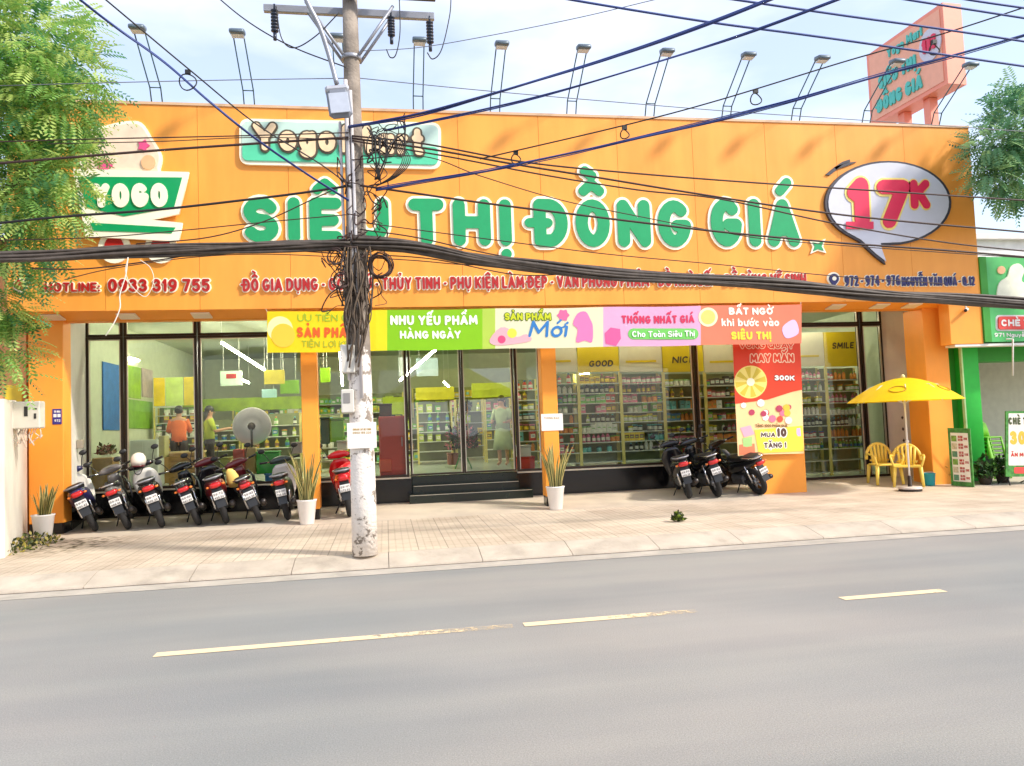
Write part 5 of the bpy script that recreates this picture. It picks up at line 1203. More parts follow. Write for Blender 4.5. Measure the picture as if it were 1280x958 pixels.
    for s0 in range(7):
        a0, a1 = R(20+20*s0), R(40+20*s0)
        q = [(x, 1.25-.325*math.cos(a), .285+.325*math.sin(a)) for a in (a0, a1) for x in (-.06, .06)]
        m.add(q+[(p[0]*.9, p[1], p[2]-.012) for p in q], [(0, 2, 3, 1), (4, 5, 7, 6), (0, 4, 6, 2), (1, 3, 7, 5)], 0, True)
    m.build('front_fender', body, b)
    # tail
    m = MB(); m.loft([(0, -.40, .735, .055, .022), (0, -.385, .735, .09, .042), (0, -.33, .735, .1, .05)], 14, 'y', 3); m.build('tail_lamp', TAIL, b)
    for s in (-1, 1):
        m = MB(); m.ell((s*.125, -.34, .725), .03, .025, .02, 10, 6); m.build('indicator', AMB, b)
    m = MB(); m.loft([(0, -.30, .66, .075, .012), (0, -.36, .58, .085, .012), (0, -.39, .46, .08, .012), (0, -.395, .36, .07, .01)], 10, 'y', 6) if False else m.slab([(-.08, -.28, .68), (.08, -.28, .68), (.075, -.37, .36), (-.075, -.37, .36)], (0, -.012, -.004)); m.build('rear_fender', BKP, b)
    T = Matrix.Translation((0, -.375, .56)) @ Matrix.Rotation(R(-14), 4, 'X')
    m = MB(); m.box(-.088, .088, -.006, .006, -.062, .062, T=T, b=.003); pl = m.build('number_plate', PLATE, b)
    tt = lettering('lettering', plate, Vector((-.075, -.3845, .565)), .15, .04, INK, pl, r=.1, depth=.002, tol=.03, step=.05); 
    t2 = lettering('lettering', '%03d.%02d' % (hash(label) % 900 if False else (len(label)*37) % 900+37, (len(label)*13) % 90+7), Vector((-.075, -.398, .508)), .15, .04, INK, pl, r=.1, depth=.002, tol=.03, step=.05)
    # grab rail, engine, exhaust, shocks, stand
    m = MB(); m.tube(smooth([(-.13, .05, .84), (-.15, -.2, .86), (-.1, -.38, .87), (0, -.42, .875), (.1, -.38, .87), (.15, -.2, .86), (.13, .05, .84)], 5), .014, 7); m.build('grab_rail', CHR if kind != 'scooter' else GALV, b)
    m = MB(); m.bbox(-.12, .1, .22, .66, .2, .42, .05); m.build('engine', mat('engine grey', (92, 92, 94), .5, metal=.4, var=.2, grime=.3), b)
    m = MB(); m.tube(smooth([(.08, .62, .24), (.15, .35, .22), (.165, .1, .26), (.17, -.3, .36)]), [.02]*6+[.03]*6+[.055]*6+[.045], 10); m.build('exhaust', mat('dark exhaust', (70, 66, 64), .35, metal=.6, grime=.2), b)
    for s in (-1, 1):
        m = MB(); m.tube([(s*.1, -.03, .3), (s*.11, .04, .66)], .022, 8); m.build('shock_absorber', CHR, b)
    m = MB(); m.box(-.095, -.07, -.04, .5, .26, .32); m.box(.07, .095, -.04, .5, .26, .32); m.build('swing_arm', BKP, b)
    m = MB(); m.tube([(-.1, .4, .25), (-.26, .46, .0)], .012, 6); m.build('side_stand', BKP, b)
    return b
WHB = mat('white bike paint', (226, 222, 214), .3, coat=.5, var=.04); NVB = mat('navy bike paint', (36, 36, 84), .3, coat=.5); BKB = mat('black bike paint', (24, 24, 28), .25, coat=.5, var=.1)
GYB = mat('grey bike paint', (110, 106, 104), .3, coat=.5); REB = mat('red bike paint', (206, 18, 30), .25, coat=.6, var=.06); DGB = mat('dark green bike paint', (36, 52, 44), .3, coat=.5); SLB = mat('silver bike paint', (190, 188, 186), .3, metal=.4, coat=.4); MRB = mat('maroon bike paint', (104, 22, 30), .3, coat=.5)
BK = [  # px, rear tyre contact v, heading, lean, kind, paints, label
    (121, 663, 18, -23, 'scooter', NVB, WHB, 'navy and white scooter leaning at the left end of the left motorbike row'),
    (162, 661, 13, -20, 'underbone', GYB, BKB, 'grey tailed black motorbike second from the left, beside the navy and white scooter'),
    (204, 660, 16, -18, 'scooter', BKB, WHB, 'black scooter with a white front shield beneath the white helmet'),
    (250, 656, 10, -20, 'underbone', BKB, DGB, 'black motorbike just in front of the pane edge, between the helmet and the yellow raincoat'),
    (284, 655.5, 14, -16, 'scooter', MRB, BKB, 'maroon tailed scooter with the folded yellow raincoat on it'),
    (326, 653, 11, -21, 'underbone', MRB, BKB, 'maroon motorbike in front of the red bag and the round white fan'),
    (361, 651, 3, -10, 'scooter', DGB, WHB, 'dark green and white scooter half hidden by the middle potted plant'),
    (438, 647, 4, -9, 'scooter', REB, REB, 'bright red scooter half hidden behind the concrete pole'),
    (862, 624, -13, -12, 'scooter', BKB, BKB, 'black scooter leftmost of the three right of the entrance'),
    (898, 622, -7, -15, 'underbone', BKB, BKB, 'middle black motorbike of the three right of the entrance'),
    (951, 620.5, 10, -22, 'underbone', BKB, SLB, 'silver and black motorbike turned in front of the promotion banner column')]
PLT_ = ['59-P1', '59-X2', '59-Y1', '50-N1', '59-T2', '59-X3', '59-H1', '59-V1', '59-P2', '59-S3', '59-D1']
bikes = []
for (u, v, hd, ln, kd, c1, c2, lb), ptx_ in zip(BK, PLT_):
    o = bike(lb, kd, c1, c2, ptx_); p = atz(u, v, .19); p.y = 14.62 if u < 500 else 14.55
    d = ray(u, v); p = EYEV+d*((14.62 if u < 500 else 14.5)/d.y)
    o.location = (p.x, p.y, gz(p.y)+.004); o.rotation_euler = (R(3.4), R(ln), R(hd)); o.scale = [random.uniform(1.0, 1.1)]*3; bikes.append(o)
# things left on the bikes
def on(v, Y, u): return at(u, v, Y)
p = at(173, 575, 15.3)
h = root('helmet', p, 'white open-face helmet hung on the third scooter from the left', 'helmet')
mb = MB(); mb.loft([(p.x, p.y, p.z-.10, .115, .13), (p.x, p.y, p.z-.03, .135, .15), (p.x, p.y, p.z+.05, .125, .14), (p.x, p.y, p.z+.11, .085, .095), (p.x, p.y, p.z+.135, .03, .035)], 18, 'z', 2.1); bind(h, mb.build('shell', mat('helmet white', (236, 226, 214), .25, coat=.5)))
mb = MB(); mb.loft([(p.x, p.y, p.z-.13, .105, .12), (p.x, p.y, p.z-.102, .117, .132)], 18, 'z', 2.1); bind(h, mb.build('rim', MRB))
mb = MB(); mb.tube(smooth([(p.x-.1, p.y, p.z-.1), (p.x-.05, p.y-.02, p.z-.25), (p.x+.03, p.y-.02, p.z-.26), (p.x+.1, p.y, p.z-.1)]), .009, 5); bind(h, mb.build('strap', BKP))
p = at(291, 596, 15.05)
mb = MB(); mb.loft([(p.x, p.y, p.z-.2, .06, .05), (p.x+.01, p.y, p.z-.1, .12, .07), (p.x-.01, p.y, p.z+.02, .11, .07), (p.x-.04, p.y, p.z+.11, .08, .06), (p.x-.05, p.y, p.z+.15, .03, .03)], 12, 'z', 2.4)
tag(mb.build('raincoat', mat('yellow raincoat', (240, 206, 110), .6, var=.12, scale=8)), 'folded yellow raincoat laid over the seat of a maroon motorbike', 'raincoat')
p = at(430, 592, 15.1)
mb = MB(); mb.loft([(p.x, p.y, p.z-.2, .14, .13), (p.x-.03, p.y, p.z-.08, .19, .15), (p.x, p.y, p.z+.06, .17, .14), (p.x+.06, p.y, p.z+.16, .1, .1), (p.x+.09, p.y, p.z+.21, .04, .04)], 16, 'z', 2.2)
tag(mb.build('bag', mat('red bag', (216, 20, 34), .45, var=.15, scale=9, bump=.3, bscale=8)), 'bulging red bag on the front of the bright red scooter', 'bag')

# ================================================================== potted snake plants
LFG = leaf_mat('snake leaf green', (70, 86, 40), .15); LFY = leaf_mat('snake leaf edge', (206, 190, 120), .15)
def snake_plant(loc, label, n, h, seed, pot_m, tilt=.3):
    rn = random.Random(seed); r = root('potted_plant', loc, label, 'potted plant', 'snake plants in white pots along the shop front')
    mb = MB(); mb.lathe([(.118, 0), (.122, .005), (.168, .40), (.178, .41), (.178, .43), (.16, .43), (.155, .39), (.0, .385)], n=28); mb.build('pot', pot_m, r)
    mb = MB(); mb.lathe([(.152, .386), (.1, .395), (.02, .4)], n=16); mb.build('soil', mat('soil', (58, 44, 32), .95, var=.3, scale=30), r)
    mb = MB()
    for i in range(n):
        a = rn.uniform(0, 6.283); rr = .11*math.sqrt(rn.random()); b = Vector((rr*math.cos(a), rr*math.sin(a), .38)); hh = h*rn.uniform(.55, 1.05)
        out = Vector((math.cos(a), math.sin(a), 0))*rn.uniform(.06, tilt*1.35)+Vector((rn.uniform(-.08, .08), rn.uniform(-.08, .08), 0)); tw = rn.uniform(0, 3.14); w = rn.uniform(.018, .03)
        P = []; k = 6
        for j in range(k+1):
            t = j/k; c = b+Vector((0, 0, hh*t))+out*hh*(t**1.6); ww = w*(.75+.9*t-1.6*t**3) if t < 1 else 0
            s = Vector((math.cos(tw+t), math.sin(tw+t), 0)); P.append([c-s*ww, c-s*ww*.45, c+s*ww*.45, c+s*ww])
        vs = [q for row in P for q in row]
        for col, mi in ((0, 1), (1, 0), (2, 1)): mb.add(vs, [(j*4+col, j*4+col+1, (j+1)*4+col+1, (j+1)*4+col) for j in range(k)], mi, True)
    mb.build('leaves', [LFG, LFY], r); return r
POTW = mat('white pot glaze', (234, 228, 222), .35, var=.04, grime=.12)
snake_plant((*at(54, 676, 13.95)[:2], gz(13.95)), 'snake plant in a white pot by the mossy patch at the left column', 26, .55, 1, POTW, .35)
snake_plant((*at(384, 655.5, 14.1)[:2], gz(14.1)), 'tall snake plant in a white pot just left of the concrete pole', 30, .92, 2, POTW, .38)
snake_plant((*at(695, 635, 14.15)[:2], gz(14.15)), 'snake plant in a white pot below the paper notice right of the entrance', 30, .86, 3, POTW, .3)
# weeds
def weeds(name, c, rx, ry, h, n, seed, ms, label, cat, kind=None, w=.05):
    rn = random.Random(seed); mb = MB()
    for i in range(n):
        a = rn.uniform(0, 6.283); q = math.sqrt(rn.random()); b = Vector((c[0]+rx*q*math.cos(a), c[1]+ry*q*math.sin(a), c[2]+h*rn.random()*(1-q*.5)))
        d = Vector((rn.uniform(-1, 1), rn.uniform(-1, 1), rn.uniform(0, 1.2))).normalized(); s = d.cross(Vector((rn.uniform(-1, 1), rn.uniform(-1, 1), 1))).normalized(); l = w*rn.uniform(.8, 1.9)
        mb.add([b, b+d*l*.5+s*l*.3, b+d*l, b+d*l*.5-s*l*.3], [(0, 1, 2, 3)], rn.choice((0, 1, 2)))
    return tag(mb.build(name, ms), label, cat, None, kind)
WM = [leaf_mat('weed green', (84, 96, 40)), leaf_mat('weed yellow', (176, 164, 80)), leaf_mat('weed dark', (46, 58, 26))]
p = at(22, 674, 13.3); weeds('weed_patch', (-5.55, 13.2, .12), .3, .9, .22, 420, 3, WM, 'low yellow green weeds along the foot of the whitewashed wall', 'weeds', 'stuff')
p = atz(848, 652, .14); weeds('leaf_clump', (p.x, p.y, .14), .09, .07, .17, 220, 5, [WM[0], leaf_mat('clump light', (150, 170, 60)), WM[2]], 'small leafy green clump lying on the pavement right of the entrance', 'plant', w=.045)

# ================================================================== parasol, chairs, bucket
p = at(1138, 613, 13.9); PXX = p.x; PZ = gz(13.9)
par = root('parasol', (PXX, 13.9, PZ), 'yellow parasol on a thin white pole standing before the right end column', 'parasol')
YC = mat('yellow parasol cloth', (252, 214, 8), .65, var=.05, trans=.3)
mb = MB(); n = 8; rings = 7; vs = [(0, 0, 2.26)]
for j in range(1, rings+1):
    t = j/rings
    for i in range(n*4):
        a = 2*math.pi*i/(n*4)+.2; seg = (i % 4)/4; k = 1-.035*math.sin(math.pi*seg)*t; rr = 1.07*t*k
        z = 2.26-.47*t**1.75+.02*math.sin(math.pi*seg)*(t if j < rings else .0); vs.append((rr*math.cos(a), rr*math.sin(a), z))
N = n*4
fs = [(0, 1+i, 1+(i+1) % N) for i in range(N)]+[(1+(j-1)*N+i, 1+j*N+i, 1+j*N+(i+1) % N, 1+(j-1)*N+(i+1) % N) for j in range(1, rings) for i in range(N)]
mb.add(vs, fs, 0, False); o = mb.build('canopy', YC, par)
for pl in o.data.polygons: pl.use_smooth = True
for a in (-2.35, -1.0):
    mb = MB(); P = []
    for k in range(21):
        q = R(18*k); aa = a+.2*math.cos(q); rr = .74+.1*math.sin(q); t = rr/1.07; P.append((rr*math.cos(aa), rr*math.sin(aa), 2.268-.47*t**1.75))
    mb.tube(P, .009, 5); mb.build('printed_oval', mat('amber print', (190, 140, 6), .6), o)
mb = MB(); mb.lathe([(.02, 2.255), (.045, 2.265), (.03, 2.31), (.012, 2.33)], n=10); mb.build('finial', mat('cream plastic', (240, 226, 160), .5), par)
for i in range(8):
    a = 2*math.pi*i/8+.2; mb = MB(); mb.tube([(.03*math.cos(a), .03*math.sin(a), 2.2), (.6*math.cos(a), .6*math.sin(a), 2.1), (1.05*math.cos(a), 1.05*math.sin(a), 1.79)], .007, 5); mb.tube([(.03*math.cos(a), .03*math.sin(a), 1.75), (.6*math.cos(a), .6*math.sin(a), 2.09)], .006, 5); mb.build('rib', WHITE, par)
mb = MB(); mb.tube([(0, 0, .05), (0, 0, 2.25)], .018, 10); mb.lathe([(.02, .95), (.032, .96), (.032, 1.0), (.02, 1.01)], n=10); mb.build('pole', WHITE, par)
mb = MB(); mb.lathe([(.02, .30), (.035, .3), (.04, .09), (.19, .075), (.21, .05), (.215, 0)], n=28); mb.build('base', mat('dark parasol base', (44, 34, 32), .5), par)
mb = MB(); mb.lathe([(.216, .045), (.22, .05), (.205, .085), (.16, .09)], n=28); mb.build('base_ring', mat('pale rim', (214, 200, 188), .5), par)
def armchair(loc, rz, label, m):
    r = root('plastic_armchair', loc, label, 'chair', 'yellow plastic armchairs under the parasol', rz)
    # faces -Y
    for sx in (-1, 1):
        for sy in (-1, 1):
            mb = MB(); mb.tube([(sx*.27, sy*.24, 0), (sx*.235, sy*.2, .41)], [.028, .042], 6); mb.build('leg', m, r)
    mb = MB(); mb.bbox(-.25, .25, -.25, .22, .40, .435, .012); mb.build('seat', m, r)
    mb = MB()   # arched back with slots
    arc_ = [(.27*math.cos(R(a)), .24+.06*math.sin(R(a)), .52+.33*math.sin(R(a))) for a in range(0, 181, 15)]
    mb.tube(arc_, .034, 7)
    for x in (-.16, -.08, 0, .08, .16): mb.tube([(x*.8, .21, .43), (x, .27, .52+.31*math.sqrt(max(0, 1-(x/.28)**2)))], .031, 6)
    mb.tube([(-.2, .23, .5), (.2, .23, .5)], .022, 6); mb.build('backrest', m, r)
    for s in (-1, 1):
        mb = MB(); mb.tube(smooth([(s*.25, -.22, .42), (s*.3, -.24, .58), (s*.31, -.12, .63), (s*.3, .1, .64), (s*.27, .24, .62)]), .022, 7); mb.build('armrest', m, r)
    return r
YP = mat('yellow chair plastic', (238, 206, 92), .45, var=.05)
armchair((at(1136, 608, 14.5).x, 14.5, gz(14.5)), -.62, 'yellow plastic armchair directly behind the parasol pole', YP)
armchair((at(1107, 606, 14.95).x, 14.95, gz(14.95)), -.2, 'yellow plastic armchair farther back, left of the parasol pole', YP)
p = at(1162, 609, 14.45)
r = root('bucket', (p.x, 14.45, gz(14.45)), 'small teal bucket beside the yellow chair at the right column', 'bucket')
mb = MB(); mb.lathe([(.10, 0), (.105, .005), (.125, .24), (.132, .245), (.132, .255), (.118, .255), (.1, .02), (.0, .018)], n=20); mb.build('body', mat('teal plastic', (30, 150, 160), .4), r)
mb = MB(); mb.tube([(.13*math.cos(R(a)), 0, .25+.03*math.sin(R(a))) for a in range(0, 181, 20)], .006, 5); mb.build('handle', WHITE, r)
# menu board on the pavement, poster stand, stacked chairs, shrubs at the green shop
r = root('menu_board', (11.6, 13.9, gz(13.9)), 'narrow free-standing menu board with a leafy green border beside the right column', 'menu board')
a = atz(1190, 604, .16); MX0 = at(1188, 600, 14.2).x; MX1 = at(1216.5, 605, 13.85).x
A_ = Vector((at(1189, 604, 14.3).x, 14.3, .17)); B_ = Vector((at(1217.5, 611, 13.9).x, 13.9, .15)); mx_ = (B_-A_); ML = mx_.length; mx_.normalize(); MH = (at(1189, 535, 14.3).z-.17); MN = mx_.cross(UP).normalized()
mb = MB(); mb.slab([A_, B_, B_+UP*MH, A_+UP*MH], -MN*.03); bind(r, mb.build('board', mat('leafy border print', (72, 140, 60), .5, var=.5, scale=14)))
def on_menu(name, x0, x1, z0, z1, m, lift): 
    mb = MB(); O = A_+MN*lift; mb.slab([O+mx_*(ML*x0)+UP*(MH*z0), O+mx_*(ML*x1)+UP*(MH*z0), O+mx_*(ML*x1)+UP*(MH*z1), O+mx_*(ML*x0)+UP*(MH*z1)], MN*.002); bind(r, mb.build(name, m))
on_menu('panel', .12, .9, .08, .92, mat('menu white', (232, 228, 214), .5), .003)
for i in range(6):
    z = .8-.135*i; on_menu('photo_patch', .15, .38, z-.03, z+.07, mat('menu photo %d' % (i % 3), [(120, 160, 70), (200, 190, 160), (90, 140, 110)][i % 3], .5, var=.4, scale=20), .006)
    for s, x0, x1, dz in ((['CHE THAI', 'CHE BUOI', 'RAU MA', 'SINH TO', 'KEM BO', 'TRA SUA'][i], .45, .66, .03), ('DAC BIET', .45, .66, -.02), (['20K', '15K', '12K', '25K', '20K', '18K'][i], .7, .86, 0)):
        O = A_+MN*.006+mx_*(ML*x0)+UP*(MH*(z+dz)); bind(r, lettering('lettering', s, O, ML*(x1-x0), .05, mat('menu red', (176, 50, 44), .5), None, ax=mx_, ay=UP, r=.12, depth=.002, tol=.03, step=.06))
mb = MB(); mb.tube([A_+mx_*.1, A_+mx_*.1-MN*.4+UP*.0+mx_*.05], .012, 5); mb.tube([A_+UP*MH*.8-MN*.03, A_-MN*.4], .012, 5); bind(r, mb.build('strut', DK))
r = root('poster_stand', (at(1272, 600, 13.9).x, 13.9, .15), 'white and green poster stand on metal legs at the right edge', 'poster stand')
bind(r, pshape('board', rrect_px(1256, 514, 1300, 596, 1), 13.9, mat('leafy border print', (72, 140, 60), .5), depth=.03), pshape('panel', rrect_px(1259, 517, 1300, 582, 1), 13.9, mat('menu white', (232, 228, 214), .5), depth=.004, lift=.031))
for s, u0, u1, v, h, c in (('CHÈ THÁI', 1259, 1296, 531, 9, (70, 80, 40)), ('30K', 1261, 1292, 556, 17, (214, 180, 60)), ('ĂN MỘT LẦN', 1262, 1300, 571, 5, (190, 50, 40))): bind(r, ptext('lettering', s, u0, v, u1, v, h, 13.9, mat('poster ink '+str(c), c, .5), None, depth=.003, lift=.036, r=.13))
bind(r, pshape('red_strip', rrect_px(1266, 584, 1300, 592, 2), 13.9, mat('coral label', (226, 74, 66), .5), depth=.003, lift=.031))
mb = MB()
for u in (1261, 1290): q = at(u, 597, 13.9); mb.tube([(q.x, 13.92, q.z), (q.x-.02, 13.86, gz(13.9))], .012, 6); mb.tube([(q.x, 13.92, q.z), (q.x, 14.2, gz(14.2))], .012, 6)
bind(r, mb.build('legs', DK))
gm = mat('lime chair plastic', (120, 190, 50), .45, var=.06); q = at(1246, 606, 14.9)
for i in range(7):
    r = root('stacked_chair', (q.x-.02*i, 14.9, gz(14.9)+.085*i), 'lime green plastic chair in the stack beside the bright green column', 'chair', 'lime chairs in the stack')
    if i == 0:
        proto_s = r
        for sx in (-1, 1):
            for sy in (-1, 1): mb = MB(); mb.tube([(sx*.2, sy*.19, 0), (sx*.16, sy*.16, .38)], .02, 6); mb.build('leg', gm, r)
        mb = MB(); mb.bbox(-.19, .19, -.18, .18, .37, .40, .012); mb.build('seat', gm, r)
        mb = MB(); mb.loft([(0, .17, .4, .17, .015), (0, .2, .55, .18, .015), (0, .22, .68, .15, .015), (0, .225, .74, .08, .012)], 12, 'z', 4); mb.build('backrest', gm, r)
    else:
        bpy.data.objects.remove(r); c = copy_tree(proto_s); c.location = (q.x-.02*i, 14.9, gz(14.9)+.085*i)
for i, (u, v, Y, rx, h, l) in enumerate(((1232, 603, 14.2, .2, .5, 'dark leafy potted shrub right of the menu board'), (1254, 606, 14.3, .24, .45, 'low leafy shrub in front of the stacked lime chairs'), (1185, 600, 14.6, .06, .4, 'thin dark plant behind the menu board'))):
    p = at(u, v, Y); weeds('shrub', (p.x, Y, gz(Y)+.12), rx, rx, h, 300, 20+i, [leaf_mat('shrub green', (52, 96, 40)), leaf_mat('shrub light', (96, 140, 60)), WM[2]], l, 'shrub', w=.08)
    if i < 2:
        mb = MB(); mb.lathe([(.1, 0), (.14, .16), (.15, .18), (.12, .18), (.1, .05), (0, .05)], (p.x, Y, gz(Y)), 16); tag(mb.build('plant_pot', mat('dark pot', (60, 52, 46), .6)), 'dark pot under the '+('leafy shrub beside the menu board' if i == 0 else 'low shrub before the stacked chairs'), 'pot')

# ================================================================== inside the shop
LITE = mat('tube light', (255, 252, 232), .5, emit=42)
FL = SILL
def tube_light(a, b, label):
    mb = MB(); mb.tube([a, b], .024, 8); r = root('tube_light', (a+b)/2, label, 'lamp', 'tube lights in the shop'); bind(r, mb.build('tube', LITE))
    d = (b-a).normalized()
    mb = MB(); mb.tube([a+UP*.045, b+UP*.045], .02, 4); bind(r, mb.build('batten', WHITE))
    mb = MB(); mb.tube([a+UP*.07, Vector((a.x, a.y, 4.35))], .006, 4); mb.tube([b+UP*.07, Vector((b.x, b.y, 4.35))], .006, 4); bind(r, mb.build('hanger', WHITE))
for (q0, q1, l) in (((277, 429, 17.6), (331, 463, 20.5), 'long bright tube light behind the wide left pane'), ((300, 474, 22), (311, 479, 23.2), 'small far tube light left of the hanging signs'), ((545, 437, 17.8), (500, 476, 20.5), 'bright tube light crossing the left entrance door'), ((425, 440, 18.5), (428, 482, 22), 'tube light seen just left of the concrete pole'), ((555, 478, 22.5), (561, 484, 23.6), 'short far tube light in the middle of the entrance'), ((723, 470, 17.3), (736, 468, 17.6), 'short tube light behind the good header panel'), ((160, 448, 19), (190, 455, 21.5), 'dim tube light over the green posters')):
    tube_light(at(*q0), at(*q1), l)
for i, (x, y) in enumerate(((6.3, 22.5), (9.6, 19.5))):
    tube_light(Vector((x, y-.8, 4.0)), Vector((x, y+.8, 4.0)), ['tube light under the ceiling behind the tall shelves', 'tube light under the ceiling in the rightmost bay'][i])
for i, (x0, x1, w) in enumerate(((3.6, 4.9, 'over the good header'), (5.2, 6.5, 'over the nice header'), (7.0, 8.2, 'behind the promotion banner'), (8.9, 10.6, 'over the smile header'), (-5.2, -3.9, 'behind the narrow left panes'), (-3.4, -1.9, 'above the round fan'), (-1.1, .3, 'above the red cabinet'))):  # added tube row, hidden above the transom, to brighten the interior and headers
    tube_light(Vector((x0, 16.55, 4.27)), Vector((x1, 16.55, 4.27)), 'added unseen tube light just inside the glass '+w)
# goods: boxes and bottles sharing a few meshes
PAL = [(206, 70, 56), (240, 206, 60), (110, 180, 70), (60, 120, 170), (230, 226, 214), (226, 140, 60), (220, 120, 150), (120, 180, 90), (60, 60, 64), (150, 110, 80), (190, 210, 90), (110, 190, 190)]
GM = [mat('goods colour %d' % i, c, .45, var=.2, scale=25) for i, c in enumerate(PAL)]
def proto_mesh(kind, m):
    mb = MB()
    if kind == 'box': mb.box(-.055, .055, -.05, .05, 0, .17, b=.004); mb.box(-.043, .043, -.0515, -.0503, .05, .12, 1); mb.box(-.03, .03, -.0528, -.0518, .075, .09, 2)
    elif kind == 'bottle': mb.lathe([(.036, 0), (.04, .006), (.04, .11), (.03, .13), (.014, .145), (.014, .155), (.018, .157), (.018, .185)], n=10); mb.lathe([(.0405, .03), (.0412, .032), (.0412, .09), (.0405, .092)], n=10, mi=1); mb.lathe([(.019, .158), (.02, .16), (.02, .186), (.002, .187)], n=8, mi=2)
    else: mb.lathe([(.05, 0), (.053, .005), (.053, .1), (.056, .102), (.056, .125), (.05, .127)], n=12); mb.lathe([(.0532, .02), (.054, .022), (.054, .08), (.0532, .082)], n=12, mi=1); mb.lathe([(.0565, .101), (.058, .103), (.058, .126), (.002, .129)], n=10, mi=2)
    o = mb.build(kind, [m, GM[(GM.index(m)*5+4) % 12] if GM.index(m) % 2 else GM[4], GM[(GM.index(m)*7+3) % 12]]); me = o.data; bpy.data.objects.remove(o); return me
PM = {(k, i): proto_mesh(k, m) for k in ('box', 'bottle', 'jar') for i, m in enumerate(GM)}
POST = mat('cream shelf post', (226, 206, 120), .45); SHELFM = mat('pale shelf board', (214, 214, 200), .5)
YHD = mat('yellow header', (226, 190, 20), .55, var=.04); WHD = mat('pale header', (222, 206, 176), .55, var=.04)
HEADT = mat('dark header lettering', (62, 54, 30), .6)
def rack(name, x0, x1, Y, z0, z1, n, label, post=POST, depth=.4, back=True, group='shelf racks in the shop'):
    r = root(name, ((x0+x1)/2, Y, z0), label, 'shelf', group)
    mb = MB()
    for x in (x0, x1-.035):
        mb.box(x, x+.035, Y, Y+.035, z0, z1); mb.box(x, x+.035, Y+depth-.035, Y+depth, z0, z1)
    bind(r, mb.build('frame', post))
    for i in range(n):
        z = z0+.06+(z1-z0-.1)*i/n; mb = MB(); mb.box(x0+.037, x1-.037, Y+.005, Y+depth-.005, z, z+.022); bind(r, mb.build('shelf_board', SHELFM))
    if back:
        mb = MB(); mb.box(x0+.037, x1-.037, Y+depth+.001, Y+depth+.015, z0+.05, z1); bind(r, mb.build('back_panel', mat('rack back', (132, 138, 100), .7)))
    return r
rn = random.Random(31); NG = 0
WORD = {'box': 'box', 'bottle': 'bottle', 'jar': 'jar'}
CN = ['red', 'yellow', 'green', 'blue', 'white', 'orange', 'pink', 'pale green', 'black', 'brown', 'lime', 'aqua']
def row(x0, x1, Y, z, step, where, cols=None, kinds=('box', 'bottle', 'jar'), fill=.9, scale=1):
    global NG
    k = rn.choice(kinds); x = x0; ci = rn.choice(cols or range(12))
    while x < x1:
        if rn.random() < .22: ci = rn.choice(cols or range(12)); k = rn.choice(kinds)
        if rn.random() < fill:
            o = link('shop_'+k, PM[(k, ci)], None, (x, Y+rn.uniform(-.02, .02), z)); s = scale*rn.uniform(.9, 1.12); o.scale = (s*min(1, step/.12), s, s*rn.uniform(.85, 1.1)); o.rotation_euler.z = rn.uniform(-.15, .15)
            tag(o, 'small %s %s on %s' % (CN[ci], WORD[k], where), WORD[k], 'goods on %s' % where); NG += 1
        x += step*rn.uniform(.92, 1.1)
def rack_px(u0, u1, Y, v0, v1, n, label, where, hdr=None, step=.16, **k):
    a = at(u0, (v0+v1)/2, Y); b = at(u1, (v0+v1)/2, Y); zt = at((u0+u1)/2, v0, Y).z; zb = FL if at((u0+u1)/2, v1, Y).z > FL-.2 else .27
    if u0 > 1000: zb = .27
    r = rack('shelf_rack', a.x, b.x, Y, zb, zt, n, label, **k)
    return r, a.x, b.x, zb, zt
RK = [(690, 725, 'narrow rack bay beside the column behind the right glass', 'the narrow rack by the column', None, 0),
      (725, 778, 'rack bay under the header reading GOOD', 'the rack under the good header', 'GOOD', 1),
      (778, 832, 'rack bay under the pale header between GOOD and NICE', 'the rack under the pale header', None, 0),
      (832, 884, 'rack bay under the header reading NICE', 'the rack under the nice header', 'NICE', 1),
      (884, 938, 'rack bay partly behind the promotion banner', 'the rack beside the promotion banner', None, 0),
      (990, 1036, 'rack bay right of the promotion banner with white and green bottles', 'the rack right of the promotion banner', None, 0),
      (1036, 1084, 'rack bay under the header reading SMILE', 'the rack under the smile header', 'SMILE', 1)]
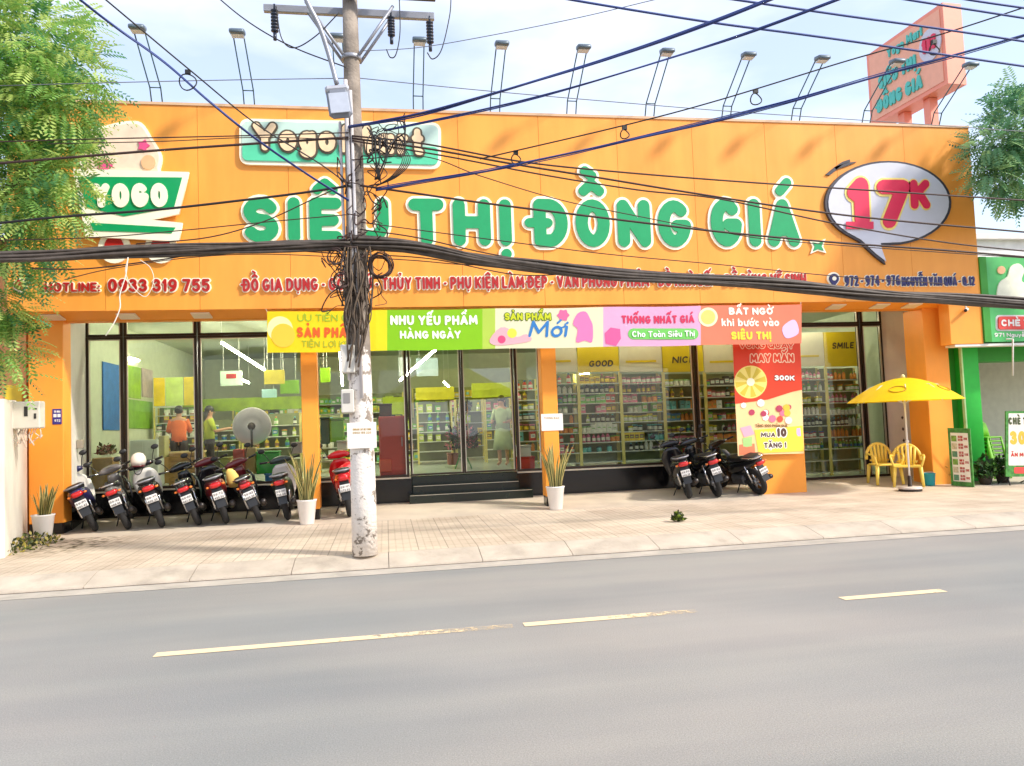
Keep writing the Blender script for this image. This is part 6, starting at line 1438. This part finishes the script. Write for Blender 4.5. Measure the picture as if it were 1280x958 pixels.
for i, (u0, u1, lab, where, hd, yl) in enumerate(RK):
    Y = 17.0; far = u0 > 985
    vt = 466 if not far else 459
    r, x0, x1, zb, zt = rack_px(u0, u1, Y, vt, 588, 9, lab, where)
    n = 9
    for j in range(n):
        z = zb+.06+(zt-zb-.1)*j/n+.024
        if z > zt-.12 or z < .9: continue
        row(x0+.1, x1-.08, Y+.1, z, .118 if not far else .1, where, scale=1.12, cols=None if not far else [[4, 4, 1], [10, 2, 6], [4, 7, 2], [0, 6, 5], [8, 4]][j % 5], kinds=('box', 'bottle', 'jar') if not far else ('bottle', 'bottle', 'jar'))
    # header panel over the rack
    hz0, hz1 = zt+.02, 3.72
    o = root('header_panel', ((x0+x1)/2, Y+.02, hz0), ('yellow header panel reading '+hd) if hd else ['pale header panel nearest the column right of the entrance', '', 'pale header panel between GOOD and NICE', '', 'pale header panel beside the promotion banner', 'pale header panel just right of the promotion banner'][i], 'header panel', 'header panels over the racks')
    mb = MB(); mb.box(x0+.01, x1-.01, Y+.02, Y+.06, hz0, hz1); bind(o, mb.build('panel', YHD if yl else WHD))
    if hd:
        c = {'GOOD': (736, 766, 459, 8), 'NICE': (840, 868, 454.5, 8.5), 'SMILE': (1040, 1067, 436.5, 8)}[hd]
        bind(o, ptext('lettering', hd, c[0], c[2], c[1], c[2]-.8, c[3], Y+.02, HEADT, None, depth=.004, lift=.001, r=.11, shear=.15))
    else:
        mb = MB(); mb.box(x0+.15, x1-.15, Y+.014, Y+.019, hz0+.22, hz0+.27); bind(o, mb.build('stripe', YHD))
p = at(1068, 446, 17.0)
# left wall: posters, shelves
LX = SX0+.012
def wall_board(name, u0, u1, v0, v1, c, label, cat='poster', dx=0):
    Ya = atx(u0, (v0+v1)/2, LX).y; Yb = atx(u1, (v0+v1)/2, LX).y; z1 = atx(u0, v0, LX).z; z0 = atx(u0, v1, LX).z
    mb = MB(); mb.box(LX+dx, LX+dx+.02, Ya, Yb, z0, z1, b=.004); tag(mb.build(name, mat('poster '+str(c), c, .5, var=.25, scale=4)), label, cat)
wall_board('poster', 128, 151, 452, 538, (34, 110, 190), 'tall blue poster on the left inner wall of the shop')
wall_board('poster', 158, 175, 456, 497, (150, 190, 60), 'lime green poster on the left inner wall, upper'); wall_board('poster', 158, 190, 499, 536, (120, 170, 50), 'wide green poster on the left inner wall, lower'); wall_board('poster', 177, 190, 460, 496, (190, 170, 170), 'pale pink poster on the left inner wall')
cm = mat('white laminate', (206, 212, 208), .4, var=.03)
def cabinet(name, x0, x1, y0, y1, z0, z1, m, label, cat, doors=2):
    r = root(name, ((x0+x1)/2, y0, z0), label, cat)
    mb = MB(); mb.box(x0, x1, y0, y1, z0, z1, b=.01); bind(r, mb.build('carcass', m))
    w = (x1-x0)/doors
    for i in range(doors):
        mb = MB(); mb.box(x0+w*i+.01, x0+w*(i+1)-.01, y0-.018, y0-.002, z0+.05, z1-.04, b=.004); d = mb.build('door', m); bind(r, d)
        mb = MB(); mb.box(x0+w*(i+.8), x0+w*(i+.8)+.015, y0-.035, y0-.0185, z0+(z1-z0)*.5, z0+(z1-z0)*.65); h = mb.build('handle', GALV); h.parent = d
    return r
a = at(162, 560, 17.6); b = at(197, 560, 17.6); cabinet('display_cabinet', a.x, b.x, 17.6, 18.1, FL, 1.75, cm, 'pale display cabinet behind the narrow left panes', 'cabinet')
a = at(116, 585, 16.6); b = at(142, 585, 16.6); mb = MB(); mb.box(a.x, b.x, 16.55, 16.95, FL, 1.42, b=.012); tag(mb.build('wooden_crate', mat('plywood', (196, 150, 90), .6, var=.2, scale=8)), 'plywood box behind the leftmost narrow pane', 'box')
r_ = at(132, 552, 16.75)
weeds('flower_bowl', (r_.x, 16.75, 1.47), .16, .12, .22, 160, 44, [mat('dusty rose', (170, 90, 84), .7), mat('dried cream', (206, 170, 130), .7), mat('olive leaf', (90, 100, 50), .7)], 'bunch of dried pink flowers on the plywood box', 'flowers', w=.07)
def rack_at(u0, u1, Y, ztop, n, label, where, step=.17, cols=None, low=.9):
    a = at(u0, 540, Y); b = at(u1, 540, Y); r = rack('shelf_rack', a.x, b.x, Y, FL, ztop, n, label)
    for j in range(n):
        z = FL+.06+(ztop-FL-.1)*j/n+.024
        if z < low: continue
        row(a.x+.1, b.x-.08, Y+.12, z, step, where, cols=cols, scale=1.25)
rack_at(192, 246, 20.6, 2.55, 9, 'tall dark rack behind the person in orange', 'the rack behind the person in orange', .2, [8, 9, 4], 1.2)
rack_at(252, 300, 21.4, 2.2, 5, 'green goods rack behind the person in green', 'the rack behind the person in green', .22, [2, 7, 10, 1], 1.2)
rack_at(302, 376, 20.4, 2.3, 5, 'green goods rack behind the round fan', 'the rack behind the round fan', .24, [2, 10, 7, 8, 1], 1.2)
rack_at(398, 428, 19.5, 2.2, 5, 'rack seen between the column and the pole', 'the rack between column and pole', .2, [2, 10, 4, 8], 1.0)
rack_at(522, 566, 21.5, 2.5, 6, 'green rack seen through the left entrance door', 'the rack seen through the left door', .24, [1, 2, 10, 7], 1.2)
rack_at(570, 606, 23.0, 2.6, 5, 'far rack seen through the middle of the entrance', 'the far rack behind the entrance flowers', .3, [1, 5, 10, 4], 1.2)
rack_at(607, 642, 21.0, 2.5, 6, 'rack seen through the right entrance door', 'the rack seen through the right door', .24, [1, 10, 7, 6], 1.2)
rack_at(646, 676, 18.6, 2.9, 8, 'colourful rack behind the pane right of the entrance', 'the rack right of the entrance', .15, None, .9)
# long display walls deep in the shop, packed with goods
def display_wall(x0, x1, Y, z0, z1, n, label, seed, pal):
    rn = random.Random(seed); r = rack('display_wall', x0, x1, Y, z0, z1, n, label, depth=.45)
    mb = MB()
    for j in range(n):
        z = z0+.06+(z1-z0-.1)*j/n+.024; hmax = (z1-z0)/n-.08; x = x0+.08; c = rn.choice(pal)
        while x < x1-.2:
            if rn.random() < .3: c = rn.choice(pal)
            w = rn.uniform(.08, .2); h = hmax*rn.uniform(.5, .98); d = rn.uniform(.1, .25)
            if rn.random() < .92:
                mb.box(x, x+w*.93, Y+.03, Y+.03+d, z, z+h, c); mb.box(x+w*.15, x+w*.78, Y+.027, Y+.0295, z+h*.3, z+h*.7, rn.choice((4, 4, 1, 11)))
            x += w
    o = mb.build('goods', GM); o['kind'] = 'stuff'; bind(r, o)
    return r
display_wall(-4.6, .6, 24.6, FL, 2.95, 7, 'long display wall of green goods at the back of the left half', 61, [2, 2, 7, 10, 10, 1, 8, 4])
display_wall(.9, 8.2, 25.2, FL, 3.1, 7, 'long display wall of mixed goods at the back behind the entrance', 62, [1, 10, 5, 7, 6, 2, 4])
display_wall(-2.4, 1.0, 22.4, FL, 2.1, 4, 'low display wall of yellow green goods behind the red cabinet', 63, [10, 1, 2, 7, 9])
for (u0, u1, Y, z0, z1, c, l) in ((192, 206, 20.55, 2.58, 3.3, (232, 196, 40), 'yellow panel above the dark rack, leftmost of three'), (207, 229, 20.55, 2.58, 3.3, (196, 214, 120), 'pale lime panel above the dark rack, middle of three'), (230, 246, 20.55, 2.58, 3.3, (226, 196, 50), 'yellow panel above the dark rack, rightmost of three'), (520, 568, 21.4, 2.55, 2.9, (214, 200, 50), 'yellow band over the rack in the left door'), (590, 642, 20.9, 2.55, 2.95, (196, 206, 60), 'lime band over the rack in the right door'), (478, 508, 22.3, 2.2, 2.7, (160, 176, 40), 'olive green band above the red cabinet')):
    a = at(u0, 500, Y); b = at(u1, 500, Y); mb = MB(); mb.box(a.x, b.x, Y, Y+.03, z0, z1, b=.005); tag(mb.build('header_panel', mat('panel '+str(c), c, .5, var=.2, scale=4)), l, 'header panel', 'header panels over the racks')
# hanging signs
for (u0, v0, u1, v1, Y, c, l) in ((275, 464, 303, 482, 20, (206, 226, 206), 'white sign with a red mark hung from the ceiling behind the left pane'), (330, 463, 356, 480, 19.6, (200, 180, 50), 'larger yellow sign hung above the round fan'), (327, 487, 346, 497, 20.2, (160, 200, 206), 'pale blue sign hung just above the round fan'), (350, 476, 374, 492, 20, (130, 180, 40), 'green sign hung beside the orange column'), (400, 460, 413, 478, 19.5, (150, 200, 30), 'lime sign hung right of the second column'), (498, 447, 514, 470, 21, (224, 232, 236), 'white panel hung behind the left edge of the entrance'), (520, 448, 548, 470, 21, (190, 206, 224), 'pale blue panel hung behind the left entrance door')):
    a = at(u0, v0, Y); b = at(u1, v1, Y); r = root('hanging_sign', ((a.x+b.x)/2, Y, b.z), l, 'sign', 'signs hung from the shop ceiling')
    mb = MB(); mb.box(a.x, b.x, Y, Y+.03, b.z, a.z, b=.005); bind(r, mb.build('panel', mat('sign '+str(c), c, .5, var=.15, scale=5)))
    mb = MB(); mb.tube([(a.x+.08, Y+.015, a.z), (a.x+.08, Y+.015, 4.35)], .006, 4); mb.tube([(b.x-.08, Y+.015, a.z), (b.x-.08, Y+.015, 4.35)], .006, 4); bind(r, mb.build('cord', WHITE))
    if u0 == 275: mb = MB(); mb.box((a.x+b.x)/2-.12, (a.x+b.x)/2+.12, Y-.004, Y-.001, b.z+.18, a.z-.08); bind(r, mb.build('mark', REDL))
a = at(228, 500, 22.3); b = at(377, 511, 22.3); mb = MB(); mb.box(a.x, b.x, 22.3, 22.34, b.z, a.z); tag(mb.build('shelf_header', mat('sign green yellow', (150, 176, 36), .5, var=.3, scale=4)), 'long yellow green header band along the back of the shop', 'header band')
# counter with stacked cartons, people
a = at(205, 585, 18.2); b = at(250, 585, 18.2); r = root('counter', ((a.x+b.x)/2, 18.2, FL), 'wooden counter with a pale top in front of the person in orange', 'counter')
mb = MB(); mb.box(a.x, b.x, 18.2, 18.7, FL, 1.42); bind(r, mb.build('front', mat('oak panel', (186, 146, 92), .5, var=.15)))
mb = MB(); mb.box(a.x-.03, b.x+.03, 18.16, 18.74, 1.422, 1.46, b=.006); bind(r, mb.build('top', mat('pale oak', (214, 186, 136), .45)))
q0 = at(230, 578, 17.3)
for i in range(8):
    mb = MB(); mb.box(q0.x-.28, q0.x+.28, 17.2, 17.55, FL+.085*i, FL+.085*i+.075, b=.004)
    o = mb.build('flat_carton', mat('kraft card', (180, 136, 84), .8, var=.12, scale=7)); o.rotation_euler.z = 0; tag(o, 'flat brown carton in the pile behind the black motorbike', 'carton', 'flat cartons piled inside the left window')
def person(label, loc, rz, shirt, trousers, hair, arm=.35, skirt=False, s=1.0, long_hair=False, face=True):
    r = root('person', loc, label, 'person', None, rz); r.scale = (s, s, s)
    V = []; E_ = []; RD = []
    def add(p, rad, par=None):
        V.append(p); RD.append(rad); 
        if par is not None: E_.append((par, len(V)-1))
        return len(V)-1
    pel = add((0, 0, .93), (.16, .11)); wst = add((0, 0, 1.08), (.135, .095), pel); chs = add((0, 0, 1.28), (.165, .11), wst); up = add((0, .01, 1.4), (.13, .085), chs); nk = add((0, .015, 1.48), (.05, .05), up)
    hd = add((0, .02, 1.58), (.075, .09), nk); add((0, .02, 1.68), (.06, .07), hd)
    for sx in (-1, 1):
        sh = add((sx*.17, 0, 1.38), (.06, .06), up); el = add((sx*.24, .06*arm*3, 1.12), (.045, .045), sh); wr = add((sx*.2, .45*arm+.1, 1.02+.25*arm), (.032, .032), el); hn = add((sx*.18, .53*arm+.16, 1.02+.28*arm), (.035, .02), wr)
        for k in range(4): add((sx*(.18+(k-1.5)*.016), .53*arm+.25-.008*abs(k-1.5), 1.0+.29*arm), (.009, .009), hn)
        add((sx*.135, .53*arm+.2, 1.02+.28*arm), (.01, .01), hn)
        hp = add((sx*.09, 0, .86), (.085, .09), pel); kn = add((sx*.1, .02, .48), (.06, .06), hp); an = add((sx*.1, -.02, .09), (.042, .042), kn); add((sx*.11, .13, .04), (.04, .03), an)
    me = bpy.data.meshes.new('body'); me.from_pydata(V, E_, []); o = link('body', me, r)
    md = o.modifiers.new('skin', 'SKIN'); md.use_smooth_shade = True
    for i, q in enumerate(RD): me.skin_vertices[0].data[i].radius = q
    me.skin_vertices[0].data[0].use_root = True
    sb = o.modifiers.new('sub', 'SUBSURF'); sb.levels = 1; sb.render_levels = 2
    me.materials.append(mat('skin', (196, 146, 116), .55, var=.05))
    # clothes following the body
    m = MB(); m.loft([(0, 0, .9, .175, .125), (0, 0, 1.08, .16, .115), (0, 0, 1.28, .19, .13), (0, .005, 1.39, .17, .105), (0, .012, 1.45, .075, .065)], 18, 'z', 2.3); m.build('shirt', shirt, r)
    for sx in (-1, 1): m = MB(); m.tube([(sx*.15, 0, 1.4), (sx*.2, .05*arm*2, 1.26), (sx*.235, .055*arm*3, 1.14)], [.075, .07, .062], 10); m.build('sleeve', shirt, r)
    if skirt: m = MB(); m.loft([(0, 0, .95, .165, .12), (0, 0, .7, .22, .17), (0, 0, .4, .26, .2)], 18, 'z', 2.1); m.build('skirt', trousers, r)
    else:
        for sx in (-1, 1): m = MB(); m.tube([(sx*.085, 0, .93), (sx*.09, .005, .8), (sx*.1, .02, .48), (sx*.1, -.015, .1)], [.115, .108, .08, .062], 12); m.build('trouser_leg', trousers, r)
    m = MB(); m.ell((0, .0, 1.645), .095, .105, .105, 14, 9)
    if long_hair: m.loft([(0, -.075, 1.3, .07, .025), (0, -.085, 1.45, .085, .035), (0, -.06, 1.6, .09, .06)], 12, 'z', 2.2)
    else: m.ell((0, -.12, 1.66), .045, .045, .045)
    m.build('hair', hair, r)
    m = MB(); 
    for sx in (-1, 1): m.ell((sx*.032, .105, 1.6), .012, .006, .007, 8, 5)
    m.build('eyes', DK, r)
    m = MB(); m.ell((0, .118, 1.57), .012, .016, .018, 8, 5); m.build('nose', mat('skin', (196, 146, 116), .55), r)
    m = MB(); m.ell((0, .106, 1.535), .024, .006, .007, 8, 5); m.build('mouth', mat('lips', (170, 90, 84), .5), r)
    for sx in (-1, 1): m = MB(); m.ell((sx*.088, .02, 1.59), .012, .02, .03, 8, 6); m.build('ear', mat('skin', (196, 146, 116), .55), r)
    return r
HAIR = mat('black hair', (26, 22, 22), .5, var=.2)
OSH = mat('orange shirt', (232, 110, 50), .8, var=.08); GSH = mat('yellow green shirt', (176, 186, 50), .8, var=.08); DTR = mat('dark trousers', (40, 32, 30), .8)
a = at(224, 560, 18.95); person('person in an orange shirt and dark trousers seen from behind at the counter', (a.x, 18.95, FL), .1, OSH, DTR, HAIR, arm=.5)
a = at(262, 560, 19.4); person('person in a yellow green shirt standing half turned behind the left pane', (a.x, 19.4, FL), -1.3, GSH, DTR, HAIR, arm=.6, long_hair=True)
a = at(629, 560, 18.8); person('person in a pale dress standing inside the right entrance door', (a.x, 18.8, FL), 2.6, mat('sage dress', (176, 190, 150), .8), mat('sage dress', (176, 190, 150), .8), HAIR, arm=.2, skirt=True, long_hair=True)
# round covered fan behind the glass
p = at(315, 533, 16.75); rr = 22*17.3/FPX
r = root('standing_fan', (p.x, 16.75, FL), 'big round fan under a pale cover with a dark hub behind the wide left pane', 'fan')
mb = MB(); mb.lathe([(.0, -.06), (rr*.5, -.055), (rr*.93, -.035), (rr, 0), (rr*.93, .04), (rr*.4, .07), (0, .075)], (p.x, 16.75, p.z), 36, axis='y'); bind(r, mb.build('cover', mat('mauve grey cover', (244, 230, 236), .7, var=.05)))
mb = MB(); mb.lathe([(.0, -.09), (.07, -.088), (.08, -.062), (.08, -.05)], (p.x, 16.75, p.z), 20, axis='y'); bind(r, mb.build('hub', mat('brown hub', (66, 48, 40), .6)))
mb = MB(); mb.tube([(p.x, 16.67, p.z-.05), (p.x, 16.7, p.z-.42), (p.x, 16.75, FL+.05)], .022, 8); bind(r, mb.build('stand', DK))
mb = MB(); mb.lathe([(.22, 0), (.22, .03), (.05, .05)], (p.x, 16.75, FL), 20); bind(r, mb.build('base', DK))
# boxes and bins in the windows
def winbox(u0, u1, v0, v1, Y, c, label, name='storage_box', cat='box', lid=True, dp=.35):
    a = at(u0, v0, Y); b = at(u1, v1, Y); r = root(name, ((a.x+b.x)/2, Y, min(b.z, a.z)), label, cat)
    z0 = b.z; mb = MB(); mb.box(a.x, b.x, Y, Y+dp, z0, a.z-(.04 if lid else 0), b=.015); bind(r, mb.build('body', mat('box '+str(c), c, .45, var=.1)))
    if lid: mb = MB(); mb.box(a.x-.012, b.x+.012, Y-.012, Y+dp+.012, a.z-.039, a.z, b=.01); bind(r, mb.build('lid', mat('lid '+str(c), tuple(int(x*.88) for x in c), .45)))
    return r
winbox(331, 348, 592, 606, 16.5, (60, 130, 200), 'blue bin under the green box in the left window'); winbox(320, 349, 565, 591.5, 16.5, (60, 190, 60), 'bright green box behind the maroon motorbikes')
winbox(291, 305, 562, 594, 16.5, (226, 90, 76), 'red standing bag behind the yellow raincoat', 'carrier_bag', 'bag', False, .2); winbox(306, 320, 560, 592, 16.6, (206, 166, 100), 'tan paper bag beside the bright green box', 'carrier_bag', 'bag', False, .2); winbox(275, 288, 572, 590, 16.6, (214, 206, 120), 'small pale yellow box left of the red bag')
winbox(364, 376, 553, 567, 16.8, (214, 180, 180), 'small pale pink box beside the second column'); winbox(421, 434, 551, 563, 17.0, (222, 216, 206), 'white card box on the low shelf beside the pole'); winbox(400, 412, 522, 555, 17.1, (70, 96, 96), 'dark teal canister next to the green jar', dp=.2); winbox(412, 430, 523, 552, 17.1, (120, 180, 40), 'big green jar next to the dark canister', dp=.25)
winbox(648, 664, 557, 571, 16.5, (226, 220, 214), 'white box on the red box right of the entrance'); winbox(646, 669, 571.5, 586, 16.5, (214, 34, 30), 'red box under a white box right of the entrance'); winbox(198, 206, 545, 572, 17.0, (200, 190, 130), 'cream carton beside the pile of flat cartons', lid=False)
winbox(580, 604, 536, 576, 19.0, (150, 84, 60), 'brown carton beside the flower stand in the entrance', lid=False) if False else winbox(560, 573, 567, 581, 18.6, (150, 84, 60), 'brown carton beside the flower stand in the entrance')
winbox(474, 490, 575, 590, 16.27, (240, 90, 64), 'bright orange red box standing before the red cabinet', lid=False, dp=.06)
a = at(473, 521, 16.36); b = at(512, 594, 16.36); cabinet('red_cabinet', a.x, b.x-.03, 16.36, 16.9, FL, a.z, mat('red laminate', (216, 40, 30), .35, var=.05, coat=.3), 'tall plain red cabinet between the pole and the entrance', 'cabinet', 1)
winbox(474, 490, 505, 520.5, 16.7, (92, 84, 74), 'brown grey carton on top of the red cabinet')
# low white cubby shelf by the pole
a = at(396, 577, 16.6); b = at(446, 577, 16.6); zt = a.z; r = root('cubby_shelf', ((a.x+b.x)/2, 16.6, FL), 'low white cubby shelf behind the red scooter', 'shelf')
mb = MB(); mb.box(a.x, b.x, 16.6, 16.95, zt-.03, zt)
for k in range(4): x = a.x+(b.x-a.x-.03)*k/3; mb.box(x, x+.03, 16.602, 16.948, FL, zt-.0305)
mb.box(a.x+.031, b.x-.031, 16.604, 16.946, FL+.02, FL+.045); bind(r, mb.build('carcass', mat('white shelf', (222, 206, 180), .5)))
# flower stand in the entrance
p = at(578, 560, 18.4); r = root('flower_stand', (p.x, 18.4, FL), 'tall dark leafy flower stand inside the entrance doors', 'flower stand')
mb = MB(); mb.tube([(p.x, 18.4, FL), (p.x, 18.4, FL+1.5)], .03, 8); mb.tube([(p.x-.2, 18.3, FL), (p.x, 18.4, FL+.5)], .018, 6); mb.tube([(p.x+.2, 18.3, FL), (p.x, 18.4, FL+.5)], .018, 6); bind(r, mb.build('stand', mat('green stand', (60, 130, 60), .5)))
o = weeds('leaves', (p.x, 18.4, FL+.45), .36, .3, .75, 420, 51, [leaf_mat('florist green', (44, 70, 40)), leaf_mat('florist dark', (34, 50, 34)), mat('florist pink', (190, 100, 110), .7)], None, None, w=.1); bind(r, o)
o = weeds('top_spray', (p.x+.1, 18.4, FL+1.35), .14, .12, .3, 120, 52, [leaf_mat('florist dark', (34, 50, 34)), mat('florist brown', (90, 60, 50), .7), leaf_mat('florist green', (44, 70, 40))], None, None, w=.07); bind(r, o)
print('goods', NG)

# the large yellow green umbrella on the far side of the street: the entrance glass mirrors it
r = root('market_umbrella', (2.9, -2.2, 0), 'large yellow green market umbrella mirrored in the entrance glass', 'umbrella')
mb = MB(); n = 8
mb.add([(0, 0, 5.0)]+[(3.0*math.cos(6.283*i/n), 3.0*math.sin(6.283*i/n), 3.3) for i in range(n)]+[(3.02*math.cos(6.283*i/n), 3.02*math.sin(6.283*i/n), 3.0) for i in range(n)], [(0, 1+i, 1+(i+1) % n) for i in range(n)]+[(1+i, 9+i, 9+(i+1) % n, 1+(i+1) % n) for i in range(n)])
mb.build('canopy', mat('yellow green cloth', (206, 204, 20), .7, var=.1, trans=.35), r)
mb = MB(); mb.tube([(0, 0, 0), (0, 0, 4.95)], .035, 10); mb.build('pole', GALV, r)
mb = MB(); mb.lathe([(.3, 0), (.3, .08), (.06, .12)], n=20); mb.build('base', DK, r)
